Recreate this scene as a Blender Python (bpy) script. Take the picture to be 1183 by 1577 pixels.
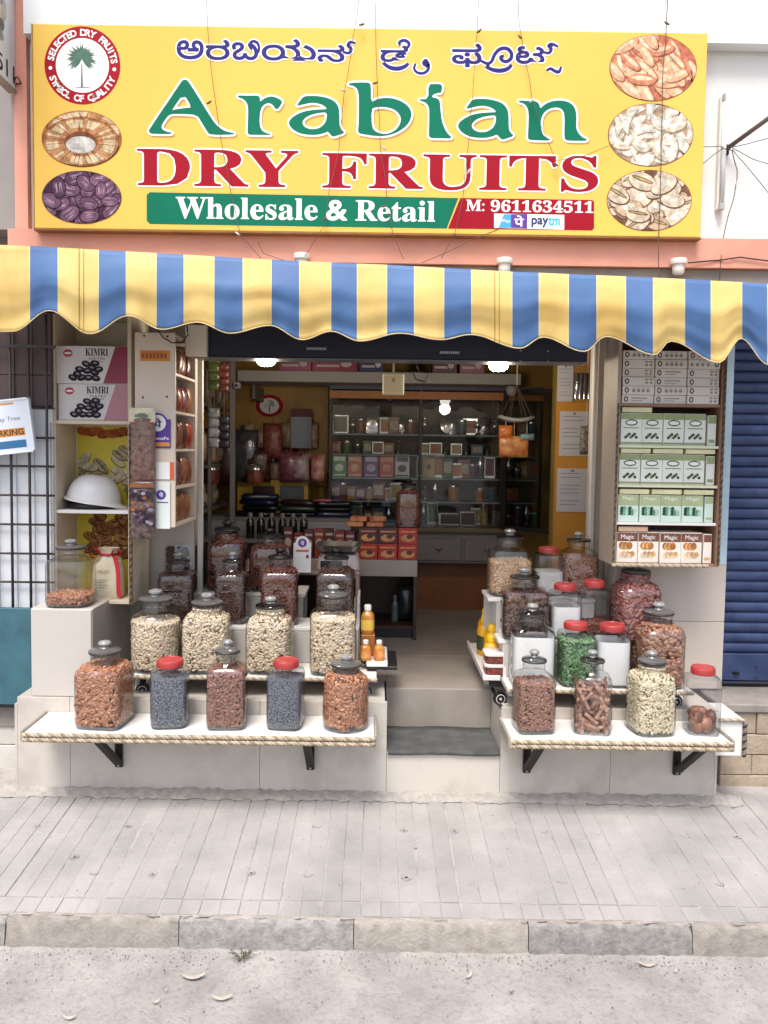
import bpy, math, random
import numpy as np
from mathutils import Vector, Matrix
random.seed(7); RNG = np.random.default_rng(11)
sc = bpy.context.scene
for o in list(bpy.data.objects): bpy.data.objects.remove(o)
col = sc.collection
R = math.radians

# ---------------------------------------------------------------- camera
sc.render.resolution_x, sc.render.resolution_y = 768, 1024
FPX, PW, PH = 1184.0, 1183.0, 1577.0
cam_d = bpy.data.cameras.new('camera'); cam = bpy.data.objects.new('camera', cam_d); col.objects.link(cam)
cam_d.sensor_fit = 'VERTICAL'; cam_d.sensor_height = 24; cam_d.lens = 24*FPX/PH
cam_d.shift_x = 14.5/PH; cam_d.shift_y = -32/PH
cam_d.clip_start = .05; cam_d.clip_end = 500
CAM = Vector((0, -3.43, 1.5))
CM = Matrix.Translation(CAM) @ Matrix.Rotation(R(90-3.2), 4, 'X') @ Matrix.Rotation(R(.8), 4, 'Z')
cam.matrix_world = CM
sc.camera = cam
# ---------------------------------------------------------------- sky, sun, exposure
SUN_EL, SUN_AZ = 62, 196        # degrees; azimuth of the sun, clockwise from +Y
world = bpy.data.worlds.new('World'); sc.world = world; world.use_nodes = True
wn = world.node_tree.nodes; wl = world.node_tree.links
sky = wn.new('ShaderNodeTexSky'); sky.sky_type = 'NISHITA'; sky.sun_disc = False
sky.sun_elevation = R(SUN_EL); sky.sun_rotation = R(SUN_AZ); sky.air_density = 1.0; sky.dust_density = 4.0; sky.ozone_density = 1.0
wl.new(sky.outputs[0], wn['Background'].inputs[0]); wn['Background'].inputs[1].default_value = .12
sun_d = bpy.data.lights.new('sun', 'SUN'); sun_d.energy = 1.5; sun_d.angle = R(22); sun_d.color = (1, .975, .945)
sun = bpy.data.objects.new('sun', sun_d); col.objects.link(sun)
az, el = R(SUN_AZ), R(SUN_EL)
sdir = Vector((math.sin(az)*math.cos(el), math.cos(az)*math.cos(el), math.sin(el)))
sun.rotation_euler = sdir.to_track_quat('Z', 'Y').to_euler()
sun.location = (0, -6, 8)
sc.view_settings.view_transform = 'Standard'; sc.view_settings.look = 'None'
sc.view_settings.exposure = 1.15; sc.view_settings.gamma = 1
cy = sc.cycles
cy.use_denoising = True; cy.max_bounces = 10; cy.transparent_max_bounces = 24; cy.diffuse_bounces = 4; cy.glossy_bounces = 4
cy.caustics_reflective = False; cy.caustics_refractive = False; cy.sample_clamp_indirect = 4

# ---------------------------------------------------------------- photograph pixel -> place
_vf = [Vector(c) for c in cam_d.view_frame(scene=sc)]      # tr, br, bl, tl in camera space
def ray(u, v):
    a, b = u/PW, v/PH
    tr, br, bl, tl = _vf
    p = (tl*(1-a)+tr*a)*(1-b)+(bl*(1-a)+br*a)*b
    return (CM.to_3x3() @ p)
def P(u, v, Y):                       # point at depth Y
    d = ray(u, v); t = (Y-CAM.y)/d.y
    return CAM + d*t
def PZ(u, v, Z):
    d = ray(u, v); t = (Z-CAM.z)/d.z
    return CAM + d*t
def XZ(u, v, Y): p = P(u, v, Y); return p.x, p.z

# ---------------------------------------------------------------- materials
def lin(h):
    if isinstance(h, str):
        h = h.lstrip('#'); c = [int(h[i:i+2], 16)/255 for i in (0, 2, 4)]
        return tuple((x/12.92 if x <= .04045 else ((x+.055)/1.055)**2.4) for x in c)
    return tuple(h)
_M = {}
def mat(name, c, rough=.6, var=.12, scale=6., bump=0., bscale=60., metal=0., c2=None, spec=.5, emit=0., detail=4., coat=0., attr=None, lo=.35, hi=.65, world=False):
    if name in _M: return _M[name]
    m = bpy.data.materials.new(name); m.use_nodes = True
    nt = m.node_tree; N = nt.nodes; L = nt.links; b = N['Principled BSDF']
    c = lin(c); b.inputs['Roughness'].default_value = rough; b.inputs['Metallic'].default_value = metal
    b.inputs['Specular IOR Level'].default_value = spec; b.inputs['Coat Weight'].default_value = coat
    tc = N.new('ShaderNodeTexCoord'); oi = N.new('ShaderNodeObjectInfo')
    ad = N.new('ShaderNodeVectorMath'); ad.operation = 'MULTIPLY_ADD'
    ad.inputs[1].default_value = (7.3, 3.1, 5.7)
    L.new(oi.outputs['Random'], ad.inputs[0]); L.new(tc.outputs['Object'], ad.inputs[2])
    if world:
        ge = N.new('ShaderNodeNewGeometry'); L.new(ge.outputs['Position'], ad.inputs[2]); ad.inputs[1].default_value = (0, 0, 0)
    if var > 0 or c2:
        n = N.new('ShaderNodeTexNoise'); n.inputs['Scale'].default_value = scale; n.inputs['Detail'].default_value = detail; n.inputs['Roughness'].default_value = .6
        L.new(ad.outputs[0], n.inputs['Vector'])
        r = N.new('ShaderNodeValToRGB')
        r.color_ramp.elements[0].position = lo; r.color_ramp.elements[1].position = hi
        d = lin(c2) if c2 else tuple(x*(1-var) for x in c)
        u = c if c2 else tuple(min(1, x*(1+var*.5)) for x in c)
        r.color_ramp.elements[0].color = (*d, 1); r.color_ramp.elements[1].color = (*u, 1)
        L.new(n.outputs['Fac'], r.inputs['Fac'])
        out = r.outputs['Color']
        if attr is None:
            mx = N.new('ShaderNodeMix'); mx.data_type = 'RGBA'; mx.blend_type = 'MULTIPLY'; mx.inputs[0].default_value = 1
            mr = N.new('ShaderNodeMapRange'); mr.inputs[3].default_value = 1-var*.5; mr.inputs[4].default_value = 1.0
            L.new(oi.outputs['Random'], mr.inputs[0]); L.new(out, mx.inputs[6]); L.new(mr.outputs[0], mx.inputs[7]); out = mx.outputs[2]
        else:
            at = N.new('ShaderNodeAttribute'); at.attribute_name = 'rnd'
            r2 = N.new('ShaderNodeValToRGB')
            els = r2.color_ramp.elements; els[0].color = (*lin(attr[0]), 1); els[1].color = (*lin(attr[-1]), 1)
            for i, cc in enumerate(attr[1:-1]):
                e = els.new((i+1)/(len(attr)-1)); e.color = (*lin(cc), 1)
            L.new(at.outputs['Fac'], r2.inputs['Fac']); out = r2.outputs['Color']
        L.new(out, b.inputs['Base Color'])
    else:
        b.inputs['Base Color'].default_value = (*c, 1)
    if bump:
        n2 = N.new('ShaderNodeTexNoise'); n2.inputs['Scale'].default_value = bscale; n2.inputs['Detail'].default_value = 5
        L.new(ad.outputs[0], n2.inputs['Vector'])
        bp = N.new('ShaderNodeBump'); bp.inputs['Strength'].default_value = min(1, bump); bp.inputs['Distance'].default_value = .004
        L.new(n2.outputs['Fac'], bp.inputs['Height']); L.new(bp.outputs[0], b.inputs['Normal'])
    if emit:
        b.inputs['Emission Color'].default_value = (*c, 1); b.inputs['Emission Strength'].default_value = emit
    _M[name] = m; return m

def glass_mat(name, tint=(.975, .985, .98), ior=1.45, rough=.02, edge=.38, wavy=.25, f0=2.8):
    m = bpy.data.materials.new(name); m.use_nodes = True
    nt = m.node_tree; N = nt.nodes; L = nt.links
    N.remove(N['Principled BSDF']); out = N['Material Output']
    tr = N.new('ShaderNodeBsdfTransparent'); gl = N.new('ShaderNodeBsdfGlossy'); gl.inputs['Roughness'].default_value = rough
    l2 = N.new('ShaderNodeLayerWeight'); l2.inputs['Blend'].default_value = .5        # Schlick: the same from both sides of the thin wall
    pw_ = N.new('ShaderNodeMath'); pw_.operation = 'POWER'; pw_.inputs[1].default_value = 5; L.new(l2.outputs['Facing'], pw_.inputs[0])
    fr = N.new('ShaderNodeMath'); fr.operation = 'MULTIPLY_ADD'; fr.inputs[1].default_value = .9; fr.inputs[2].default_value = ((ior-1)/(ior+1))**2*f0; L.new(pw_.outputs[0], fr.inputs[0])
    lw = N.new('ShaderNodeLayerWeight'); lw.inputs['Blend'].default_value = .35
    rp = N.new('ShaderNodeValToRGB')          # glass seen edge-on is thicker, so it absorbs more
    rp.color_ramp.elements[0].color = (*tint, 1); rp.color_ramp.elements[0].position = .42
    rp.color_ramp.elements[1].color = (tint[0]*edge, tint[1]*edge*1.03, tint[2]*edge, 1); rp.color_ramp.elements[1].position = 1.0
    L.new(lw.outputs['Facing'], rp.inputs['Fac']); L.new(rp.outputs['Color'], tr.inputs['Color'])
    nz = N.new('ShaderNodeTexNoise'); nz.inputs['Scale'].default_value = 9; bp = N.new('ShaderNodeBump'); bp.inputs['Strength'].default_value = wavy; bp.inputs['Distance'].default_value = .01
    tc = N.new('ShaderNodeTexCoord'); L.new(tc.outputs['Object'], nz.inputs['Vector']); L.new(nz.outputs['Fac'], bp.inputs['Height'])
    L.new(bp.outputs[0], gl.inputs['Normal']); L.new(bp.outputs[0], l2.inputs['Normal'])
    mx = N.new('ShaderNodeMixShader'); L.new(fr.outputs[0], mx.inputs[0]); L.new(tr.outputs[0], mx.inputs[1]); L.new(gl.outputs[0], mx.inputs[2])
    L.new(mx.outputs[0], out.inputs['Surface']); _M[name] = m; return m

# ---------------------------------------------------------------- mesh collecting
class MB:
    def __init__(s): s.v = []; s.f = []; s.m = []
    def add(s, vs, fs, mi=0):
        k = len(s.v); s.v += [tuple(p) for p in vs]; s.f += [[k+i for i in f] for f in fs]; s.m += [mi]*len(fs); return s
    def box(s, x0, y0, z0, x1, y1, z1, mi=0, c=0.):
        if x0 > x1: x0, x1 = x1, x0
        if y0 > y1: y0, y1 = y1, y0
        if z0 > z1: z0, z1 = z1, z0
        if c <= 0:
            vs = [(x0,y0,z0),(x1,y0,z0),(x1,y1,z0),(x0,y1,z0),(x0,y0,z1),(x1,y0,z1),(x1,y1,z1),(x0,y1,z1)]
            return s.add(vs, [(0,3,2,1),(4,5,6,7),(0,1,5,4),(1,2,6,5),(2,3,7,6),(3,0,4,7)], mi)
        c = min(c, (x1-x0)*.45, (y1-y0)*.45, (z1-z0)*.45)
        vs = []; idx = {}
        X = (x0, x1); Y = (y0, y1); Z = (z0, z1); sg = (1, -1)
        for i in (0, 1):
            for j in (0, 1):
                for k in (0, 1):
                    for a in range(3):
                        p = [X[i]+sg[i]*c, Y[j]+sg[j]*c, Z[k]+sg[k]*c]
                        p[a] = (X[i], Y[j], Z[k])[a]
                        idx[(i, j, k, a)] = len(vs); vs.append(p)
        fs = []
        for i in (0, 1):
            q = [idx[(i, 0, 0, 0)], idx[(i, 1, 0, 0)], idx[(i, 1, 1, 0)], idx[(i, 0, 1, 0)]]; fs.append(q if i else q[::-1])
            q = [idx[(0, i, 0, 1)], idx[(0, i, 1, 1)], idx[(1, i, 1, 1)], idx[(1, i, 0, 1)]]; fs.append(q if i else q[::-1])
            q = [idx[(0, 0, i, 2)], idx[(1, 0, i, 2)], idx[(1, 1, i, 2)], idx[(0, 1, i, 2)]]; fs.append(q if i else q[::-1])
        for j in (0, 1):
            for k in (0, 1):
                q = [idx[(0, j, k, 1)], idx[(1, j, k, 1)], idx[(1, j, k, 2)], idx[(0, j, k, 2)]]; fs.append(q if (j == k) == False and 1 else q[::-1])
                q = [idx[(j, 0, k, 0)], idx[(j, 1, k, 0)], idx[(j, 1, k, 2)], idx[(j, 0, k, 2)]]; fs.append(q if j == k else q[::-1])
                q = [idx[(j, k, 0, 0)], idx[(j, k, 1, 0)], idx[(j, k, 1, 1)], idx[(j, k, 0, 1)]]; fs.append(q if j != k else q[::-1])
        for i in (0, 1):
            for j in (0, 1):
                for k in (0, 1):
                    q = [idx[(i, j, k, 0)], idx[(i, j, k, 1)], idx[(i, j, k, 2)]]; fs.append(q if (i+j+k) % 2 else q[::-1])
        return s.add(vs, fs, mi)
    def lathe(s, prof, seg=24, c=(0, 0, 0), mi=0, sq=0, cap=True):
        # prof: (r, z) or (r, z, squareness)
        rings = []; n = len(prof); vs = []
        for p in prof:
            r, z = p[0], p[1]; q = p[2] if len(p) > 2 else sq
            for k in range(seg):
                a = 2*math.pi*(k+.5)/seg; ca, sa = math.cos(a), math.sin(a)
                e = 2+q*7; f = r/((abs(ca)**e+abs(sa)**e)**(1/e))
                vs.append((c[0]+f*ca, c[1]+f*sa, c[2]+z))
        fs = []
        for i in range(n-1):
            for k in range(seg):
                k2 = (k+1) % seg
                fs.append((i*seg+k, i*seg+k2, (i+1)*seg+k2, (i+1)*seg+k))
        if cap:
            fs.append(tuple(range(seg))[::-1]); fs.append(tuple((n-1)*seg+k for k in range(seg)))
        return s.add(vs, fs, mi)
    def tube(s, pts, r, seg=6, mi=0, cap=True):
        pts = [Vector(p) for p in pts]; vs = []; n = len(pts)
        rr = r if isinstance(r, (list, tuple)) else [r]*n
        up = Vector((0, 0, 1))
        for i, p in enumerate(pts):
            t = (pts[min(i+1, n-1)]-pts[max(i-1, 0)])
            t = t.normalized() if t.length > 1e-9 else Vector((1, 0, 0))
            a = t.cross(up)
            if a.length < .05: a = t.cross(Vector((1, 0, 0)))
            a.normalize(); b = t.cross(a)
            for k in range(seg):
                th = 2*math.pi*k/seg
                vs.append(p+(a*math.cos(th)+b*math.sin(th))*rr[i])
        fs = []
        for i in range(n-1):
            for k in range(seg):
                k2 = (k+1) % seg; fs.append((i*seg+k, (i+1)*seg+k, (i+1)*seg+k2, i*seg+k2))
        if cap: fs.append(tuple(range(seg))); fs.append(tuple((n-1)*seg+k for k in range(seg))[::-1])
        return s.add(vs, fs, mi)
    def flat(s, pts, y, mi=0):          # pts: (x, z) outline facing -Y
        a = sum(pts[i][0]*pts[(i+1) % len(pts)][1]-pts[(i+1) % len(pts)][0]*pts[i][1] for i in range(len(pts)))
        if a < 0: pts = pts[::-1]
        return s.add([(p[0], y, p[1]) for p in pts], [tuple(range(len(pts)))], mi)
    def build(s, name, mats, parent=None, smooth=False, loc=None, world=True):
        if not isinstance(mats, (list, tuple)): mats = [mats]
        me = bpy.data.meshes.new(name)
        vs = s.v
        if parent is not None and world:
            q = parent; L = Vector((0, 0, 0))
            while q is not None: L += Vector(q.location); q = q.parent
            vs = [(a-L.x, b-L.y, c-L.z) for a, b, c in vs]
        me.from_pydata(vs, [], s.f)
        for m in mats: me.materials.append(m)
        if any(s.m): me.polygons.foreach_set('material_index', s.m)
        if smooth: me.polygons.foreach_set('use_smooth', [True]*len(me.polygons))
        me.update()
        if smooth is not True and smooth: me.set_sharp_from_angle(angle=R(smooth))
        return link(name, me, parent, loc)
def link(name, me, parent=None, loc=None):
    o = bpy.data.objects.new(name, me); col.objects.link(o)
    if parent is not None: o.parent = parent
    if loc is not None: o.location = loc
    return o
def tag(o, label, cat, group=None):
    o['label'] = label; o['category'] = cat
    if group: o['group'] = group
    return o
def thing(name, label, cat, loc=(0, 0, 0), rz=0., group=None):
    o = bpy.data.objects.new(name, None); col.objects.link(o); o.location = loc; o.rotation_euler = (0, 0, rz); o.empty_display_size = .05
    return tag(o, label, cat, group)
def structure(o, kind='structure'): o['kind'] = kind; return o
def copy_tree(o, parent=None):
    c = o.copy(); col.objects.link(c); c.parent = parent
    for ch in list(o.children): copy_tree(ch, c)
    return c

# ---------------------------------------------------------------- lettering
_T = {}
def serif(s):
    o = ''
    for ch in s:
        if 'A' <= ch <= 'Z': o += chr(0x1D400+ord(ch)-65)
        elif 'a' <= ch <= 'z': o += chr(0x1D41A+ord(ch)-97)
        elif '0' <= ch <= '9': o += chr(0x1D7CE+ord(ch)-48)
        else: o += ch
    return o
def text_data(s, off=0., res=3):
    k = (s, round(off, 4), res)
    if k not in _T:
        c = bpy.data.curves.new('lettering', 'FONT'); c.body = s; c.resolution_u = res; c.offset = off
        o = bpy.data.objects.new('lettering', c); col.objects.link(o)
        dg = bpy.context.evaluated_depsgraph_get()
        me = bpy.data.meshes.new_from_object(o.evaluated_get(dg))
        v = np.array([p.co[:2] for p in me.vertices]) if len(me.vertices) else np.zeros((1, 2))
        f = [list(p.vertices) for p in me.polygons]
        bpy.data.objects.remove(o); bpy.data.meshes.remove(me); bpy.data.curves.remove(c)
        _T[k] = (v, f)
    return _T[k]
def spread(mb, v, f, w, y, mi, n=10):
    """a thicker copy of flat lettering: the same outline shifted a little all round"""
    for k in range(n):
        a = 2*math.pi*k/n; mb.add([(p[0]+w*math.cos(a), y-k*.00001, p[1]+w*math.sin(a)) for p in v], f, mi)
def add_text(mb, s, x0, z0, x1, z1, y, mi=0, off=0., outline=0., omi=None, oy=None, bold=0.):
    """fit s into the rectangle; facing -Y"""
    v, f = text_data(s, off)
    a, b = text_data(s, off)[0].min(0), text_data(s, off)[0].max(0)
    sx, sz = (x1-x0)/max(1e-6, b[0]-a[0]), (z1-z0)/max(1e-6, b[1]-a[1])
    if outline:
        spread(mb, [(x0+(p[0]-a[0])*sx, z0+(p[1]-a[1])*sz) for p in v], f, outline, oy, omi)
    if bold: spread(mb, [(x0+(p[0]-a[0])*sx, z0+(p[1]-a[1])*sz) for p in v], f, bold, y+.0002, mi)
    mb.add([(x0+(p[0]-a[0])*sx, y, z0+(p[1]-a[1])*sz) for p in v], f, mi)
def pxtext(mb, s, u0, v0, u1, v1, Y, y=None, **k):
    """rectangle given in photo pixels, on the plane at depth Y (levelled)"""
    c = P((u0+u1)/2, (v0+v1)/2, Y); w = abs(P(u1, (v0+v1)/2, Y).x-P(u0, (v0+v1)/2, Y).x); h = abs(P((u0+u1)/2, v0, Y).z-P((u0+u1)/2, v1, Y).z)
    add_text(mb, s, c.x-w/2, c.z-h/2, c.x+w/2, c.z+h/2, Y if y is None else y, **k)
def curve_fill(polys, off=0.):
    """filled outlines (lists of (x, z)); holes by even-odd"""
    c = bpy.data.curves.new('lettering', 'CURVE'); c.dimensions = '2D'; c.fill_mode = 'BOTH'; c.offset = off
    for p in polys:
        sp = c.splines.new('POLY'); sp.points.add(len(p)-1); sp.use_cyclic_u = True
        for q, w in zip(sp.points, p): q.co = (w[0], w[1], 0, 1)
    o = bpy.data.objects.new('lettering', c); col.objects.link(o)
    dg = bpy.context.evaluated_depsgraph_get(); me = bpy.data.meshes.new_from_object(o.evaluated_get(dg))
    v = [tuple(p.co[:2]) for p in me.vertices]; f = [list(p.vertices) for p in me.polygons]
    bpy.data.objects.remove(o); bpy.data.meshes.remove(me); bpy.data.curves.remove(c)
    return v, f
def ell(cx, cz, rx, rz, n=28, a0=0., rot=0.):
    cr, sr = math.cos(rot), math.sin(rot); out = []
    for k in range(n):
        a = a0+2*math.pi*k/n; x, z = rx*math.cos(a), rz*math.sin(a)
        out.append((cx+x*cr-z*sr, cz+x*sr+z*cr))
    return out
def rect(x0, z0, x1, z1): return [(x0, z0), (x1, z0), (x1, z1), (x0, z1)]
def smooth_poly(p, it=1):
    for _ in range(it):
        q = []
        for i in range(len(p)):
            a, b = p[i], p[(i+1) % len(p)]
            q += [(a[0]*.75+b[0]*.25, a[1]*.75+b[1]*.25), (a[0]*.25+b[0]*.75, a[1]*.25+b[1]*.75)]
        p = q
    return p
def kidney(cx, cz, L, W, rot, bend=.5, n=20):
    out = []
    cr, sr = math.cos(rot), math.sin(rot)
    for k in range(n):
        a = 2*math.pi*k/n; x, z = L*math.cos(a), W*math.sin(a)
        z += bend*(L*.9-x*x/L*1.2)
        out.append((cx+x*cr-z*sr, cz+x*sr+z*cr))
    return out
def clip_ell(pts, cx, cz, rx, rz):
    out = []
    for x, z in pts:
        d = math.hypot((x-cx)/rx, (z-cz)/rz)
        if d > 1: x = cx+(x-cx)/d; z = cz+(z-cz)/d
        out.append((x, z))
    return out
def clip_rect(pts, x0, z0, x1, z1): return [(min(max(x, x0), x1), min(max(z, z0), z1)) for x, z in pts]
# ---------------------------------------------------------------- palette
WALLW = mat('white_wall_paint', '#e6e4de', .75, .06, 1.5, .25, 90)
FASC = mat('pale_fascia_paint', '#e3e8e8', .7, .05, 1.2, .2, 80)
SALM = mat('salmon_paint', '#dd9c86', .7, .12, 2.5, .3, 70)
GREYW = mat('grey_render', '#8d857f', .85, .2, 3, .4, 60)
CREAM = mat('cream_wall_tile', '#c2b7ab', .35, .06, 2, .05, 30)
LBLUE = mat('light_blue_paint', '#b3cbd6', .6, .1, 4, .2, 60)
TILE = mat('plinth_tile', '#c4bdb3', .34, .08, 5, .06, 25, c2='#a9a197', detail=8., lo=.25, hi=.55, world=True)
GROUT = mat('grout', '#8f887f', .9, .2, 20)
FLOOR = mat('shop_floor_tile', '#9a9188', .22, .12, 3, .05, 30)
CONC = mat('concrete', '#98918a', .92, .2, 5, .8, 120, c2='#7d766f')
SAND = mat('sandy_joint', '#a39e99', .95, .25, 5, .8, 150, c2='#837e78', lo=.34, hi=.5, detail=6., world=True)
WHITEB = mat('white_laminate', '#dcd9d4', .4, .05, 3, .03, 40)
OFFW = mat('cream_laminate', '#d8cdbd', .45, .06, 3, .03, 40)
BLACK = mat('black_plastic', '#17161a', .4, .1, 10)
STEELD = mat('dark_steel', '#2b2624', .45, .25, 14, .2, 90, metal=.4)
RED = mat('red_plastic', '#a83c3a', .35, .1, 8, spec=.5)
WOODD = mat('dark_wood', '#3b2519', .5, .3, 6)
ROPE = mat('rope_fibre', '#cbbda8', .9, .3, 60, .6, 200, c2='#ab9c86')
ROPEM = mat('rope_mid', '#ab9a80', .9, .3, 60, .6, 200, c2='#8a795f')
ROPED = mat('rope_dark', '#8d7a5f', .9, .3, 60, .6, 200, c2='#5f4d39')
PAPER = mat('paper_white', '#e4e3e0', .8, .04, 4)
INK = mat('ink_black', '#23222a', .8, 0)
WIRE = mat('thin_wire', '#6b5340', .7, .2, 9)
WIREL = mat('clear_wire', '#c9beb0', .6, .2, 9)

# ---------------------------------------------------------------- road, kerb, pavement
GZ, KZ, RZ, KY, PY, FZ = -.025, -.092, -.194, -.93, -.12, .36
def road_mat():
    m = bpy.data.materials.new('dusty_road'); m.use_nodes = True; N = m.node_tree.nodes; L = m.node_tree.links; b = N['Principled BSDF']
    b.inputs['Roughness'].default_value = .95
    tc = N.new('ShaderNodeTexCoord')
    def noise(s, d=5):
        n = N.new('ShaderNodeTexNoise'); n.inputs['Scale'].default_value = s; n.inputs['Detail'].default_value = d; n.inputs['Roughness'].default_value = .65
        L.new(tc.outputs['Object'], n.inputs['Vector']); return n
    a, c, g = noise(3.5), noise(60), noise(260, 2)
    r1 = N.new('ShaderNodeValToRGB'); r1.color_ramp.elements[0].color = (*lin('#86827e'), 1); r1.color_ramp.elements[1].color = (*lin('#a6a29d'), 1)
    r1.color_ramp.elements[0].position = .32; r1.color_ramp.elements[1].position = .68; L.new(a.outputs[0], r1.inputs[0])
    r2 = N.new('ShaderNodeValToRGB'); r2.color_ramp.elements[0].color = (.62, .6, .58, 1); r2.color_ramp.elements[1].color = (1.06, 1.05, 1.04, 1)
    r2.color_ramp.elements[0].position = .3; r2.color_ramp.elements[1].position = .5; L.new(c.outputs[0], r2.inputs[0])
    mx = N.new('ShaderNodeMix'); mx.data_type = 'RGBA'; mx.blend_type = 'MULTIPLY'; mx.inputs[0].default_value = .6
    L.new(r1.outputs[0], mx.inputs[6]); L.new(r2.outputs[0], mx.inputs[7]); L.new(mx.outputs[2], b.inputs['Base Color'])
    ad = N.new('ShaderNodeMath'); ad.operation = 'MULTIPLY_ADD'; ad.inputs[1].default_value = 2.5; L.new(c.outputs[0], ad.inputs[0]); L.new(g.outputs[0], ad.inputs[2])
    bp = N.new('ShaderNodeBump'); bp.inputs['Strength'].default_value = .7; bp.inputs['Distance'].default_value = .004; L.new(ad.outputs[0], bp.inputs['Height']); L.new(bp.outputs[0], b.inputs['Normal'])
    return m
ROAD = road_mat()
mb = MB()
nx, ny = 120, 24
vs = [(-2.4+4.8*i/nx, KY+.02-1.0*(j/ny)**1.5, RZ+random.uniform(-.0025, .0025)+(.012*math.exp(-((j/ny)**1.5)/.04) if j else .012)) for j in range(ny+1) for i in range(nx+1)]
mb.add(vs, [(j*(nx+1)+i, (j+1)*(nx+1)+i, (j+1)*(nx+1)+i+1, j*(nx+1)+i+1) for j in range(ny) for i in range(nx)])
mb.add([(-150, KY-.95, RZ-.004), (150, KY-.95, RZ-.004), (150, -150, RZ-.004), (-150, -150, RZ-.004)], [(0, 3, 2, 1)])
mb.add([(-150, KY+.5, RZ-.008), (-2.35, KY+.5, RZ-.008), (-2.35, KY-.98, RZ-.008), (-150, KY-.98, RZ-.008)], [(0, 3, 2, 1)])
mb.add([(2.35, KY+.5, RZ-.008), (150, KY+.5, RZ-.008), (150, KY-.98, RZ-.008), (2.35, KY-.98, RZ-.008)], [(0, 3, 2, 1)])
structure(mb.build('road', ROAD, smooth=True))
# kerb of separate stones
KLIGHT = mat('kerb_stone_pale', '#a39d94', .95, .3, 26, 1., 90, c2='#857e75', lo=.28, hi=.7, detail=9., world=True)
KDARK = mat('kerb_stone_dark_paint', '#9d9a95', .92, .4, 30, 1., 90, c2='#777470', lo=.3, hi=.62, detail=9., world=True); KTOP = mat('kerb_top', '#a59d95', .93, .2, 12, .8, 110, c2='#8f877e')
kerb = structure(thing('kerb', 'row of worn precast kerb stones, alternate ones painted dark', 'kerb')); del kerb['label']; del kerb['category']
kx = [P(u, 1416, KY).x for u in (-560, -265, 275, 545, 815, 1068, 1340, 1620)]
kx.insert(2, P(5, 1416, KY).x)
kcols = [KLIGHT, KLIGHT, KDARK, KLIGHT, KDARK, KLIGHT, KDARK, KLIGHT]
kx = [P(u, 1416, KY).x for u in (-530, -262, 8, 275, 545, 815, 1068, 1338, 1608)]
kcols = [KDARK, KLIGHT, KLIGHT, KDARK, KLIGHT, KDARK, KLIGHT, KDARK]
kcols[1] = KDARK
for i in range(8):
    a, b = kx[i]+.0015, kx[i+1]-.0015
    n = 26; rows = [(KY+.028, KZ+.000), (KY+.020, KZ+.000), (KY+.012, KZ-.001), (KY+.004, KZ-.008), (KY+.0, KZ-.03), (KY-.004, KZ-.06), (KY-.008, KZ-.095), (KY-.010, KZ-.15)]
    mb = MB(); vs = []
    for j, (y, z) in enumerate(rows):
        for k in range(n+1):
            t = k/n; ed = max(0, 1-min(t, 1-t)*n/1.2)
            ch = random.random() < .2 and 2 <= j <= 3
            vs.append((a+(b-a)*t, y+random.uniform(-.004, .004)+ed*.003+(.012 if ch else 0), z+random.uniform(-.002, .002)-(.008 if ch else 0)-ed*.004*(j < 3)))
    mb.add(vs, [(j*(n+1)+k, (j+1)*(n+1)+k, (j+1)*(n+1)+k+1, j*(n+1)+k+1) for j in range(len(rows)-1) for k in range(n)])
    for e in (0, n):
        mb.add([vs[j*(n+1)+e] for j in range(len(rows))]+[(vs[e][0], KY+.028, KZ-.15)], [tuple(range(len(rows)+1))])
    mb.m = [1 if f_ < 2*n else 0 for f_ in range(len(mb.f))]; mb.build('kerb_stone', [kcols[i], KTOP], kerb, smooth=50)
# pavement: bedding sheet with separate grooved strips on it
slope = (GZ-KZ)/(PY-KY-.02)
pz = lambda y: GZ+(y-PY)*slope
mb = MB(); mb.add([(-150, KY+.024, pz(KY+.024)-.0028), (150, KY+.024, pz(KY+.024)-.0028), (150, .3, pz(.3)-.0028), (-150, .3, pz(.3)-.0028)], [(0, 1, 2, 3)])
pave = structure(mb.build('pavement', SAND))
PAVE = mat('paving_strip_concrete', '#a5a19d', .9, .14, 2.6, .7, 170, c2='#8a8783', lo=.3, hi=.62, detail=12., world=True)
W = .0685
def strip_mesh(y0, y1, seed):
    m = MB(); rnd = random.Random(seed); n = 8; w = W-.0032; vs = []
    nt = max(1, round((y1-y0)/.1)); ys = []
    for k in range(nt+1):
        c_ = y0+(y1-y0)*k/nt
        ys += [(c_, 0)] if k in (0, nt) else [(c_-.0016, 0), (c_, .0016), (c_+.0016, 0)]
    n = len(ys)-1
    for k in range(n+1):
        y = ys[k][0]; z = pz(y)-ys[k][1]
        e = .0016; j1, j2 = rnd.uniform(-.0006, .0006), rnd.uniform(-.0006, .0006)
        vs += [(j1, y, z-.02), (j1, y, z-e), (e+j1, y, z), (w/2, y, z+.0006), (w-e+j2, y, z), (w+j2, y, z-e), (w+j2, y, z-.02)]
    fs = [(k*7+i, k*7+i+1, (k+1)*7+i+1, (k+1)*7+i) for k in range(n) for i in range(6)]
    fs += [tuple(range(7)), tuple(n*7+i for i in range(7))[::-1]]
    m.add(vs, fs); me = bpy.data.meshes.new('paving_strip'); me.from_pydata(m.v, [], m.f); me.materials.append(PAVE); me.polygons.foreach_set('use_smooth', [True]*len(me.polygons)); me.set_sharp_from_angle(angle=R(40)); return me
y_split = KY+.105
sm = [strip_mesh(y_split+.003, PY+.05, s) for s in range(4)]; sf = [strip_mesh(KY+.030, y_split-.003, s+9) for s in range(3)]
x = -2.45; i = 0
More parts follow.
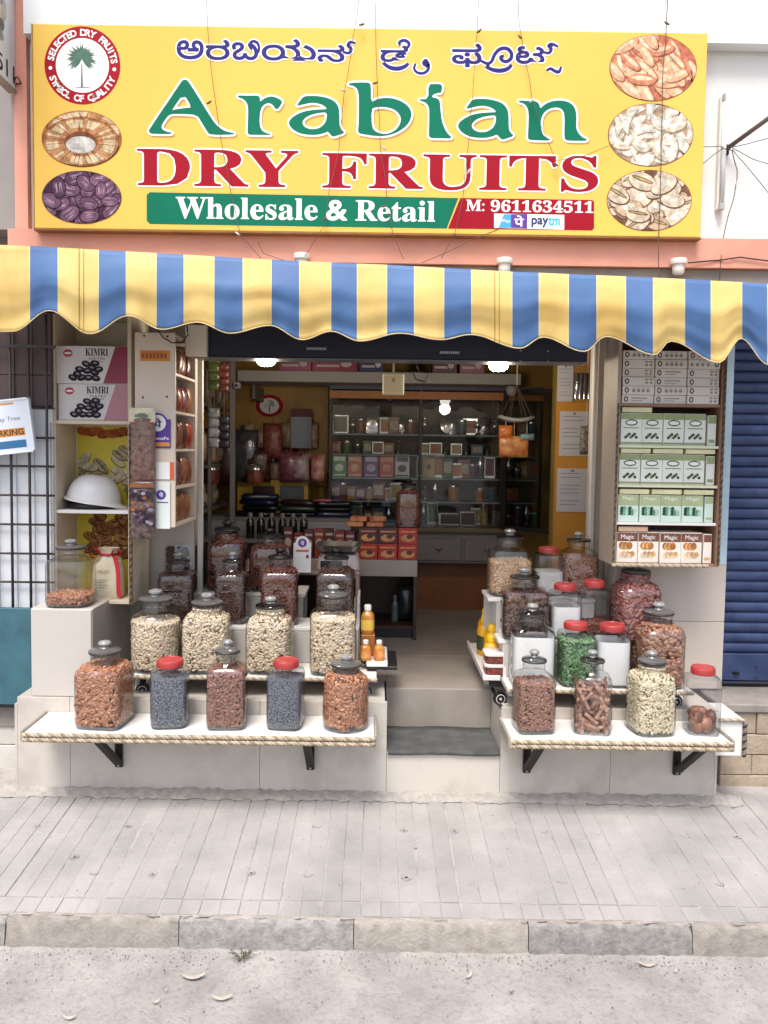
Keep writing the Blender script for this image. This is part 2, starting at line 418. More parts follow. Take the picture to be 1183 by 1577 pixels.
while x < 2.5:
    for pool in (sm, sf):
        o = link('paving_strip', random.choice(pool), pave, (x, 0, random.uniform(-.0022, .0014))); o.rotation_euler = (0, random.uniform(-.02, .02), random.uniform(-.0015, .0015))
    i += 1; x += W+(.007 if i % 9 == 4 else 0)
DIMP = mat('dimple_disc', '#a09a96', .95, .3, 60, .5, 200); DIMPD = mat('dimple_rim_shade', '#8f8985', .95, .3, 60)  # disc near the paving tone; the darker rim paints in the recess shade
for k, (u, v) in enumerate([(60, 1270), (197, 1271), (115, 1320), (145, 1345), (235, 1347), (387, 1345), (475, 1347), (488, 1271), (622, 1277), (700, 1279), (838, 1279), (918, 1281), (1055, 1285), (1135, 1287), (626, 1352), (864, 1357), (1108, 1362), (75, 1288), (640, 1305), (945, 1330)]):
    p = PZ(u, v, pz(-.55)); p = PZ(u, v, pz(p.y)); r = random.uniform(.015, .019)
    if k > 16: r *= .5
    m = MB(); m.lathe([(r*1.05, -.004), (r*1.04, .0008), (r*.98, .0014), (r*.86, .0004), (r*.3, -.0002)], 20, (p.x, p.y, pz(p.y)), cap=False); m.lathe([(r*.3, 0), (r*.1, .0)], 20, (p.x, p.y, pz(p.y)-.0002))
    m.m = [0]*(20*4)+[1]*(len(m.m)-80)
    for q in range(40, 80): m.m[q] = 1
    m.build('dimple', [DIMPD, DIMP], pave, smooth=60)
# dust, grit and crumbs on the pavement
m = MB()
for k in range(500):
    x_, y_ = random.uniform(-1.8, 1.9), random.uniform(KY+.04, PY-.02); y_ = y_ if random.random() < .5 else PY-.02-abs(random.gauss(0, .05)); s_ = random.uniform(.001, .0035); a = random.uniform(0, 3); z_ = pz(y_)+.0008
    m.add([(x_+s_*math.cos(a+i*2.09), y_+s_*math.sin(a+i*2.09), z_) for i in range(3)]+[(x_, y_, z_+s_*.8)], [(0, 1, 3), (1, 2, 3), (2, 0, 3), (0, 2, 1)])
structure(m.build('pavement_grit', mat('pale_grit', '#8f8881', .95, .4, 90, c2='#5f5851')), 'stuff')
# rough mortar where pavement meets the shop
m = MB(); n = 160; vs = []
for k in range(n+1):
    xx = -1.72+3.35*k/n; h = .012+.012*random.random(); d = .02+.02*random.random()
    vs += [(xx, PY-d-.03, pz(PY-d)+.0), (xx, PY-d*.6, GZ+h*.6), (xx, PY-.006, GZ+h), (xx, PY+.03, GZ+h)]
m.add(vs, [(k*4+i, k*4+i+1, k*4+5+i, k*4+4+i) for k in range(n) for i in range(3)])
m.build('mortar_fillet', mat('mortar', '#b0aaa2', .95, .25, 30, 1., 150, c2='#98928b'), pave, smooth=True)

# ---------------------------------------------------------------- shop building
shop = thing('shop_building', 'white and salmon shop front with a raised tiled plinth and open doorway', 'building', (0, 0, 0))
XL, XR = -1.70, 1.58
def part(name, m_, *boxes, parent=shop, c=0., smooth=False):
    mb = MB()
    for b in boxes: mb.box(*b, c=c)
    return mb.build(name, m_, parent, smooth)
part('upper_wall', WALLW, (-1.52, 0, 2.3, 4.0, .25, 3.22), (-1.52, .003, 3.22, 4.0, .25, 6.0))
part('fascia', FASC, (-1.515, -.07, 3.235, 4.0, -.002, 5.0))
part('pilaster', SALM, (-1.578, -.03, 2.43, -1.522, .25, 6.0))
part('ledge', SALM, (-1.60, -.055, 2.30, 4.0, -.034, 2.425), (-1.60, -.034, 2.30, 4.0, .25, 2.30+.12), c=0.)
part('soffit', GREYW, (-1.60, -.03, 2.20, 4.0, .26, 2.297))
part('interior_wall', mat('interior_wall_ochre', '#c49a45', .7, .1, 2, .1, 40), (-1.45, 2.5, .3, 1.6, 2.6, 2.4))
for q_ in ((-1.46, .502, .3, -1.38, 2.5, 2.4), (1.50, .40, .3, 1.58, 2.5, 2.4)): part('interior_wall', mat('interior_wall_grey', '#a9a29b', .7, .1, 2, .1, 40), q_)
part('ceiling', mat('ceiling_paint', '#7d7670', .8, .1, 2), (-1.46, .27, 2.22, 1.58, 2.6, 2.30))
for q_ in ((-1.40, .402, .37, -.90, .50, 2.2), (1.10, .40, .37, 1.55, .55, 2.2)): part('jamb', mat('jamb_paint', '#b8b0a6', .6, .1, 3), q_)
# floor slab with step notch
sx0, sx1 = P(595, 1120, .18).x-.003, P(755, 1120, .18).x
part('floor_slab', FLOOR, (-1.52, .182, -.2, 1.46, 2.5, FZ-.006), (-1.52, PY+.012, -.2, sx0-.012, .182, FZ-.006), (sx1+.012, PY+.012, -.2, 1.46, .182, FZ-.006), (sx0-.012, PY+.012, -.2, sx1+.012, .182, .155))
# floor tiles
gx = [sx0-.9, sx0-.3, sx0+.3, sx0+.9, 1.46]; 
for ix in range(-3, 3):
    for iy in range(4):
        a, b = sx0+.0+ix*.6, sx0+(ix+1)*.6; y0, y1 = .184+iy*.58, .184+(iy+1)*.58
        a, b = max(a, -1.37), min(b, 1.455); y1 = min(y1, 2.49)
        if b-a > .02: part('floor_tile', FLOOR, (a+.001, y0+.001, FZ-.008, b-.001, y1-.001, FZ), c=.001)
# plinth facing tiles, each with its own edges
def ptile(x0, z0, x1, z1, m_=TILE): part('plinth_tile', m_, (x0+.0007, PY, z0+.0007, x1-.0007, PY+.014, z1-.0007), c=.0009)
xs = [P(27, 1150, PY).x, P(150, 1150, PY).x-.12, P(400, 1180, PY).x, sx0]
for a, b in zip(xs[:-1], xs[1:]): ptile(a, -.06, b, .392)
ptile(sx0, -.06, sx1, .165)
xr = [sx1, P(940, 1180, PY).x, P(1100, 1200, PY).x]
for a, b in zip(xr[:-1], xr[1:]): ptile(a, -.06, b, .375)
part('plinth_top', TILE, (xs[0], PY+.016, FZ-.004, sx0-.001, .18, .390), c=.001)
part('plinth_top', TILE, (sx1+.001, PY+.016, FZ-.004, xr[-1], .18, .373), c=.001)
part('plinth_end', TILE, (xs[0]-.012, PY+.002, -.06, xs[0]-.001, .5, .36))
part('plinth_end', CREAM, (xr[-1]+.001, PY+.002, -.06, xr[-1]+.012, .5, .37))
part('step_side', TILE, (sx0-.011, PY+.002, .150, sx0-.001, .18, .39), c=.001)
part('step_side', TILE, (sx1+.001, PY+.002, .150, sx1+.011, .18, .373), c=.001)
part('step_tread', TILE, (sx0, PY+.002, .156, sx1, .178, .167), c=.001)
part('step_riser', mat('step_tile_shaded', '#a29a90', .34, .1, 5, .06, 25, c2='#8f877d', detail=8., world=True), (sx0, .172, .168, sx1, .182, FZ-.001), c=.001)  # plinth tile again, with doorway shade put into the riser's darker colour
# left pedestal of big tiles (profile with a sloped foot), right pillar
PDY = -.112; pxl, pxr = P(48, 940, PDY).x, P(140, 940, PDY).x; pdz = P(95, 938, PDY).z
part('pedestal', TILE, (pxl, PDY+.008, .36, pxr-.004, .54, pdz-.008), c=.001)
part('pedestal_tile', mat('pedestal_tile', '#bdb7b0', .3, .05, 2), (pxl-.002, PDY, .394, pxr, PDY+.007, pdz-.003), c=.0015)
part('pedestal_tile', mat('pedestal_tile_shaded', '#a9a097', .3, .05, 2), (pxr-.003, PDY+.0075, .394, pxr+.004, .52, pdz-.005), c=.0015)  # same tile on the side face, its shade put into the colour
part('pedestal_tile', TILE, (pxl-.004, PDY+.0075, pdz-.007, pxr+.004, .52, pdz), c=.0015)
PLY = .18; px0, px1 = P(940, 900, PLY).x+.02, P(1118, 900, PLY).x
part('pillar', CREAM, (px0+.01, PLY+.01, .37, px1-.01, .6, 2.2))
zt = P(1110, 870, PLY).z
for z0, z1 in ((.376, .70), (.70, zt)):
    part('pillar_tile', CREAM, (px0, PLY, z0+.001, px1, PLY+.01, z1-.001), c=.0015)
part('pillar_tile', CREAM, (px0, PLY+.0105, .376, px0+.009, .6, zt-.001), c=.0015)
part('painted_band', LBLUE, (px0, PLY+.002, zt+.001, px1, PLY+.0095, 2.2), (px1-.009, PLY+.01, .4, px1+.001, PLY+.2, 2.2))
# ---------------------------------------------------------------- neighbours
def blocks(parent, x0, x1, courses, y, m_, bw, name='stone_block'):
    for j, (z0, z1) in enumerate(courses):
        x = x0-(bw*.5 if j % 2 else 0); 
        while x < x1:
            w = bw*random.uniform(.92, 1.08); a, b = max(x, x0), min(x+w, x1)
            if b-a > .02:
                MB().box(a+.0015, y+random.uniform(-.003, .003), z0+.0015, b-.0015, y+.12, z1-.0015, c=.004).build(name, m_, parent)
            x += w
SY = .26
# right neighbour: roller shutter over a stone sill
BLK = mat('beige_stone', '#b0a08c', .92, .25, 14, .9, 80, c2='#958471', detail=8.); BLKG = mat('grey_stone', '#a49a8d', .92, .25, 9, .9, 80, c2='#8d8377')
nb = thing('neighbour_shop', 'closed neighbouring shop front of beige stone blocks below a blue shutter', 'building', (1.9, .1, 0))
rx0 = P(1100, 1150, -.0).x+.03
blocks(nb, rx0, 2.9, [(-.06, .035), (.035, .13), (.13, .225), (.225, .325)], .0, BLK, .33)
MB().box(rx0-.02, -.012, .327, 2.9, .4, P(1150, 1056, SY).z-.002, c=.006).build('sill', CONC, nb)
MB().box(rx0, .02, -.1, 2.9, .3, .326).build('mortar_bed', CONC, nb)
MB().box(1.60, .29, .4, 2.9, .4, 2.2).build('back_wall', GREYW, nb)
SHB = mat('navy_shutter_paint', '#3a4a70', .45, .18, 7, .3, 40, metal=.2, c2='#28365a', detail=9.)
sh = thing('roller_shutter', 'closed navy blue ribbed roller shutter beside the cream pillar', 'shutter', (1.9, SY, .4))
sx = px1+.004; z = P(1150, 1005, SY).z; zb = P(1150, 1052, SY).z
pitch = (P(1150, 850, SY).z-P(1150, 866, SY).z)
k = 0
while z < 2.15:
    m = MB(); n = 8; vs = []; z += random.uniform(-.0008, .0008)
    for q in range(n+1):
        t = q/n; vs += [(sx, SY-.012*math.sin(math.pi*t)**.7, z+pitch*.94*t), (2.9, SY-.012*math.sin(math.pi*t)**.7, z+pitch*.94*t)]
    vs += [(sx, SY+.008, z+pitch), (2.9, SY+.008, z+pitch)]
    m.add(vs, [(q*2, q*2+1, q*2+3, q*2+2) for q in range(n+1)])
    m.build('slat', SHB, sh, smooth=60); z += pitch; k += 1
MB().box(sx, SY-.015, zb+.015, 2.9, SY+.01, P(1150, 1005, SY).z-.002, c=.004).build('bottom_plate', SHB, sh)
MB().box(sx, SY-.025, zb, 2.9, SY+.01, zb+.013, c=.003).build('bottom_rail', mat('shutter_rail', '#20242f', .5, .1), sh)
p = P(1131, 1033, SY); MB().lathe([(.001, -.012), (.014, -.01), (.016, -.002), (.016, .0)], 16).build('lock', STEELD, sh, smooth=40, world=False).location = (p.x-1.9, -.018, p.z-.4)
sh.children[-1].rotation_euler = (R(90), 0, 0)
for (u, v) in ((1162, 1027), (1162, 1043)):
    p = P(u, v, SY); MB().lathe([(.004, 0), (.004, .004), (.002, .006)], 8).build('rivet', STEELD, sh, world=False).location = (p.x-1.9, -.016, p.z-.4); sh.children[-1].rotation_euler = (R(90), 0, 0)

# left neighbour: brown upper wall, tiled window bay with a bar grille, teal board
ln = thing('neighbour_wall', 'neighbouring wall, brown panels above pale tiles, at the frame edge', 'wall', (-1.9, .1, 0))
BRN = mat('brown_panel', '#554543', .7, .1, 3, .1, 40); PTL = mat('pale_wall_tile', '#d8dbde', .3, .08, 4, .03)
MB().box(-3.2, .1, -.1, -1.505, .3, 3.4).build('wall', GREYW, ln)
MB().box(-3.2, -.02, 2.43, -1.582, .1, 6.0).build('upper_wall', mat('grey_wall_upper', '#8f8883', .8, .15, 2), ln)
zz = [P(40, v, .06).z for v in (625, 577, 533, 480)]
ux = [P(u, 580, .06).x for u in (-60, -8, 20, 48, 77)]
for a, b in zip(zz[:-1], zz[1:]):
    for c_, d in zip(ux[:-1], ux[1:]): MB().box(c_+.001, .075, a+.001, d-.001, .1, b-.001, c=.002).build('brown_panel', BRN, ln)
zt_ = [P(40, v, .06).z for v in (938, 897, 853, 808, 763, 718, 674, 628)]
for a, b in zip(zt_[:-1], zt_[1:]):
    for c_, d in zip(ux[:-1], ux[1:]): MB().box(c_+.001, .085, a+.001, d-.001, .1, b-.001, c=.0015).build('wall_tile', PTL, ln)
MB().box(-3.2, .06, P(40, 1110, .06).z-.03, xs[0]-.014, .1, P(40, 1088, .06).z, c=.003).build('sill', CONC, ln)
blocks(ln, -3.0, xs[0]-.016, [(-.06, .10), (.10, .24)], .07, mat('pale_block', '#c4bfb7', .85, .12, 6, .5, 70), .5)
gr = thing('window_grille', 'dark metal bar grille over the pale tiled wall', 'grille', (-1.6, .05, .8))
GRM = mat('grille_metal', '#4a4244', .55, .25, 20, .1, 60, metal=.3)
for u in (-36, -8, 20, 48, 75):
    a, b = P(u, 938, .05), P(u, 485, .05); MB().tube([(a.x, .05, a.z), (a.x, .05, b.z)], .0065, 8).build('bar', GRM, gr, smooth=True)
for v in (628, 674, 718, 763, 808, 853, 897):
    a = P(40, v, .05); MB().tube([(-2.3, .06, a.z), (P(84, v, .06).x, .06, a.z)], .005, 8).build('bar', GRM, gr, smooth=True)
a = P(40, 534, .05); MB().box(-2.3, .04, a.z-.006, P(86, 534, .05).x, .048, a.z+.008).build('top_rail', GRM, gr)
# teal board
a, b = P(-60, 936, .02), P(49, 1086, .02)
tb = MB().box(a.x, .02, b.z, b.x, .045, a.z, c=.002).build('teal_board', mat('teal_painted_board', '#3d6b78', .6, .25, 9, .1, 60, c2='#335a66'))
tag(tb, 'scuffed teal board leaning below the window grille', 'board')
MB().box(a.x, .0185, b.z-.012, b.x+.002, .047, b.z-.001).build('edge_trim', BLACK, tb, world=False)
# tilted parking notice
pn = thing('parking_notice', 'tilted white parking notice with orange and blue bands on the grille', 'sign')
pc = P(-12, 660, .0); pn.location = (pc.x, -.0, pc.z); pn.rotation_euler = (0, R(-7), 0)
k = P(1, 660, 0).x-P(0, 660, 0).x
pw = 62*k; ph = 42*k
MB().box(-pw, 0, -ph, pw, .018, ph, c=.003).build('board', mat('notice_white', '#dfe6ee', .35, .03), pn, world=False)
m = MB(); YB = -.0006
for q in ((-pw, -ph, pw, -ph+.008), (-pw, ph-.008, pw, ph), (-pw, -ph, -pw+.008, ph), (pw-.008, -ph, pw, ph)): m.box(q[0], -.006, q[1], q[2], .001, q[3], c=.001)
m.build('frame', mat('notice_frame', '#e9eef2', .3, .02), pn, world=False)
OR = mat('print_orange', '#d9923a', .5, .05); NBL = mat('print_blue', '#2f6e9c', .5, .05); BRT = mat('print_brown', '#4a2416', .6, .05)
m = MB(); m.flat(rect(-pw*.9, -ph*.36, pw*.80, -ph*.08), YB, 0); m.flat(rect(-pw*.9, -ph*.80, pw*.80, -ph*.52), YB, 1); m.flat(rect(-pw*.9, ph*.80, pw*.6, ph*.86), YB, 0)
add_text(m, 'NO PARKING', -pw*.50, -ph*.33, pw*.77, -ph*.11, YB-.0005, 2, off=.02)
add_text(m, 'away Tree', .0, ph*.16, pw*.72, ph*.36, YB-.0005, 3)
m.build('lettering', [OR, NBL, BRT, mat('print_grey', '#7d8288', .6, 0)], pn, world=False)
# projecting board at the far left, edge on
pb = thing('projecting_board', 'white projecting shop board with nut picture seen almost edge-on', 'sign', (-1.60, -.5, 2.9))
zb_ = P(32, 140, -.03).z
MB().box(-1.595, -1.1, zb_, -1.567, -.035, zb_+.9, c=.002).build('board', mat('board_white', '#e3e3de', .6, .05, spec=.2), pb)
MB().box(-1.598, -1.1, zb_-.012, -1.564, -.032, zb_-.001).build('edge_trim', mat('board_edge', '#9c8f80', .6, .2, 20), pb)
v, f = text_data('M: 9611634511', .01); m = MB(); mn, mx_ = v.min(0), v.max(0)
m.add([(-1.5662, -.045-(mx_[0]-p[0])*.12, zb_+.02+(p[1]-mn[1])*.1) for p in v], f)
m.build('lettering', INK, pb)
m = MB(); GN = [mat('nut_print_grey', '#9aa09c', .6, .2, 30), mat('nut_print_beige', '#cfc4b4', .6, .2, 30), mat('nut_print_dark', '#6d716e', .6, .2, 30)]
for q in range(40):
    cy_, cz_ = random.uniform(-.9, -.09), random.uniform(zb_+.13, zb_+.34); e = ell(cy_, cz_, .05, .028, 12, rot=random.uniform(0, 3))
    m.add([(-1.5666+.00001*q, p[0], p[1]) for p in e], [tuple(range(12))], random.randrange(3))
m.build('printed_picture', GN, pb)
hk = MB(); a = P(34, 124, -.04); hk.tube([(-1.575, -.033, a.z+.004), (-1.553, -.06, a.z+.006), (-1.541, -.065, a.z-.002), (-1.541, -.04, a.z-.012), (-1.573, -.034, a.z-.014)], .004, 6)
tag(hk.build('wall_hook', mat('rusty_metal', '#7a5142', .7, .3, 30), smooth=True), 'small rusty hook holding the projecting board to the pilaster', 'hook')

# ---------------------------------------------------------------- name board
SGY = -.10
sgn = thing('name_board', 'large yellow shop name board with green and red lettering and nut pictures', 'sign', (0, SGY, 2.84))
YEL = mat('sign_yellow', '#e8bd5a', .6, .05, 1.2, .02, 20, spec=.2)
X0, X1, Z0, Z1 = -1.463, 1.372, 2.416, 3.259
MB().box(X0, SGY, Z0, X1, -.072, Z1, c=.002).build('panel', YEL, sgn)
MB().box(X0-.004, SGY-.001, Z0-.010, X1+.004, -.058, Z0-.0005, c=.002).build('edge_trim', mat('sign_edge', '#8a5a2c', .6, .2, 14), sgn)
MB().box(X0-.006, SGY-.001, Z0, X0-.0005, -.060, Z1).build('edge_trim', mat('sign_side', '#b98f52', .6, .2, 14), sgn)
GRN = mat('sign_green', '#0d6f55', .6, .06, 3, spec=.12); SRED = mat('sign_red', '#9c1527', .6, .06, 3, spec=.12); PUR = mat('sign_violet', '#352e76', .6, .05, spec=.12); SWH = mat('sign_white', '#f0efe9', .5, .02); SSH = mat('sign_print_shadow', '#b8863f', .5, .02)
# "Arabian": outlines in photo pixels
z1 = lambda l: [(220+.2959*a, 110+.2959*b) for a, b in l]; z2 = lambda l: [(560+.3043*a, 110+.3043*b) for a, b in l]
LA = [z1([(200, 54), (209, 46), (220, 43), (231, 47), (240, 56), (270, 103), (300, 150), (330, 200), (360, 248), (380, 275), (400, 294), (430, 312), (475, 321), (476, 330), (350, 331), (336, 315), (310, 272), (282, 226), (200, 222), (150, 222), (132, 232), (112, 258), (97, 285), (100, 300), (118, 312), (152, 319), (150, 327), (60, 326), (40, 324), (30, 310), (40, 294), (90, 218), (145, 138)]), z1([(212, 116), (256, 188), (225, 190), (158, 200), (150, 205)])]
Lr = [z1([(495, 125), (550, 127), (600, 126), (610, 135), (610, 160), (625, 146), (648, 134), (672, 130), (700, 138), (728, 156), (718, 176), (705, 196), (690, 196), (678, 176), (660, 165), (640, 168), (622, 182), (611, 210), (608, 250), (610, 285), (620, 308), (640, 321), (666, 327), (664, 332), (605, 331), (552, 331), (545, 318), (546, 280), (549, 200), (545, 172), (533, 152), (515, 141), (495, 135)])]
la = [(836, 130), (880, 127), (930, 131), (970, 141), (1000, 157), (1018, 182), (1024, 215), (1024, 280), (1032, 302), (1052, 320), (1020, 332), (990, 342), (975, 328), (962, 312), (940, 324), (905, 331), (860, 331), (820, 324), (785, 307), (763, 282), (760, 262), (775, 242), (805, 222), (845, 207), (890, 200), (930, 198), (960, 197), (945, 180), (920, 169), (885, 163), (845, 170), (800, 182), (815, 158)]
lh = [(958, 213), (920, 216), (880, 225), (848, 240), (830, 262), (836, 284), (858, 298), (890, 302), (920, 295), (945, 275), (957, 248)]
La = [z1(la), z1(lh)]
La2 = [[(a+260.5, b+4.6) for a, b in q] for q in La]
Lb = [[(537, 129), (545, 127.5), (558, 127), (570, 127.5), (571.5, 135), (571.5, 158), (580, 153), (593, 150.5), (608, 152), (622, 158), (631, 166), (634.6, 176), (631, 188), (622, 198), (608, 206), (592, 210), (575, 209.5), (560, 207), (551, 205), (552.5, 190), (553, 150), (551, 138), (545, 132.5), (537, 131)], [(572, 168), (580, 165), (595, 165), (608, 169), (616, 177), (618, 186), (613, 197), (604, 204), (592, 207), (580, 204), (573, 197)]]
Li = [z2([(328, 65), (365, 64), (398, 66), (396, 108), (372, 110), (352, 118), (345, 132), (372, 136), (387, 150), (390, 200), (396, 250), (410, 290), (428, 318), (446, 334), (440, 340), (385, 339), (330, 338), (331, 300), (333, 200), (328, 175), (314, 158), (283, 148), (283, 141), (328, 140)])]
Ln = [z2([(785, 147), (830, 150), (868, 150), (888, 162), (894, 190), (910, 172), (940, 155), (985, 146), (1030, 152), (1060, 170), (1075, 200), (1078, 240), (1075, 285), (1088, 315), (1108, 334), (1132, 345), (1126, 352), (1070, 352), (1020, 350), (1015, 325), (1018, 230), (1010, 198), (988, 183), (955, 184), (925, 198), (905, 220), (896, 255), (900, 300), (914, 330), (946, 345), (940, 350), (890, 350), (835, 348), (831, 330), (834, 280), (836, 210), (826, 178), (808, 162), (785, 156)])]
def sgpt(l): return [XZ(a, b, SGY) for a, b in l]
m = MB()
for L_ in (LA, Lr, La, Lb, Li, La2, Ln):
    pol = [smooth_poly(sgpt(q)) for q in L_]
    v, f = curve_fill(pol); spread(m, [(a+.006, b-.007) for a, b in v], f, .007, SGY-.0006, 2); spread(m, v, f, .0085, SGY-.0012, 1, 14)
    m.add([(a, SGY-.0018, b) for a, b in v], f, 0)
m.build('lettering', [GRN, SWH, SSH], sgn)
m = MB()
for w, u0, v0, u1, v1 in (('DRY', 212, 232, 459, 287), ('FRUITS', 497, 236, 921, 296)):
    dv = (v1-v0-54)/2
    pxtext(m, serif(w), u0, (v0+v1)/2-28, u1, (v0+v1)/2+27, SGY, SGY-.0018, mi=0, outline=.009, omi=1, oy=SGY-.0012, bold=.0018)
m.build('lettering', [SRED, SWH], sgn)
# Kannada line
m = MB()
def kan(s, u0, v0, u1, v1): pxtext(m, s, u0, v0, u1, v1, SGY, SGY-.0018, mi=0, outline=.0085, omi=1, oy=SGY-.0012, bold=.0026)
def stroke(pts, w):
    w *= 1.5
    P_ = [Vector((*XZ(a, b, SGY), 0)) for a, b in pts]; q = []
    for i in range(len(P_)-1):                      # Catmull-Rom
        p0, p1, p2, p3 = P_[max(i-1, 0)], P_[i], P_[i+1], P_[min(i+2, len(P_)-1)]
        for t in np.linspace(0, 1, 6)[:-1]:
            q.append(.5*((2*p1)+(p2-p0)*t+(2*p0-5*p1+4*p2-p3)*t*t+(3*p1-p0-3*p2+p3)*t**3))
    q.append(P_[-1]); n = len(q)
    for ww, y, mi in ((w+.0055, SGY-.0013, 1), (w, SGY-.0019, 0)):
        L1, L2 = [], []
        for i, p in enumerate(q):
            t = (q[min(i+1, n-1)]-q[max(i-1, 0)]).normalized(); nn = Vector((-t.y, t.x, 0)); k_ = .7+.3*math.sin(math.pi*i/(n-1))
            kk = (ww*k_ if mi == 0 else w*k_+.0055)
            L1.append((p.x+nn.x*kk, y, p.y+nn.y*kk)); L2.append((p.x-nn.x*kk, y, p.y-nn.y*kk))
        m.add(L1+L2, [(i, i+1, n+i+1, n+i) for i in range(n-1)], mi)
kan('ಅ', 273, 63, 313, 91); kan('ರ', 318, 62, 353, 92); kan('ಬ', 358, 66, 397, 92)
stroke([(388, 77), (384, 70), (389, 64), (396, 66), (399, 73), (398, 82)], .004)
kan('ಯ', 404, 61, 486, 93); kan('ನ', 490, 70, 530, 95); stroke([(528, 80), (537, 82), (541, 76), (536, 70), (540, 65), (547, 67)], .0045)
kan('ಡ', 587, 71, 628, 95); stroke([(616, 70), (615, 66), (619, 63), (625, 63), (630, 67), (629, 72), (624, 74)], .0045); stroke([(590, 97), (600, 104), (612, 106), (623, 103), (629, 98)], .006)
stroke([(640, 98), (638, 106), (643, 112), (652, 113), (659, 108), (660, 100), (656, 93), (652, 97), (655, 101), (661, 100)], .0042)
kan('ಫ', 697, 68, 741, 103); stroke([(741, 94), (750, 98), (757, 95), (762, 84), (770, 76), (780, 75), (787, 81), (787, 90), (780, 95), (773, 93), (771, 88), (776, 86)], .0052)
stroke([(748, 103), (760, 108), (772, 109), (782, 106), (788, 100)], .006)
kan('ಟ', 795, 72, 838, 98); stroke([(836, 80), (845, 82), (849, 76), (845, 71), (850, 68), (859, 72)], .0045)
stroke([(842, 109), (848, 106), (855, 110), (861, 111), (864, 103)], .0045)
m.build('lettering', [PUR, SWH], sgn)
# bottom ribbon
m = MB(); yb = SGY-.0006
rp = sgpt([(226, 300), (231, 296), (706, 305), (688, 352), (231, 345), (226, 340)]); m.flat(rp, yb, 0)
m.flat(sgpt([(709, 305), (912, 308), (915, 311), (915, 351), (912, 355), (690, 352)]), yb, 1)
pxtext(m, serif('Wholesale'), 271, 305, 489, 338, SGY, yb-.0006, mi=2, bold=.001); pxtext(m, serif('&'), 503, 309, 534, 339, SGY, yb-.0006, mi=2, bold=.003); pxtext(m, serif('Retail'), 548, 309, 670, 341, SGY, yb-.0006, mi=2, bold=.001)
pxtext(m, serif('M:'), 718, 308, 746, 325, SGY, yb-.0006, mi=2, bold=.0008); pxtext(m, serif('9611634511'), 756, 309, 914, 327, SGY, yb-.0006, mi=2, bold=.0008)
m.flat(sgpt([(761, 329), (869, 331), (869, 354), (761, 351)]), yb-.0006, 2); m.flat(sgpt([(776, 330), (787, 330), (787, 351), (768, 351)]), yb-.0010, 3); m.flat(sgpt([(787, 330), (812, 330), (812, 352), (787, 351)]), yb-.0010, 4)
pxtext(m, 'Pay', 774, 338, 786, 344, SGY, yb-.0015, mi=2, off=.01)
pxtext(m, 'पे', 792, 332, 807, 349, SGY, yb-.0015, mi=2, off=.02); pxtext(m, 'pay', 819, 336, 844, 350, SGY, yb-.0015, mi=5, bold=.0016); pxtext(m, 'tm', 845, 335, 862, 347, SGY, yb-.0015, mi=6, bold=.0016)
m.build('lettering', [GRN, SRED, SWH, mat('logo_blue', '#3f9fd0', .5, 0), mat('logo_violet', '#5b2f8f', .5, 0), mat('logo_navy', '#1d2f66', .5, 0), mat('logo_cyan', '#36b4d8', .5, 0)], sgn)
# round emblem
c0 = P(127, 101, SGY); kx_ = P(128, 101, SGY).x-c0.x; rr = 58.5*kx_
m = MB(); m.flat(ell(c0.x, c0.z, rr, rr, 56), yb, 0); m.flat(ell(c0.x, c0.z, rr*.70, rr*.70, 48), yb-.0006, 1)
def arc_text(m, s, r, a0, a1, h, y, mi, flip=False):
    n = len(s)
    for i, ch in enumerate(s):
        if ch == ' ': continue
        a = a0+(a1-a0)*i/(n-1); v, f = text_data(ch, .035); mn, mx_ = v.min(0), v.max(0); sc_ = h/.72; cx_ = (mn[0]+mx_[0])/2
        rot = (a-math.pi/2) if not flip else (a+math.pi/2); cr, sr = math.cos(rot), math.sin(rot)
        bx, bz = c0.x+r*math.cos(a), c0.z+r*math.sin(a)
        m.add([(bx+((p[0]-cx_)*cr-(p[1]-.35)*sr)*sc_, y, bz+((p[0]-cx_)*sr+(p[1]-.35)*cr)*sc_) for p in v], f, mi)
arc_text(m, 'SELECTED DRY FRUITS', rr*.845, R(168), R(8), rr*.17, yb-.0006, 1)
arc_text(m, 'SYMBOL OF QUALITY', rr*.845, R(203), R(335), rr*.17, yb-.0006, 1, True)
for a in (R(185), R(-6)): m.flat(ell(c0.x+rr*.845*math.cos(a), c0.z+rr*.845*math.sin(a), rr*.05, rr*.05, 12), yb-.0006, 1)
m.flat([(c0.x-.007, c0.z-rr*.56), (c0.x+.002, c0.z-rr*.56), (c0.x, c0.z+.005), (c0.x-.004, c0.z+.005)], yb-.0010, 2); m.flat(ell(c0.x, c0.z-rr*.56, rr*.22, .002, 16), yb-.0009, 2)
pcx, pcz = c0.x-.002, c0.z+rr*.16
for k in range(34):
    a = R(-50+280*k/33); L_ = rr*random.uniform(.30, .46); dx, dz = math.cos(a), math.sin(a); nx_, nz_ = -dz, dx; w = rr*.035
    e = (pcx+dx*L_, pcz+dz*L_*.95-(.02*rr if dz < .3 else 0)); q = (pcx+dx*L_*.5+nx_*w, pcz+dz*L_*.5+nz_*w+.002); q2 = (pcx+dx*L_*.5-nx_*w, pcz+dz*L_*.5-nz_*w+.002)
    m.flat([(pcx, pcz), q2, e, q], yb-.0010-.00001*k, 3+k % 2)
m.build('emblem', [mat('emblem_red', '#a01a2b', .6, .05, spec=.12), SWH, mat('palm_trunk', '#5a5a55', .6, .1), mat('palm_green', '#4a7763', .6, .1), mat('palm_dark', '#375548', .6, .1)], sgn)
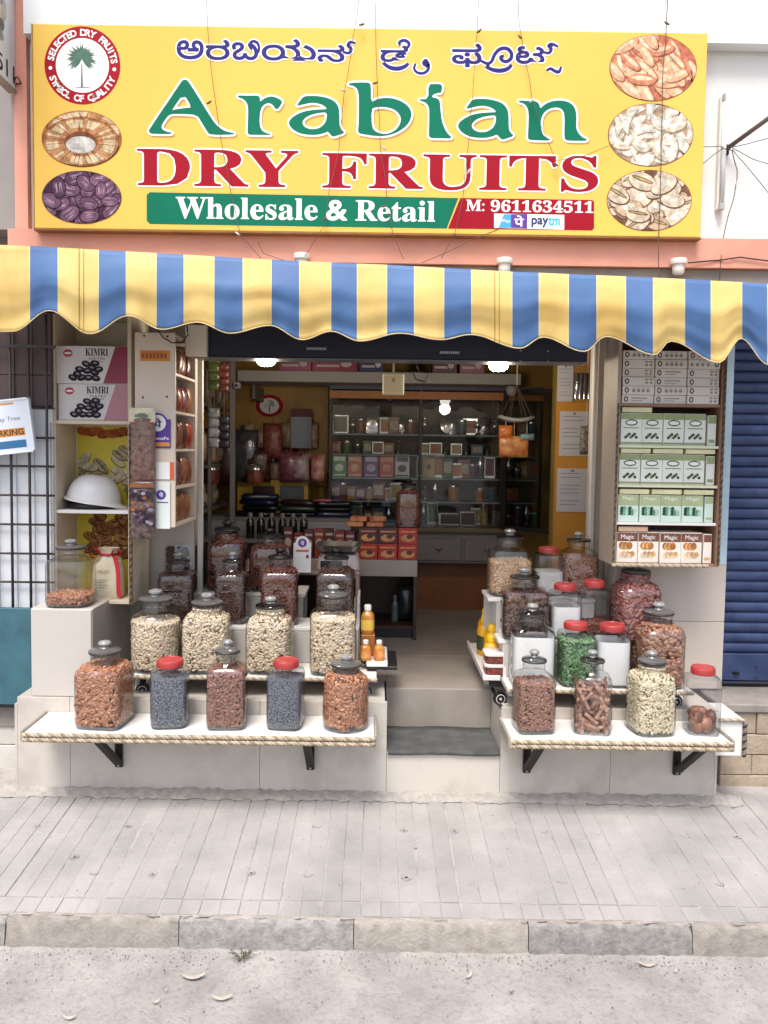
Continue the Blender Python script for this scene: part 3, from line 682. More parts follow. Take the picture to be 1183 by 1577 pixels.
# printed nut pictures in ovals
def oval(u, v, ru, rv, base, rim, draw, mats):
    c = P(u, v, SGY); rx, rz = ru*kx_, rv*kx_
    m = MB(); m.flat(ell(c.x, c.z, rx*1.02, rz*1.02, 48), yb, 0); m.flat(ell(c.x, c.z, rx, rz, 48), yb-.0003, 1)
    lay = [0]
    def put(pts, mi):
        lay[0] += 1; m.flat(clip_ell(pts, c.x, c.z, rx, rz), yb-.0005-lay[0]*.000012, mi+2)
    draw(c.x, c.z, rx, rz, put); m.build('printed_picture', [rim, base]+mats, sgn)
RIM = mat('oval_rim', '#8d4a2a', .5, .05)
hexm = lambda n, h: mat(n, h, .65, .42, 38, spec=.15, detail=6.)
def figs(cx, cz, rx, rz, put):
    rd = random.Random(21)
    for ring, (ox, oz, ra, rb, wa) in enumerate(((.10, .40, .95, .62, .45), (-.02, -.12, .95, .86, .56))):
        put(ell(cx+rx*ox, cz+rz*oz, rx*ra*1.03, rz*rb*1.04, 36), 3)
        for k in range(46):
            a0 = 2*math.pi*k/46; a1 = a0+2*math.pi/46*.9; tw = rd.uniform(-.05, .05)
            def pt(a, r): return (cx+rx*(ox+ra*r*math.cos(a)), cz+rz*(oz+rb*r*math.sin(a)))
            put([pt(a0, 1), pt(a1, 1), pt(a1+tw, 1-wa), pt(a0+tw, 1-wa)], rd.choice((1, 1, 2)))
            put([pt(a0, .93), pt(a1, .93), pt(a1+tw*.5, 1-wa*.7), pt(a0+tw*.5, 1-wa*.7)], rd.choice((0, 0, 1)))
        put(ell(cx+rx*ox, cz+rz*(oz-.02), rx*ra*(1-wa)*1.02, rz*rb*(1-wa)*1.02, 28), 3)
        put(ell(cx+rx*ox, cz+rz*(oz-.10), rx*ra*(1-wa)*.9, rz*rb*(1-wa)*.82, 28), 4)
oval(126, 214, 61, 42, hexm('fig_base', '#b5713f'), RIM, figs, [hexm('fig_light', '#e6cda4'), hexm('fig_tan', '#c99465'), hexm('fig_brown', '#b47650'), hexm('fig_dark', '#8a5334'), hexm('fig_centre', '#d9d4ca')])
def prunes(cx, cz, rx, rz, put):
    rd = random.Random(3)
    for k in range(34):
        a, r_ = rd.uniform(0, 6.28), math.sqrt(rd.random())*.95; x, z = cx+rx*r_*math.cos(a), cz+rz*r_*math.sin(a); ro = rd.uniform(0, 3.1); s = rd.uniform(.2, .3)*rx
        put(ell(x, z, s*1.12, s*.74, 18, rot=ro), 3); put(ell(x, z, s, s*.64, 18, rot=ro), rd.choice((0, 1, 0)))
        for q in range(6):
            o = rd.uniform(-.4, .4)*s; put(ell(x-math.sin(ro)*o, z+math.cos(ro)*o, s*rd.uniform(.35, .7), s*.035, 8, rot=ro+rd.uniform(-.2, .2)), 2)
oval(126, 304, 61, 40, hexm('prune_base', '#4a2f3f'), RIM, prunes, [hexm('prune_mauve', '#77566c'), hexm('prune_violet', '#614559'), hexm('prune_light', '#b295a6'), hexm('prune_dark', '#3a2230')])
def almonds(cx, cz, rx, rz, put):
    rd = random.Random(5)
    for k in range(46):
        a, r_ = rd.uniform(0, 6.28), math.sqrt(rd.random())*.95; x, z = cx+rx*r_*math.cos(a), cz+rz*r_*math.sin(a); ro = rd.uniform(-1.3, .5); s = rd.uniform(.28, .36)*rx
        put(ell(x+.003, z-.003, s*1.06, s*.42, 18, rot=ro), 3); put(ell(x, z, s, s*.37, 18, rot=ro), rd.choice((0, 1, 1))); put(ell(x-math.sin(ro)*s*.1, z+math.cos(ro)*s*.1, s*.75, s*.16, 14, rot=ro), 2)
oval(1006, 105, 66, 49, hexm('peach_base', '#c9775c'), RIM, almonds, [hexm('peach_mid', '#d98f6d'), hexm('peach_light', '#e9b48c'), hexm('peach_pale', '#f2d0ae'), hexm('peach_dark', '#a4604c')])
def cashews(cx, cz, rx, rz, put):
    rd = random.Random(8)
    for k in range(40):
        a, r_ = rd.uniform(0, 6.28), math.sqrt(rd.random())*.9; x, z = cx+rx*r_*math.cos(a), cz+rz*r_*math.sin(a); ro = rd.uniform(0, 6.28); s = rd.uniform(.28, .36)*rx
        put(kidney(x+.003, z-.004, s*1.06, s*.40, ro, .42), 2); put(kidney(x, z, s, s*.36, ro, .42), rd.choice((0, 0, 1))); put(kidney(x-.002, z+.003, s*.7, s*.14, ro, .5), 3)
oval(1002, 208, 65, 47, hexm('cashew_base', '#b99c80'), RIM, cashews, [hexm('cashew_print', '#e6dcca'), hexm('cashew_print_b', '#d9cbb2'), hexm('cashew_print_dark', '#a68f78'), hexm('cashew_print_light', '#f0ebe0')])
def pistas(cx, cz, rx, rz, put):
    rd = random.Random(12)
    for k in range(44):
        a, r_ = rd.uniform(0, 6.28), math.sqrt(rd.random())*.92; x, z = cx+rx*r_*math.cos(a), cz+rz*r_*math.sin(a); ro = rd.uniform(-.6, 1.2); s = rd.uniform(.27, .34)*rx
        put(ell(x+.002, z-.003, s*1.07, s*.66, 18, rot=ro), 2); put(ell(x, z, s, s*.6, 18, rot=ro), rd.choice((0, 0, 1)))
        if k % 2: put(ell(x-math.sin(ro)*s*.12, z+math.cos(ro)*s*.12, s*.85, s*.15, 14, rot=ro), 2); put(ell(x-math.sin(ro)*s*.12, z+math.cos(ro)*s*.12, s*.7, s*.07, 14, rot=ro), 3)
        else: put(ell(x-.004, z+.006, s*.5, s*.25, 12, rot=ro), 4)
oval(1000, 309, 65, 46, hexm('pista_base', '#7c5a48'), RIM, pistas, [hexm('pista_shell', '#e0cdb4'), hexm('pista_shell_b', '#cdb092'), hexm('pista_dark', '#75543f'), hexm('pista_nut', '#b7a672'), hexm('pista_light', '#efe4d2')])
# ---------------------------------------------------------------- awning
AY = -.40
AB = mat('awning_blue', '#4d719f', .6, .12, 3, .25, 14, c2='#3f6190', detail=9.); AYL = mat('awning_yellow', '#dec37a', .6, .10, 3, .25, 14, c2='#cba85c', detail=9.)
aw = thing('striped_awning', 'blue and yellow striped awning with a scalloped hem above the doorway', 'awning', (0, AY, 2.2))
def interp(tab, u): return float(np.interp(u, [t[0] for t in tab], [t[1] for t in tab]))
top = [(-160, 372), (0, 377), (50, 379), (280, 392), (455, 402), (600, 408), (780, 418), (1040, 429), (1183, 437), (1340, 446)]
bot = [(-110, 480), (-50, 512), (20, 511), (76, 479), (139, 515), (198, 487), (250, 508), (304, 497), (355, 514), (416, 502), (466, 524), (510, 511), (555, 526), (616, 514), (679, 524), (725, 516), (801, 537), (836, 520), (900, 542), (933, 519), (1009, 547), (1032, 526), (1108, 559), (1141, 522), (1183, 562), (1230, 525), (1300, 560)]
def bot_v(u):
    for (a, va), (b, vb) in zip(bot[:-1], bot[1:]):
        if a <= u <= b:
            t = (u-a)/(b-a); return va+(vb-va)*(.5-.5*math.cos(math.pi*t))
    return 515
blue = [(-136, -92), (-47, -3), (46, 89), (152, 194), (241, 283), (330, 374), (418, 461), (510, 550), (596, 638), (684, 726), (789, 830), (876, 919), (964, 1006), (1055, 1095), (1143, 1182), (1230, 1272)]
us = set()
for a, b in blue:
    us |= set(np.linspace(a, b, 8).round(2))
ed = sorted([-110]+[x for ab in blue for x in ab]+[1300])
for a, b in zip(ed[:-1], ed[1:]): us |= set(np.linspace(a, b, 8).round(2))
for a, b in blue: us |= {round(a-.9, 2), round(a+.3, 2), round(b-.3, 2), round(b+.9, 2)}
us = sorted(u for u in us if -110 <= u <= 1300)
NR = 18
def sheet(u, t):
    vt, vb = interp(top, u), bot_v(u); v = vt+(vb-vt)*t
    y = AY-.028*math.sin(math.pi*min(1, t*1.1))**1.2+.006*t*math.sin(u*.055)+.004*math.sin(u*.021+t*4)+.005*(t**3)*math.sin(u*.11+1)+.004*math.sin(t*17+u*.01)*t
    y += .005*math.exp(-((t-.62-.05*math.sin(u*.013))/.05)**2)*(.5+.5*math.sin(u*.017+1))-.004*math.exp(-((t-.42-.04*math.sin(u*.009+2))/.06)**2)*(.5+.5*math.sin(u*.024))+.004*math.sin(u*.19+t*3)*max(0, t-.3)
    if t > .8: y += .02*(t-.8)*math.cos(u*.105)
    return P(u, v, y)
mb = MB(); vs = []; 
for u in us:
    for j in range(NR+1): vs.append(sheet(u, j/NR))
fs, ms = [], []
for i in range(len(us)-1):
    c_ = (us[i]+us[i+1])/2; isb = any(a < c_ < b for a, b in blue)
    for j in range(NR): fs.append((i*(NR+1)+j, i*(NR+1)+j+1, (i+1)*(NR+1)+j+1, (i+1)*(NR+1)+j)); ms.append(2 if any(min(abs(c_-a), abs(c_-b)) < .8 for a, b in blue) else (1 if isb else 0))
mb.v = [tuple(p) for p in vs]; mb.f = [list(f) for f in fs]; mb.m = ms
o = mb.build('valance', [AYL, AB, mat('awning_stripe_edge', '#d2c48f', .6, .1, 8)], aw, smooth=True)
sd = o.modifiers.new('s', 'SOLIDIFY'); sd.thickness = .0015
# roof sheet running back to the wall
mb = MB(); vs = []; fs = []; ms = []; nb_ = 6
for u in us:
    a = sheet(u, 0)
    for j in range(nb_+1):
        t = j/nb_; vs.append((a.x, a.y+(-.06-a.y)*t, a.z+.0+(.02-.03*math.sin(math.pi*t)*(.6+.4*math.sin(u*.05)))*t))
for i in range(len(us)-1):
    c_ = (us[i]+us[i+1])/2; isb = any(a < c_ < b for a, b in blue)
    for j in range(nb_): fs.append([i*(nb_+1)+j, i*(nb_+1)+j+1, (i+1)*(nb_+1)+j+1, (i+1)*(nb_+1)+j]); ms.append(1 if isb else 0)
mb.v = [tuple(p) for p in vs]; mb.f = fs; mb.m = ms; mb.build('roof_sheet', [AYL, AB], aw, smooth=True)
pts = [sheet(u, .02)+Vector((0, .022, 0)) for u in us[::6]]
MB().tube(pts, .011, 8).build('front_pipe', mat('galvanised_pipe', '#8b8d90', .4, .2, 12, metal=.7), aw, smooth=True)
for u in (122, 762):     # stitched seams
    m = MB(); m.tube([sheet(u, j/NR)+Vector((0, -.002, 0)) for j in range(NR+1)], .0016, 5); m.tube([sheet(u+7, j/NR)+Vector((0, -.002, 0)) for j in range(NR+1)], .0012, 5)
    m.build('seam', mat('awning_seam', '#b08a3a', .6, .1), aw, smooth=True)
for u in (-40, 560, 1240):
    a = sheet(u, .02); MB().tube([(a.x, a.y+.03, a.z-.01), (a.x, -.02, a.z-.16)], .009, 6).build('arm', GRM, aw, smooth=True)
# hem binding
m = MB(); m.tube([sheet(u, 1)+Vector((0, -.001, .0015)) for u in us], .0022, 5); m.build('hem', mat('awning_hem', '#cfb98a', .6, .2, 10), aw, smooth=True)

# ---------------------------------------------------------------- wires, lamp holders, pole
def wire(pts, y, r, label, m_=WIRE, name='hanging_wire', bulbs=()):
    q = [P(a, b, y+random.uniform(-.008, .004)) for a, b in pts]; out = []
    for i in range(len(q)-1):
        for t in (0, .33, .66): out.append(q[i].lerp(q[i+1], t)+Vector((random.uniform(-.002, .002), random.uniform(-.003, .003), 0)))
    out.append(q[-1]); o = MB().tube(out, r, 5).build(name, m_, smooth=True); tag(o, label, 'wire')
    for k_, (a, b) in enumerate(bulbs):
        c = P(a, b, y-.004); d = random.uniform(-1, 1)
        MB().tube([c+Vector((-.012*math.cos(d), 0, -.012*math.sin(d))), c, c+Vector((.012*math.cos(d), -.003, .012*math.sin(d)))], [.0025, .005, .003], 6).build('connector', WIREL if k_ % 2 else WIRE, o, smooth=True, world=False)
    return o
wy = SGY-.02
wire([(316, -30), (319, 30), (325, 110), (340, 210), (355, 290), (366, 345), (371, 362), (402, 398)], wy, .0013, 'thin wire with a connector hanging over the first letter A', bulbs=((322, 158), (366, 360)))
wire([(555, -30), (551, 20), (546, 45), (538, 100), (531, 140), (522, 230), (508, 290), (500, 345), (470, 395)], wy, .0013, 'thin wire hanging past the letters a and b', bulbs=((557, 38), (529, 139), (500, 337)))
wire([(577, -30), (579, 20), (580, 110), (586, 225), (592, 262), (598, 330), (608, 368), (622, 400)], wy, .0013, 'thin wire running down through the letter b', bulbs=((578, 128), (592, 228), (590, 318)))
wire([(738, -30), (736, 30), (733, 70), (728, 150), (720, 230), (717, 262), (712, 310), (700, 362), (680, 398)], wy, .0013, 'thin wire hanging over the third letter a', bulbs=((738, 48), (722, 264), (702, 362)))
wire([(795, -30), (799, 20), (803, 60), (815, 120), (820, 150), (832, 190), (856, 248), (900, 240), (945, 222)], wy, .0013, 'thin wire crossing the letter n towards the cashew picture', bulbs=((801, 57), (819, 155), (856, 253)))
wire([(1030, -30), (1024, 10), (1017, 36), (1010, 62)], wy, .0018, 'short wire tail above the almond picture', m_=WIREL)
wire([(1028, -30), (1027, 34), (1021, 120), (1019, 220), (1017, 300), (1014, 400), (1016, 430)], wy, .002, 'long wire hanging down over the three right-hand pictures', bulbs=((1027, 36),))
wire([(650, 405), (690, 388), (735, 366), (770, 352)], SGY-.004, .0015, 'loose wire slanting across the salmon ledge')
wire([(1110, 228), (1128, 232), (1136, 262), (1132, 300), (1118, 345), (1110, 400), (1107, 440)], -.05, .0022, 'wire looping down from the pole foot to the ledge')
wire([(1060, 405), (1090, 402), (1115, 400), (1140, 396), (1200, 404)], -.062, .003, 'dark cable sagging along the ledge beside the right lamp holder', m_=BLACK)
wire([(1114, 230), (1150, 222), (1200, 208)], -.06, .0018, 'stay wire running up beside the slanted pole', m_=STEELD)
wire([(1128, 228), (1160, 246), (1200, 258)], -.06, .0016, 'upper stay wire spreading right from the pole foot', m_=STEELD)
wire([(1128, 230), (1155, 262), (1200, 316)], -.06, .0016, 'lower stay wire dropping right from the pole foot', m_=STEELD)
wire([(1084, 226), (1114, 226)], -.05, .0016, 'short wire from the board edge to the pole foot', m_=STEELD)
wire([(1080, 254), (1098, 240), (1116, 226)], -.05, .0016, 'short wire below it, tying the board to the pole', m_=STEELD)
wire([(395, 368), (405, 390), (440, 402)], SGY-.0, .0015, 'short wire stub below the board near the green ribbon')
dp = thing('stay_pole', 'dark slanted metal pole fixed to the white wall right of the board', 'pole', P(1116, 231, -.01))
a, b = P(1114, 233, -.01), P(1235, 145, -.25)
MB().tube([a, b], .010, 8).build('pole', mat('pole_metal', '#6f615c', .6, .2, 20, metal=.3), dp, smooth=True)
c_ = P(1116, 231, -.012); MB().box(c_.x-.018, -.02, c_.z-.022, c_.x+.018, -.001, c_.z+.022, c=.003).build('foot_plate', STEELD, dp)
bt = thing('wall_batten', 'white vertical lamp batten on the wall right of the board', 'lamp', P(1106, 240, -.01))
a, b = P(1107, 325, -.01), P(1110, 150, -.01)
MB().box(a.x-.016, -.028, a.z, a.x+.016, -.001, b.z, c=.004).build('housing', WALLW, bt); MB().tube([(a.x, -.036, a.z+.03), (a.x, -.036, b.z-.03)], .011, 10).build('tube', mat('frosted_tube', '#d9dcdc', .3, .02), bt, smooth=True)
MB().box(a.x-.011, -.045, a.z-.004, a.x+.011, -.02, a.z+.028, c=.003).build('end_cap', mat('grey_cap', '#a9a6a3', .5, .1), bt); MB().box(a.x-.011, -.045, b.z-.028, b.x+.011, -.02, b.z+.004, c=.003).build('end_cap', _M['grey_cap'], bt)
CER = mat('white_ceramic', '#dcd7d0', .35, .06, 8)
lh0 = None
for u, v, lab in ((465, 402, 'white lamp holder half hidden behind the awning, leftmost of three'), (777, 409, 'white lamp holder above the awning, middle one of three'), (1045, 410, 'white lamp holder hanging under the ledge, rightmost of three')):
    p = P(u, v, -.075); L_ = thing('lamp_holder', lab, 'lamp', (p.x, -.075, p.z+.02), group='lamp holders under the ledge')
    MB().lathe([(.02, .012), (.034, .010), (.036, .0), (.034, -.012), (.030, -.014)], 20).build('rose', CER, L_, smooth=40, world=False)
    MB().lathe([(.024, -.0145), (.026, -.03), (.024, -.05), (.019, -.055), (.010, -.056)], 20).build('socket', CER, L_, smooth=40, world=False)

# ---------------------------------------------------------------- shutter box and door guides
SB = mat('navy_shutter_box', '#1a1c2b', .45, .15, 4, metal=.1)
sbx = thing('shutter_box', 'dark navy roller shutter box across the top of the doorway', 'shutter', (0, .14, 2.0))
z0, z1_ = P(600, 553, .12).z, 2.197
xl, xr_ = P(298, 540, .12).x, P(905, 540, .12).x
MB().box(xl, .12, z0, xr_, .25, z1_, c=.004).build('box', SB, sbx)
MB().box(xl, .117, z0-.006, xr_, .24, z0-.0005, c=.002).build('bottom_lip', mat('lip_metal', '#6e7076', .4, .1, metal=.5), sbx)

for u, v in ((488, 537), (693, 543)):
    m = MB(); p = P(u, v, .1185); m.box(p.x-.05, .1175, p.z-.008, p.x+.05, .1195, p.z+.008, 0)
    for q in range(9): m.box(p.x-.045+q*.010, .1165, p.z-.005, p.x-.039+q*.010, .1173, p.z+.005, 1)
    m.build('maker_plate', [mat('plate_dark', '#2c2e3a', .5, .1), mat('plate_text', '#a9abb0', .5, .1)], sbx)
for u, v in ((802, 540), (844, 541), (802, 556), (844, 557)):
    p = P(u, v, .118); o = MB().lathe([(.005, 0), (.005, .003), (.003, .005)], 8).build('bolt', mat('bolt_metal', '#9a9ca0', .35, .1, metal=.8), sbx, world=False); o.location = (p.x, .12-.14, p.z-2.0); o.rotation_euler = (R(90), 0, 0)
gd = MB(); a, b = P(918, 560, .37), P(918, 868, .37); gd.box(a.x-.011, .36, .377, a.x+.011, .395, 2.19, c=.003)
tag(gd.build('shutter_guide', mat('guide_paint', '#c9c4bc', .5, .1, 6)), 'pale vertical shutter guide rail at the right of the doorway', 'rail')
gd = MB(); a = P(303, 700, .34); gd.box(a.x-.012, .405, .377, a.x+.014, .43, 2.19, c=.003)
tag(gd.build('shutter_guide', _M['guide_paint']), 'pale vertical shutter guide rail at the left of the doorway', 'rail')

# ---------------------------------------------------------------- rope trim
def rope(name, pts, r, parent, m_=ROPE, pitch=.02):
    """two twisted strands along a path"""
    pts = [Vector(p) for p in pts]; L_ = sum((b-a).length for a, b in zip(pts[:-1], pts[1:])); n = max(8, int(L_/pitch*5))
    cum = [0]
    for a, b in zip(pts[:-1], pts[1:]): cum.append(cum[-1]+(b-a).length)
    def at(s):
        for i in range(len(pts)-1):
            if s <= cum[i+1]+1e-9: return pts[i].lerp(pts[i+1], (s-cum[i])/max(1e-9, cum[i+1]-cum[i])), (pts[i+1]-pts[i]).normalized()
        return pts[-1], (pts[-1]-pts[-2]).normalized()
    m = MB()
    for ph in (0, 2.09, 4.19):
        q = []
        for i in range(n+1):
            p, t = at(L_*i/n); a = t.cross(Vector((0, 1, 0)))
            if a.length < .1: a = t.cross(Vector((0, 0, 1)))
            a.normalize(); b = t.cross(a); th = 2*math.pi*L_*i/n/pitch/1.6+ph
            q.append(p+(a*math.cos(th)+b*math.sin(th))*r*.5)
        m.tube(q, r*.56, 5)
    k3 = len(m.f)//3; m.m = [1 if i_ >= 2*k3 else 0 for i_ in range(len(m.f))]
    return m.build(name, [m_, ROPEM if m_ is ROPE else WOODD], parent, smooth=True)

# ---------------------------------------------------------------- front shelves on brackets
def shelf(label, xa, xb, yf, yb_, z, brk, flip):
    s = thing('wall_shelf', label, 'shelf', ((xa+xb)/2, yb_, z))
    MB().box(xa, yf, z-.034, xb, yb_, z, c=.002).build('board', mat('shelf_white', '#e2e0dd', .3, .04, 3), s)
    rope('rope_trim', [(xa-.004, yf-.008, z-.008), (xb+.004, yf-.008, z-.007)], .0105, s, pitch=.03); rope('rope_trim', [(xa-.004, yf-.008, z-.027), (xb+.004, yf-.008, z-.028)], .0105, s, pitch=.03)
    for x_, sg in ((xa, -1), (xb, 1)):
        MB().box(x_+sg*.001, yf-.01, z-.036, x_+sg*.012, yb_-.01, z+.010, c=.003).build('end_trim', mat('shelf_end', '#9b9389', .6, .15, 12), s)
    for x_, lean in brk:
        b = MB(); y1 = yb_-.001; w = .017
        b.box(x_-w, y1-.012, z-.238, x_+w, y1, z-.036, c=.002)
        b.box(x_-w, yf+.03, z-.046, x_+w, y1-.013, z-.036, c=.002)
        q = b
        vs = []
        for dy, dz in ((0, 0),):
            A = Vector((x_+lean, yf+.05, z-.048)); B = Vector((x_, y1-.016, z-.215))
        d = Vector((1, 0, 0))*w*.9
        n_ = (B-A).normalized().cross(Vector((1, 0, 0)))*.010
        vs = [A-d-n_, A+d-n_, A+d+n_, A-d+n_, B-d-n_, B+d-n_, B+d+n_, B-d+n_]
        b.add(vs, [(0, 1, 2, 3), (7, 6, 5, 4), (0, 4, 5, 1), (1, 5, 6, 2), (2, 6, 7, 3), (3, 7, 4, 0)])
        br = b.build('bracket', STEELD, s)
        for zz_ in (z-.228, z-.07):
            o = MB().lathe([(.006, 0), (.006, .003), (.004, .0055)], 8).build('bolt', mat('bolt_metal', '#9a9ca0', .35, .1, metal=.8), br, world=False); o.location = (x_-s.location.x, y1-.0125-s.location.y, zz_-s.location.z); o.rotation_euler = (R(90), 0, 0)
    return s
SZ = .326
shelf('long white rope-edged shelf on the plinth left of the step', P(37, 1128, -.36).x, P(576, 1140, -.36).x, -.36, PY-.002, SZ, [(P(182, 1170, -.14).x, -.03), (P(478, 1175, -.14).x, -.004)], 0)
shelf('shorter white rope-edged shelf on the plinth right of the step', P(787, 1135, -.36).x, P(1126, 1150, -.36).x, -.36, PY-.002, SZ, [(P(812, 1180, -.14).x, .02), (P(1044, 1180, -.14).x, .035)], 0)
# right corner ledge
lx0, lx1 = xr[-1]+.013, P(1147, 1110, -.22).x
lg = thing('corner_ledge', 'white box ledge with rope edge at the right end of the plinth', 'shelf', (lx0, -.2, .4))
lzt, lzb = P(1120, 1108, -.22).z, P(1120, 1164, -.22).z
MB().box(lx0-.06, -.22, lzb, lx1, PY-.001, lzt, c=.002).build('box', WHITEB, lg)
MB().box(xr[-1]+.014, PY, lzb+.03, lx1, .0, lzt-.001).build('back_block', WHITEB, lg)
rope('rope_trim', [(lx0-.05, -.226, lzt), (lx1, -.226, lzt)], .008, lg); rope('rope_trim', [(lx1, -.226, lzt-.006), (lx1, -.226, lzb)], .010, lg, m_=mat('rope_grey', '#9b958c', .9, .3, 60, .6, 200, c2='#77706a'))
# mat on step
mt = MB(); n = 24; vs = []
ma, mbb = sx0+.004, sx1-.004
for i in range(n+1):
    t = i/n; x_ = ma+(mbb-ma)*t
    for (y_, z_) in ((.165, .169), (.165, .180), (.10, .181), (.0, .180), (PY+.01, .179), (PY-.008, .178), (PY-.013, .172), (PY-.014, .164), (PY-.004, .158)):
        vs.append((x_, y_+random.uniform(-.001, .001), z_+.002*math.sin(t*9+y_*20)+random.uniform(-.0006, .0006)))
k = 9; mt.add(vs, [(i*k+j, i*k+j+1, (i+1)*k+j+1, (i+1)*k+j) for i in range(n) for j in range(k-1)])
o = mt.build('door_mat', mat('grey_felt', '#5c5d5c', .95, .25, 14, 1., 300, c2='#4a4b4a'), smooth=True); tag(o, 'dark grey felt mat lying on the doorway step', 'mat')
# ---------------------------------------------------------------- glass jars and what fills them
GLASS = glass_mat('clear_glass'); GLID = glass_mat('lid_glass', (.62, .64, .64), 1.5, .05, .5); PET = glass_mat('clear_plastic', (.93, .94, .95), 1.4, .12, .55); PANE = glass_mat('window_pane', (.95, .96, .97), 1.5, .01, .8, 0., .6)
RUB = mat('lid_rubber', '#2d2b2c', .45, .15, 20, spec=.6); KNB = mat('lid_smoked', '#5f5d5b', .18, .15, 12, spec=.8); KNG = mat('knob_glass', '#8f8e8b', .12, .2, 30, spec=.9)
def sphere_nut(a, b, c):
    vs = [(0, 0, c)]; fs = []; n = 6
    for lat in (.75, 0, -.75):
        for k in range(n):
            th = 2*math.pi*(k+(.5 if lat == 0 else 0))/n; r = math.cos(math.asin(lat)); vs.append((a*r*math.cos(th)*(1.15 if math.cos(th) > 0 else .9), b*r*math.sin(th), c*lat))
    vs.append((0, 0, -c))
    for k in range(n):
        k2 = (k+1) % n; fs += [(0, 1+k, 1+k2), (1+k, 7+k, 1+k2), (1+k2, 7+k, 7+k2), (7+k, 13+k, 7+k2), (7+k2, 13+k, 13+k2), (13+k, 19, 13+k2)]
    return np.array(vs), fs
def bent_nut(L, r, bend):
    vs, fs = [], []; n, m_ = 5, 5
    for i in range(n):
        t = (i/(n-1))*2-1; a = t*bend; R0 = L/bend/2; cx, cz = R0*math.sin(a), R0*(math.cos(a)-1); rr = r*(1-.55*abs(t)**3)*(1.1 if t > 0 else .9)
        for k in range(m_):
            th = 2*math.pi*k/m_; vs.append((cx+rr*math.cos(th)*math.sin(a), rr*math.sin(th), cz+rr*math.cos(th)*math.cos(a)))
    for i in range(n-1):
        for k in range(m_): k2 = (k+1) % m_; fs += [(i*m_+k, (i+1)*m_+k, (i+1)*m_+k2), (i*m_+k, (i+1)*m_+k2, i*m_+k2)]
    fs += [tuple(range(m_)), tuple((n-1)*m_+k for k in range(m_))]
    return np.array(vs), fs
def stick_nut(L, w, h):
    vs = [(s*L*(1 if s < 0 else .9), a*w, b*h+.15*w*s*s) for s in (-1, -.3, .4, 1) for a, b in ((-1, -1), (1, -1), (.7, 1), (-.7, 1))]
    fs = [(i*4+k, (i+1)*4+k, (i+1)*4+(k+1) % 4, i*4+(k+1) % 4) for i in range(3) for k in range(4)]+[(0, 1, 2, 3), (12, 13, 14, 15)]
    return np.array(vs), fs
def nm(name, cols, rough=.5, bump=.3): return mat(name, cols[-1], rough, .2, 40, bump, 250, attr=cols)
NUTS = {
 'almond': (sphere_nut(.0105, .0062, .0045), nm('almond_skin', ['#45251a', '#8a543a', '#9e6849', '#ae7a5a', '#c29274']), (.010, .006)),
 'almond_red': (sphere_nut(.0075, .005, .004), nm('kernel_redbrown', ['#3a2019', '#6d4436', '#7e5343', '#8e6453', '#a27b69']), (.0075, .005)),
 'cashew': (bent_nut(.017, .0048, 1.1), nm('cashew_kernel', ['#77624a', '#b9a286', '#c8b396', '#d4c2a8', '#e3d6c0']), (.0095, .0055)),
 'raisin': (sphere_nut(.008, .0055, .0045), nm('dark_raisin', ['#120907', '#2f1812', '#3d2119', '#4c2c21', '#624033']), (.008, .005)),
 'redraisin': (sphere_nut(.008, .0055, .0045), nm('red_raisin', ['#22100b', '#4d241a', '#5f2f22', '#703c2c', '#87523f']), (.008, .005)),
 'lentil': (sphere_nut(.0052, .0042, .003), nm('red_seed', ['#45281d', '#7a5040', '#8a5f4e', '#996f5d', '#aa8270']), (.0055, .0042)),
 'melon': (sphere_nut(.0085, .0042, .0022), nm('melon_seed', ['#7f7052', '#bfb08e', '#ccbe9d', '#d7cbae', '#e6dcc6']), (.0075, .0042)),
 'bark': (stick_nut(.032, .008, .004), nm('cinnamon_bark', ['#5a3a2d', '#82594a', '#926a58', '#a47c68', '#b89280']), (.026, .009)),
 'date': (sphere_nut(.016, .0085, .0075), nm('dry_date', ['#33171a', '#6d3d39', '#7f4b46', '#8f5b54', '#a47068']), (.014, .008)),
 'apricot': (sphere_nut(.015, .009, .008), nm('dried_kernel', ['#40261b', '#7a523f', '#8c614b', '#9e735b', '#b0866c']), (.013, .0085)),
 'green': (bent_nut(.03, .005, .6), nm('green_pods', ['#233a20', '#4a7043', '#5c8054', '#729268', '#92ac88']), (.014, .006)),
 'brown': (sphere_nut(.03, .022, .018), nm('dried_brown_fruit', ['#3f2318', '#6f4531', '#82553f', '#966650', '#a97b62']), (.028, .02)),
 'datedark': (sphere_nut(.016, .010, .009), nm('soft_date', ['#160b08', '#38201a', '#4a2c22', '#5d3a2d', '#775040']), (.014, .009)),
 'peanut': (sphere_nut(.009, .006, .005), nm('beige_kernel', ['#6d4a33', '#b08a68', '#bf9a78', '#ccab8a', '#d8bb9c']), (.008, .005)),
}
BLKSEED = mat('black_seed', '#8a8e99', .6, .5, 170, 1., 260, c2='#343843', detail=1.5, lo=.42, hi=.6)
def prof_at(prof, z):
    zs = [p[1] for p in prof]
    return np.interp(z, zs, [p[0] for p in prof]), np.interp(z, zs, [p[2] for p in prof])
def super_r(th, q):
    e = 2+q*7; return 1/((np.abs(np.cos(th))**e+np.abs(np.sin(th))**e)**(1/e))
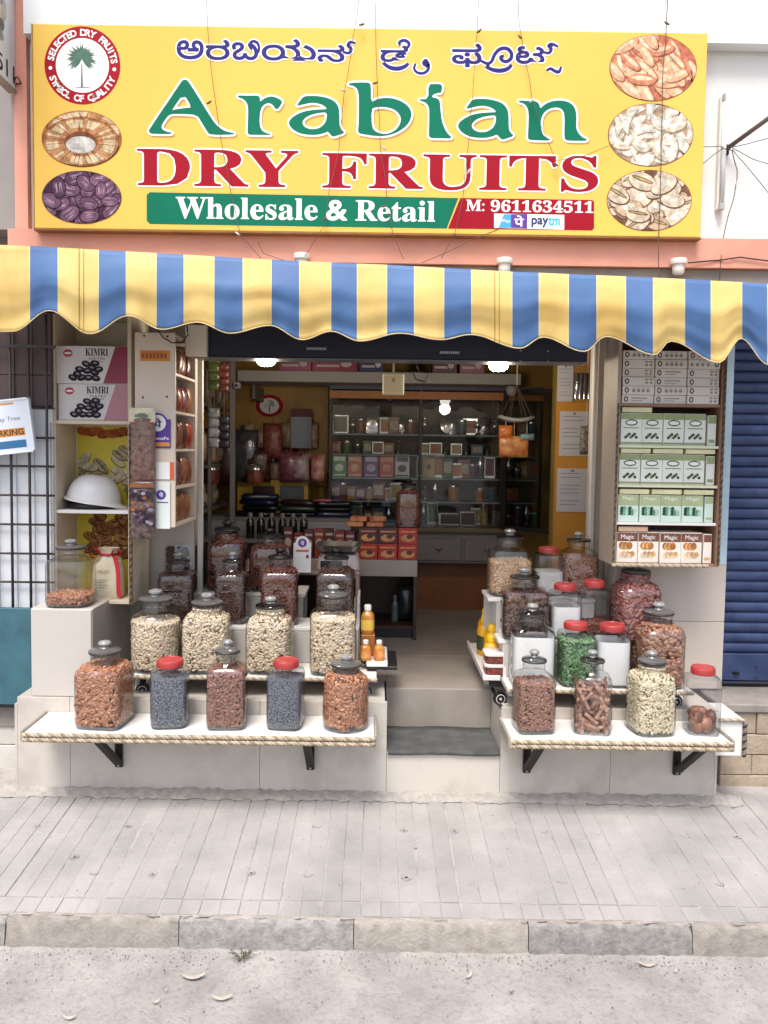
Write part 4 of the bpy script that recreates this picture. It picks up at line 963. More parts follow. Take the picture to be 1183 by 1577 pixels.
def contents_mesh(name, prof, z0, z1, nut, seed, dens=1.):
    rng = np.random.default_rng(seed); (nv, nf), m_, (na, nb2) = NUTS[nut]
    core = MB(); zs = np.linspace(z0, z1, 12); ins = nb2*1.5
    core.lathe([(max(.004, prof_at(prof, z)[0]*.955-ins), z if z < z1-.001 else z1-nb2, prof_at(prof, z)[1]) for z in zs], 20)
    rm = prof_at(prof, (z0+z1)/2)[0]; q0 = prof_at(prof, (z0+z1)/2)[1]
    per = 2*math.pi*rm*(1+.2*q0); n1 = int(dens*per*(z1-z0)/(na*nb2*4*.27)); n2 = int(dens*(2*rm)**2*.8/(na*nb2*4*.30))
    n1 = min(n1, 3000); n2 = min(n2, 500)
    if na > .02: core = MB(); core.lathe([(rm*.25, z0, 0), (rm*.25, z1-.03, 0)], 8); n1, n2 = int(dens*150), 0
    th = rng.uniform(0, 2*math.pi, n1); z = rng.uniform(z0+nb2, max(z0+nb2*1.5, z1-(na*.5 if na > .02 else 0)), n1); r_, q = prof_at(prof, z)
    f = super_r(th, q)*(r_*.965)-nb2*rng.uniform(.95, 1.6, n1)-(na*.25 if na > .02 else 0)
    if na > .02: f = f*np.sqrt(rng.uniform(.25, 1, n1))
    pos = np.stack([f*np.cos(th), f*np.sin(th), z], 1); nor = np.stack([np.cos(th), np.sin(th), np.zeros(n1)], 1)
    sel = q > .4                             # on flat sides the normal is the side's, not radial
    side = np.where(np.abs(np.cos(th)) > np.abs(np.sin(th)), 0, 1)
    nor2 = np.zeros((n1, 3)); nor2[np.arange(n1), side] = np.sign(nor[np.arange(n1), side]); nor = np.where(sel[:, None], nor2, nor)
    th2 = rng.uniform(0, 2*math.pi, n2); rr = np.sqrt(rng.uniform(0, 1, n2)); rt, qt = prof_at(prof, z1); f2 = super_r(th2, np.full(n2, qt))*rt*(.93 if na < .02 else .6)*rr
    pos2 = np.stack([f2*np.cos(th2), f2*np.sin(th2), z1+rng.uniform(-.4, .7, n2)*nb2+.25*nb2*np.sin(th2*2)*rr*2], 1); nor_t = np.tile(np.array([0, 0, 1.]), (n2, 1))
    pos = np.concatenate([pos, pos2]); nor = np.concatenate([nor, nor_t]); n = len(pos)
    ax = rng.normal(size=(n, 3)); ax -= nor*(ax*nor).sum(1)[:, None]*(.82 if na < .02 else .97); ax /= np.linalg.norm(ax, axis=1)[:, None]
    c = nor+rng.normal(size=(n, 3))*(.35 if na < .02 else .2); b = np.cross(c, ax); b /= np.linalg.norm(b, axis=1)[:, None]; c = np.cross(ax, b)
    Rm = np.stack([ax, b, c], 2); sc_ = rng.uniform(.95, 1.3, n)
    V = np.einsum('nij,vj->nvi', Rm, nv)*sc_[:, None, None]+pos[:, None, :]
    k = len(nv); base = len(core.v); verts = np.concatenate([np.array(core.v), V.reshape(-1, 3)])
    faces = list(core.f); 
    for i in range(n):
        o_ = base+i*k; faces += [tuple(o_+j for j in f_) for f_ in nf]
    me = bpy.data.meshes.new(name); me.from_pydata(verts.tolist(), [], faces); me.materials.append(m_)
    at = me.attributes.new('rnd', 'FLOAT', 'POINT'); val = np.concatenate([np.full(base, .0), np.repeat(np.clip(rng.normal(.58, .2, n), .15, 1), k)]); at.data.foreach_set('value', val)  # core takes the darkest nut tone: shade of the gaps as colour
    me.polygons.foreach_set('use_smooth', [True]*len(me.polygons)); me.update(); return me
_seed = [100]
def jar(label, u, vt, vb, w, Y, zs, kind, fill, nut, lid, rot=0., group='jars of dried fruit and nuts', cat='jar', dens=1., tint=None):
    """u: centre column, vt/vb: top and foot rows, w: width, all photo pixels at depth Y; zs: surface it stands on"""
    k = P(u+1, vb, Y).x-P(u, vb, Y).x; Hh = (vb-vt)*k; r = w*k/2; x = P(u, vb, Y).x
    _seed[0] += 1
    J = thing('glass_jar' if lid != 'red' else 'plastic_lid_jar', label, cat, (x, Y, zs+.0008), rot, group)
    sq = {'square': .75, 'round': 0., 'soft': .3, 'oct': .45}[kind]; r = r*({'square': .88, 'oct': .93, 'soft': .95, 'round': 1.}[kind])
    if lid == 'red':
        bt_, nk, lw = .81*Hh, .87*Hh, .66*r
        prof = [(r*.86, 0, sq), (r*.97, .012, sq), (r, .03, sq), (r, bt_*.5, sq), (r, bt_-.01, sq), (r*.94, bt_+.008, sq*.8), (lw*.98, nk, 0), (lw*.93, nk+.012, 0)]
    else:
        nr = {'square': .58, 'round': .60, 'soft': .58, 'oct': .6}[kind]*r
        bt_, nk = .655*Hh, .73*Hh
        prof = [(r*.86, 0, sq), (r*.97, .010, sq), (r, .028, sq), (r, bt_*.5, sq), (r*.995, bt_-.012, sq), (r*.94, bt_+.010, sq*.8), (r*.80, nk-.008, sq*.4), (nr*1.04, nk+.004, 0), (nr, nk+.016, 0), (nr*1.03, .80*Hh, 0), (nr*.99, .815*Hh, 0), (nr*1.06, .838*Hh, 0), (nr*1.06, .848*Hh, 0)]
    G = GLASS if lid != 'red' else PET
    m = MB(); m.lathe(prof, 40, cap=False); m.lathe([(prof[0][0], 0, sq), (prof[0][0]*.5, .004, sq*.5), (.001, .004, 0)], 40, cap=False)
    m.build('glass_body', G, J, smooth=45, world=False)
    m = MB(); m.lathe([(prof[0][0]*.99, .0015, sq), (prof[1][0]*.985, .009, sq), (prof[1][0]*.97, .014, sq), (.001, .012, 0)], 40, cap=False); m.build('thick_base', G, J, smooth=45, world=False)
    if lid == 'red':
        LR = RED
        m = MB(); n = 48; z0 = .885*Hh; z1_ = Hh*.995
        for q in range(3): pass
        m.lathe([(lw*1.06, z0), (lw*1.08, z0+.004), (lw*1.06, z1_-.006), (lw*1.0, z1_-.001), (lw*.93, z1_), (lw*.90, z1_-.0025), (lw*.2, z1_-.002)], n); m.build('lid', LR, J, smooth=35, world=False)
        m = MB()
        for q in range(36):
            a = 2*math.pi*q/36; m.box(-.0008, lw*1.06, z0+.003, .0008, lw*1.095, z1_-.008); 
            ca, sa = math.cos(a), math.sin(a)
            for t in range(len(m.v)-8, len(m.v)): X_, Y_, Z_ = m.v[t]; m.v[t] = (X_*ca-Y_*sa, X_*sa+Y_*ca, Z_)
        m.build('lid_grip', LR, J, world=False)
    else:
        m = MB(); m.lathe([(nr*1.0, .85*Hh), (nr*1.13, .853*Hh), (nr*1.16, .868*Hh), (nr*1.10, .876*Hh)], 36, cap=False); m.build('gasket', RUB, J, smooth=50, world=False)
        lm = {'glass': KNB, 'clear': GLID, 'black': BLACK}[lid]
        m = MB(); m.lathe([(nr*1.12, .876*Hh), (nr*1.13, .885*Hh), (nr*1.0, .897*Hh), (nr*.62, .908*Hh), (nr*.42, .912*Hh)], 36); L_ = m.build('lid', lm, J, smooth=50, world=False)
        m = MB(); m.lathe([(nr*.36, .912*Hh), (nr*.30, .925*Hh), (nr*.34, .94*Hh), (nr*.46, .955*Hh), (nr*.46, .975*Hh), (nr*.34, .992*Hh), (nr*.12, Hh)], 24); m.build('knob', KNG if lid != 'black' else BLACK, L_, smooth=50, world=False)
    if nut == 'blackseed':
        m = MB(); zs_ = np.linspace(.012, fill*Hh, 10); m.lathe([(float(prof_at(prof, z)[0])*.965, float(z), float(prof_at(prof, z)[1])) for z in zs_], 40); structure(m.build('black_seeds', BLKSEED, J, smooth=45, world=False), 'stuff')
    elif nut == 'powder':
        m = MB(); zs_ = np.linspace(.012, fill*Hh, 8); m.lathe([(float(prof_at(prof, z)[0])*.965, float(z), float(prof_at(prof, z)[1])) for z in zs_], 32); structure(m.build('pale_filling', mat('pale_filling', '#d5d2cc', .7, .1, 20, .5, 90), J, smooth=45, world=False), 'stuff')
    elif nut:
        me = contents_mesh('nut_filling', prof, .014, fill*Hh, nut, _seed[0], dens); o = link('nut_filling', me, J); o['kind'] = 'stuff'
    if tint:
        q = MB(); q.lathe([(r*.93, .016, sq), (r*.93, tint*Hh, sq)], 40, cap=False); q.build('paper_liner', PAPER, J, smooth=True, world=False)
    return J
YF = -.245
# front shelf, left of the step
jar('square glass jar of pale almonds at the far end of the long shelf', 162, 983, 1112, 82, YF, SZ, 'square', .70, 'almond', 'glass', R(-6))
jar('red-lidded jar of black seeds between two almond jars near the long shelf end', 262, 1011, 1113, 60, YF, SZ, 'oct', .74, 'blackseed', 'red', R(8))
jar('square glass jar of reddish kernels midway of the long shelf', 350, 982, 1115, 67, YF, SZ, 'square', .66, 'almond_red', 'glass', R(4))
jar('red-lidded jar of black seeds beside the round almond jar', 440, 1013, 1117, 58, YF, SZ, 'oct', .74, 'blackseed', 'red', R(-6))
jar('squat round glass jar of almonds at the step end of the long shelf', 532, 1007, 1119, 71, YF, SZ, 'round', .74, 'almond', 'glass')
# front shelf, right of the step
jar('square glass jar of fine red seeds at the step end of the short shelf', 820, 1007, 1131, 65, YF, SZ, 'square', .60, 'lentil', 'clear', R(5))
jar('glass jar of cinnamon bark pieces on the short shelf', 909, 1008, 1133, 64, YF, SZ, 'square', .60, 'bark', 'clear', R(-8), dens=1.5)
jar('glass jar of pale melon seeds filled to the neck on the short shelf', 1000, 1009, 1134, 67, YF, SZ, 'soft', .80, 'melon', 'glass', R(7))
jar('red-lidded jar with a few brown dried fruits at the short shelf end', 1079, 1030, 1132, 53, YF, SZ, 'oct', .34, 'brown', 'red', R(-8), dens=.16)

# ---------------------------------------------------------------- rolling tiered racks
def rack(label, tiers, side_x, castors):
    r_ = thing('tiered_rack', label, 'rack', (tiers[0][0], tiers[0][2], FZ))
    for (xa, xb, y0, y1, z, rp) in tiers:
        MB().box(xa, y0, z-.018, xb, y1, z, c=.002).build('tier_board', WHITEB, r_)
        if rp: rope('rope_trim', [(xa-.003, y0-.008, z-.009), (xb+.003, y0-.008, z-.009)], .010, r_)
    for i in range(len(tiers)-1):
        xa, xb, y0, y1, z, rp = tiers[i]; zn = tiers[i+1][4]
        MB().box(max(xa, tiers[i+1][0])+.01, y1+.001, z+.001, min(xb, tiers[i+1][1])-.01, y1+.012, zn-.019).build('riser', mat('rack_riser', '#bab5ae', .5, .08), r_)
    xa, xb, y0, y1, z, rp = tiers[-1]
    MB().box(xa+.01, y1-.02, FZ+.06, xb-.01, y1-.004, z-.019).build('back_panel', mat('rack_riser', '#bab5ae'), r_)
    for x_ in side_x:
        m = MB(); zz_ = FZ+.065
        pts = [(tiers[0][2]+.01, zz_)]
        for (a, b, y0, y1, z, rp) in tiers: pts += [(y0+.004, z-.019), (y1-.004, z-.019)]
        pts += [(tiers[-1][3]-.022, zz_)]
        m.add([(x_, y, z) for y, z in pts]+[(x_+.012, y, z) for y, z in pts], [tuple(range(len(pts))), tuple(range(len(pts), 2*len(pts)))[::-1]]+[(i, len(pts)+i, len(pts)+(i+1) % len(pts), (i+1) % len(pts)) for i in range(len(pts))]); m.build('side_panel', WHITEB, r_)
    for (x_, y_) in castors:
        w = MB(); w.lathe([(.012, -.011), (.029, -.010), (.031, -.006), (.031, .006), (.029, .010), (.012, .011)], 24); o = w.build('castor', BLACK, r_, smooth=40, world=False); o.location = (x_-r_.location.x, y_-r_.location.y, .032); o.rotation_euler = (R(90), 0, R(8))
        w = MB(); w.lathe([(.021, .0108), (.021, .0122), (.018, .0125)], 20, cap=False); w.lathe([(.006, .0112), (.006, .0125), (.001, .0125)], 12, cap=False); w.build('hub', mat('castor_hub', '#c9c6c0', .4, .05), o, world=False)
        w = MB().box(x_-.014, y_-.014, FZ+.064, x_+.014, y_+.014, FZ+.0649+.012); w.build('castor_fork', STEELD, r_)
    return r_
def zat(v, u, Y): return P(u, v, Y).z
ta, tb_, tcv = zat(1041, 390, -.07), zat(966, 450, .16), zat(913, 350, .38)
lt = [(P(198, 1045, -.07).x, P(580, 1045, -.07).x, -.07, .15, ta, True), (P(236, 965, .16).x, P(553, 965, .16).x, .165, .37, tb_, False), (P(240, 910, .38).x, P(470, 910, .38).x, .385, .62, tcv, False)]
rack('stepped white rack of nut jars in the doorway behind the long shelf', lt, (lt[0][0]+.02, lt[1][1]-.015), ((lt[0][0]+.04, -.0), (lt[0][1]-.05, -.0), (lt[0][1]-.05, .5)))
ra, rb_, rc = zat(1062, 940, -.13), zat(986, 880, .05), zat(922, 820, .18)
rt_ = [(P(782, 1062, -.13).x, P(1066, 1066, -.13).x, -.13, .04, ra, True), (P(767, 985, .05).x, P(1015, 985, .05).x, .045, .172, rb_, False), (P(752, 920, .18).x, P(918, 920, .18).x, .185, .40, rc, False)]
rr_ = rack('stepped white rack of jars in the doorway behind the short shelf', rt_, (rt_[0][0]+.008,), ((P(770, 1077, -.05).x, -.05), (P(1040, 1085, -.06).x, -.06)))
# jars: left rack
c1 = 'glass jar of cashews on the lower tier, '
jar(c1+'partly emptied, behind the almond jar', 240, 920, 1043, 76, .03, ta, 'round', .60, 'cashew', 'glass')
jar(c1+'filled to the neck, behind black seeds', 319, 926, 1044, 77, .03, ta, 'soft', .80, 'cashew', 'glass', R(5))
jar(c1+'full, behind the second black seeds', 416, 932, 1046, 73, .03, ta, 'soft', .80, 'cashew', 'clear', R(-5))
jar(c1+'beside the honey bottles', 512, 912, 1046, 74, .03, ta, 'soft', .62, 'cashew', 'glass', R(3))
c2 = 'square jar of dark raisins on the middle tier, '
jar(c2+'nearest the pedestal', 274, 858, 964, 62, .265, tb_, 'square', .68, 'raisin', 'clear', R(4))
jar(c2+'second from the pedestal', 358, 860, 968, 54, .265, tb_, 'square', .68, 'raisin', 'clear', R(-3))
jar(c2+'in front of the payment card stand', 431, 852, 967, 64, .265, tb_, 'square', .72, 'redraisin', 'black', R(2))
jar(c2+'in front of the weighing scale', 517, 854, 970, 66, .265, tb_, 'square', .72, 'raisin', 'black', R(-4))
c3 = 'tall jar of reddish raisins on the top tier, '
jar(c3+'leftmost, with a black lid', 281, 808, 911, 72, .50, tcv, 'round', .64, 'raisin', 'black')
jar(c3+'middle of three', 350, 808, 913, 62, .50, tcv, 'soft', .80, 'redraisin', 'black')
jar(c3+'beside the black bottles', 415, 820, 914, 62, .50, tcv, 'soft', .74, 'redraisin', 'black')
jar('nearly empty glass jar with a few kernels on the tiled pedestal', 110, 838, 939, 70, -.012, pdz+.0004, 'soft', .16, 'almond', 'glass', R(3))
# jars: right rack
jar('square glass container with white paper inside on the lower right tier', 817, 945, 1068, 74, -.04, ra, 'square', .08, 'powder', 'clear', R(-2), tint=.62)
jar('red-lidded jar of green dried pods on the lower right tier', 884, 968, 1064, 54, -.045, ra, 'oct', .72, 'green', 'red', R(3), dens=1.3)
jar('red-lidded jar lined with white paper beside the green pods', 940, 970, 1064, 56, -.045, ra, 'oct', .06, 'powder', 'red', R(-4), tint=.74)
jar('tall glass jar of brown dried kernels at the right tier end', 1010, 940, 1068, 73, -.04, ra, 'soft', .72, 'apricot', 'glass', R(6))
jar('glass jar of dark soft dates on the middle right tier', 806, 880, 986, 78, .115, rb_, 'square', .62, 'datedark', 'clear', R(-5))
jar('red-lidded clear jar lined with white paper on the middle right tier', 868, 903, 986, 50, .115, rb_, 'oct', .06, 'powder', 'red', tint=.6)
jar('red-lidded jar with a handful of orange raisins on the middle right tier', 913, 899, 988, 46, .115, rb_, 'oct', .26, 'redraisin', 'red', R(4))
jar('tall glass jar of pinkish dry dates below the box cabinet', 976, 868, 990, 70, .072, rb_, 'soft', .82, 'date', 'glass', R(5))
jar('tall glass jar two-thirds full of beige kernels on the top right tier', 783, 822, 922, 68, .30, rc, 'soft', .50, 'peanut', 'clear')
jar('red-lidded cloudy jar on the top right tier between two nut jars', 843, 852, 925, 46, .30, rc, 'oct', .5, 'powder', 'red')
jar('glass jar of mixed brown kernels on the top right tier by the guide rail', 889, 828, 925, 58, .30, rc, 'soft', .60, 'lentil', 'clear')

# ---------------------------------------------------------------- side ledges of the racks
hl = thing('side_ledge', 'small white ledge with honey bottles at the end of the left rack', 'shelf', (0, .05, .5))
hx0, hx1 = lt[0][1]+.004, P(597, 1024, .02).x; hz = zat(1020, 575, .02)
MB().box(hx0-.05, .01, hz-.018, hx1, .30, hz, c=.002).build('board', WHITEB, hl); MB().box(hx0-.05, .02, hz-.034, P(612, 1033, .02).x, .30, hz-.0195, c=.002).build('under_board', BLACK, hl)
HON = mat('honey', '#b97a2c', .25, .15, 12, spec=.6); HLB = mat('honey_label', '#d9b24c', .5, .1, 10); HCAP = mat('bottle_cap_white', '#d9d6cf', .4, .05)
def bottle(label, x, y, z, h, r, m_, cap, lab, group, sq=.3):
    b = thing('bottle', label, 'bottle', (x, y, z+.0005), random.uniform(-.3, .3), group)
    MB().lathe([(r*.9, 0, sq), (r, .006, sq), (r, h*.62, sq), (r*.8, h*.72, sq*.5), (r*.48, h*.78, 0), (r*.46, h*.82, 0)], 20).build('body', m_, b, smooth=45, world=False)
    MB().lathe([(r*.56, h*.815), (r*.56, h*.97), (r*.45, h)], 16).build('cap', cap, b, smooth=40, world=False)
    m = MB(); m.lathe([(r*1.012, h*.14, sq), (r*1.012, h*.5, sq)], 20, cap=False); m.build('label', lab, b, smooth=True, world=False)
    return b
OLB = mat('orange_label', '#c9632f', .5, .25, 30, c2='#e0b06a')
bottle('small honey bottle with a white cap nearest the cashew jar', P(563, 1000, .06).x, .06, hz, .092, .024, HON, HCAP, OLB, 'honey bottles')
bottle('small honey bottle with a white cap at the ledge corner', P(584, 1000, .06).x, .06, hz, .092, .024, HON, HCAP, OLB, 'honey bottles')
bx_ = P(566, 985, .16).x
bk = MB().box(bx_-.03, .12, hz, bx_+.035, .2, hz+.10, c=.003).build('honey_carton', mat('honey_carton', '#a0662f', .5, .2, 20)); tag(bk, 'brown honey carton standing behind the two small bottles', 'box')
bottle('tall honey bottle with a spout standing on the brown carton', bx_, .16, hz+.1005, .135, .030, HON, HCAP, HLB, 'honey bottles')
yl = thing('side_ledge', 'angled white ledge with yellow packs at the doorway side of the right rack', 'shelf', (.5, .3, .47))
yz = zat(1040, 760, .05); ya, yb2 = P(747, 1040, .05).x, rt_[0][0]-.003
MB().box(ya-.01, .04, yz-.022, yb2, .64, yz, c=.002).build('board', WHITEB, yl); MB().box(ya-.012, .042, yz-.0, ya-.004, .64, yz+.012).build('lip', WHITEB, yl)
MB().box(ya+.03, .25, FZ, ya+.05, .29, yz-.023).build('support', WHITEB, yl)
DT = mat('date_pack', '#5b2a26', .3, .4, 60, .4, 120, c2='#8f4a42'); LIDC = mat('tub_lid', '#d8cfc8', .4, .05)
for k_, (zz_, lab) in enumerate(((0, 'clear tub of dates at the front of the angled ledge, lower one'), (.052, 'clear tub of dates stacked on another at the ledge front'))):
    t = thing('date_tub', lab, 'tub', (ya+.055, .10, yz+.0005+zz_), 0, 'date tubs'); MB().lathe([(.05, 0, .8), (.054, .03, .8), (.054, .036, .8)], 24).build('tub', DT, t, smooth=40, world=False); MB().lathe([(.057, .0365, .8), (.057, .045, .8), (.05, .05, .8)], 24).build('lid', LIDC, t, smooth=40, world=False)
YP = mat('yellow_pack', '#e0a51e', .4, .1, 12); YC = mat('yellow_cap', '#efc02a', .4, .05); DKL = mat('dark_label', '#3c4a2c', .5, .2, 30)
for k_, (dy, h, lab) in enumerate(((.20, .15, 'nearest the date tubs'), (.30, .18, 'second from the date tubs'), (.41, .20, 'third from the date tubs'), (.52, .21, 'farthest into the shop'))):
    bottle('yellow bottle with a yellow cap on the angled ledge, '+lab, ya+.055+(.012 if k_ % 2 else -.006), dy, yz, h, .036, YP, YC, DKL if k_ > 1 else YP, 'yellow bottles')
# ---------------------------------------------------------------- left display cabinet
CY = .10; cx0, cx1 = P(80, 700, CY).x, P(203, 700, CY).x
cz0, cz1 = P(140, 930, CY).z, 2.09
lc = thing('display_cabinet', 'open wooden display cabinet with rope edging left of the doorway', 'cabinet', (cx0, CY, cz0))
CAB = mat('cabinet_cream', '#cdbfa8', .5, .08, 4); CABR = mat('cabinet_maroon', '#7a4a44', .5, .1, 4)
MB().box(cx0, CY, cz0, cx0+.018, CY+.25, cz1, c=.002).build('side_panel', CAB, lc); MB().box(cx1-.018, CY, cz0, cx1, CY+.28, cz1, c=.002).build('side_panel', CAB, lc)
MB().box(cx0+.019, CY+.235, cz0, cx1-.019, CY+.25, cz1, c=.001).build('back_panel', CAB, lc)
szs = [cz0, P(140, 791, CY).z, P(140, 653, CY).z, cz1]
for i, z in enumerate(szs):
    MB().box(cx0+.019, CY+.004, z, cx1-.019, CY+.234, z+.016, c=.001).build('shelf_board', WHITEB if i == 1 else CAB, lc)
rope('rope_trim', [(cx0+.002, CY-.008, cz0), (cx0+.002, CY-.008, szs[2])], .009, lc, ROPED); rope('rope_trim', [(cx1-.004, CY-.008, cz0), (cx1-.004, CY-.008, szs[2])], .009, lc, ROPED)
# printed back of the cabinet
m = MB(); bx0, bx1, yb3 = cx0+.025, cx1-.022, CY+.2335
zA, zB = szs[1]+.02, szs[2]-.005; m.flat(rect(bx0, zA, bx1, zB), yb3, 0); zC, zD = szs[0]+.02, szs[1]-.005; m.flat(rect(bx0, zC, bx1, zD), yb3, 0)
rd = random.Random(4); ly = [0]
def put(pts, mi, zr): ly[0] += 1; m.flat(clip_rect(pts, bx0, zr[0], bx1, zr[1]), yb3-.0004-ly[0]*.00001, mi)
for k in range(9): s = .035; put(ell(bx0+.03+k*.034, zB-.02-rd.random()*.02, s, s*.6, 14, rot=rd.uniform(-.4, .4)), 1+k % 2, (zB-.06, zB))
for k in range(26):
    x, z = rd.uniform(bx0+.02, bx1), rd.uniform(zA+.08, zB-.10); s = rd.uniform(.035, .05); ro = rd.uniform(-1, 1); put(ell(x, z-.003, s*1.06, s*.5, 14, rot=ro), 5, (zA, zB)); put(ell(x, z, s, s*.44, 14, rot=ro), 3+k % 2, (zA, zB))
    if k % 2: put(ell(x, z+.003, s*.8, s*.08, 10, rot=ro), 5, (zA, zB))
put(ell(bx1-.06, zA+.06, .02, .05, 12), 6, (zA, zB))
for k in range(44):
    x, z = rd.uniform(bx0+.05, bx1), rd.uniform(zC+.18, zD); s = rd.uniform(.03, .045); ro = rd.uniform(0, 3); put(ell(x, z-.003, s*1.06, s*.66, 12, rot=ro), 9, (zC+.15, zD)); put(ell(x, z, s, s*.55, 12, rot=ro), 7+k % 2, (zC+.15, zD))
    for q in range(2): put(ell(x+rd.uniform(-.01, .01), z+rd.uniform(-.008, .008), s*.5, s*.08, 8, rot=ro+rd.uniform(-1, 1)), 9, (zC+.15, zD))
m.build('printed_picture', [mat('print_lime', '#cdb92f', .5, .15, 5), hexm('print_almond', '#b5683a'), hexm('print_almond_b', '#99522b'), hexm('print_pista', '#cdbf9c'), hexm('print_pista_b', '#b5a583'), hexm('print_shade', '#6a5a40'), hexm('print_leaf', '#3f7a2a'), hexm('print_walnut', '#b07c4c'), hexm('print_walnut_b', '#97643a'), hexm('print_walnut_d', '#5c381e')], lc)
# date cartons with printed fronts
BXW = mat('carton_silver', '#c9c4c3', .35, .06, 3); BXM = mat('carton_magenta', '#861f3f', .35, .12, 4); BXP = mat('carton_pink', '#b07a86', .35, .12, 4); DPR = hexm('carton_date_print', '#2b2630'); DPL = hexm('carton_date_light', '#8f8890')
def kimri(label, u0, v0, u1, v1, base, mm, red):
    a, b = P(u0, v1, CY+.015), P(u1, v0, CY+.015); z0 = base; h = b.z-a.z
    t = thing('date_carton', label, 'carton', ((a.x+b.x)/2, CY+.015, z0), 0, 'date cartons'); w = (b.x-a.x)/2
    MB().box(-w, 0, 0, w, .2, h-.001, c=.002).build('box', BXW, t, world=False)
    m = MB(); y = -.0005
    m.flat([(w*.28, .002), (w*.99, .002), (w*.99, h-.003), (w*.62, h-.003)], y, 0)
    m.flat(ell(-w*.68, h*.80, w*.13, h*.10, 20), y, 1); m.flat(ell(-w*.68, h*.80, w*.10, h*.03, 14), y-.0004, 4)
    add_text(m, serif('KIMRI'), -w*.2, h*.74, w*.42, h*.93, y-.0004, 2); add_text(m, 'DATES', -w*.1, h*.64, w*.34, h*.69, y-.0004, 2); add_text(m, 'FRESH', -w*.04, h*.57, w*.28, h*.61, y-.0004, 2)
    rd = random.Random(u0)
    for k, (x, z) in enumerate(((-.55, .16), (-.42, .25), (-.3, .16), (-.12, .16), (.08, .15), (-.36, .38), (-.15, .34), (.05, .3), (.16, .38), (-.18, .52), (.06, .54), (-.02, .42))):
        r_ = rd.uniform(-.5, .5); m.flat(ell(w*x, h*z, w*.13, h*.085, 14, rot=r_), y-.0006-k*.00002, 2); m.flat(ell(w*x, h*z+.002, w*.06, h*.03, 10, rot=r_), y-.0006-k*.00002-.00001, 3)
    m.build('front_print', [mm, mat('carton_red', '#b02c38', .4, .05), DPR, DPL, PAPER], t, world=False)
    MB().box(w+.0005, .001, .001, w+.0015, .199, h-.002).build('side_print', mm, t, world=False)
    return h
kz = szs[2]+.0165
h_ = kimri('lower silver date carton with a faded pink corner in the left cabinet', 90, 590, 199, 645, kz, BXP, BXP)
kimri('upper silver date carton with a bright magenta corner in the left cabinet', 87, 533, 199, 590, kz+h_, BXM, BXM)
# white helmet
hm = thing('hard_hat', 'white safety helmet resting on the cabinet shelf', 'helmet', (P(142, 780, CY+.1).x, CY+.115, szs[1]+.0165), R(6))
m = MB(); rw, hh = .125, .125; n, k = 24, 12; vs = []
for j in range(k+1):
    t = j/k; r_ = math.cos(t*math.pi/2)**.75; z = .014+hh*math.sin(t*math.pi/2)
    for i in range(n):
        a = 2*math.pi*i/n; ridge = 1+.025*math.exp(-((math.sin(a))/.15)**2)*math.sin(math.pi*t)
        vs.append((rw*r_*math.cos(a), rw*.82*r_*math.sin(a), z*ridge))
m.add(vs, [(j*n+i, j*n+(i+1) % n, (j+1)*n+(i+1) % n, (j+1)*n+i) for j in range(k) for i in range(n)]); HW = mat('helmet_white', '#d9d9d8', .22, .04, 3, spec=.6)
o = m.build('shell', HW, hm, smooth=True, world=False); o.rotation_euler = (0, R(7), 0); o.location.z = .020
m = MB(); vs = []
for j, (s, z) in enumerate(((.97, .02), (1.05, .016), (1.10, .010), (1.10, .006), (1.0, .010))):
    for i in range(n):
        a = 2*math.pi*i/n; pk = 1+.22*max(0, math.cos(a))**3*(s > 1); vs.append((rw*s*pk*math.cos(a), rw*.82*s*math.sin(a), z-.012*max(0, math.cos(a))**3*(s > 1)+.006*max(0, -math.cos(a))))
m.add(vs, [(j*n+i, j*n+(i+1) % n, (j+1)*n+(i+1) % n, (j+1)*n+i) for j in range(4) for i in range(n)]); o = m.build('brim', HW, hm, smooth=True, world=False); o.rotation_euler = (0, R(7), 0); o.location.z = .020
m = MB(); m.lathe([(rw*.86, .0), (rw*.9, .004), (rw*.9, .03), (rw*.86, .03)], 24, cap=False); o = m.build('headband', BLACK, hm, smooth=True, world=False); o.scale = (1.0, .82, 1)
# gift bag
BAGW = mat('cloth_bag', '#cfc3a9', .85, .12, 12, .5, 90); RIB = mat('red_ribbon', '#b5202c', .45, .15, 8)
bg = thing('gift_bag', 'off-white cloth gift bag tied with a red ribbon beside the pedestal jar', 'bag', (P(165, 920, CY+.06).x, CY+.09, szs[0]+.0165), R(-4))
m = MB(); n, prof = 24, [(.060, 0), (.066, .01), (.068, .08), (.066, .15), (.056, .185), (.036, .205), (.04, .222), (.05, .235)]
vs = []
for j, (r_, z) in enumerate(prof):
    for i in range(n):
        a = 2*math.pi*i/n; f = super_r(np.array([a]), np.array([.45 if z < .17 else .0]))[0]*(1+(.12*math.sin(a*7+z*9) if z > .17 else .02*math.sin(a*5+z*40))); vs.append((r_*f*math.cos(a), r_*.62*f*math.sin(a), z))
m.add(vs, [(j*n+i, j*n+(i+1) % n, (j+1)*n+(i+1) % n, (j+1)*n+i) for j in range(len(prof)-1) for i in range(n)]); m.build('bag', BAGW, bg, smooth=True, world=False)
m = MB(); q = [(.04*math.cos(a)*1.08, .026*math.sin(a)*1.1-.002, .206) for a in np.linspace(0, 6.28, 20)]; m.tube(q, .006, 6); m.build('ribbon', RIB, bg, smooth=True, world=False)
for sg in (-1, 1):
    m = MB(); vs = []
    for i in range(13):
        a = i/12*math.pi*1.9-.3; x, z = sg*(.03+.028*(1-math.cos(a))*.8), .212+.022*math.sin(a); vs += [(x, -.05, z), (x, -.028, z+.002)]
    m.add(vs, [(2*i, 2*i+1, 2*i+3, 2*i+2) for i in range(12)]); m.build('bow_loop', RIB, bg, smooth=True, world=False)
m = MB(); vs = []
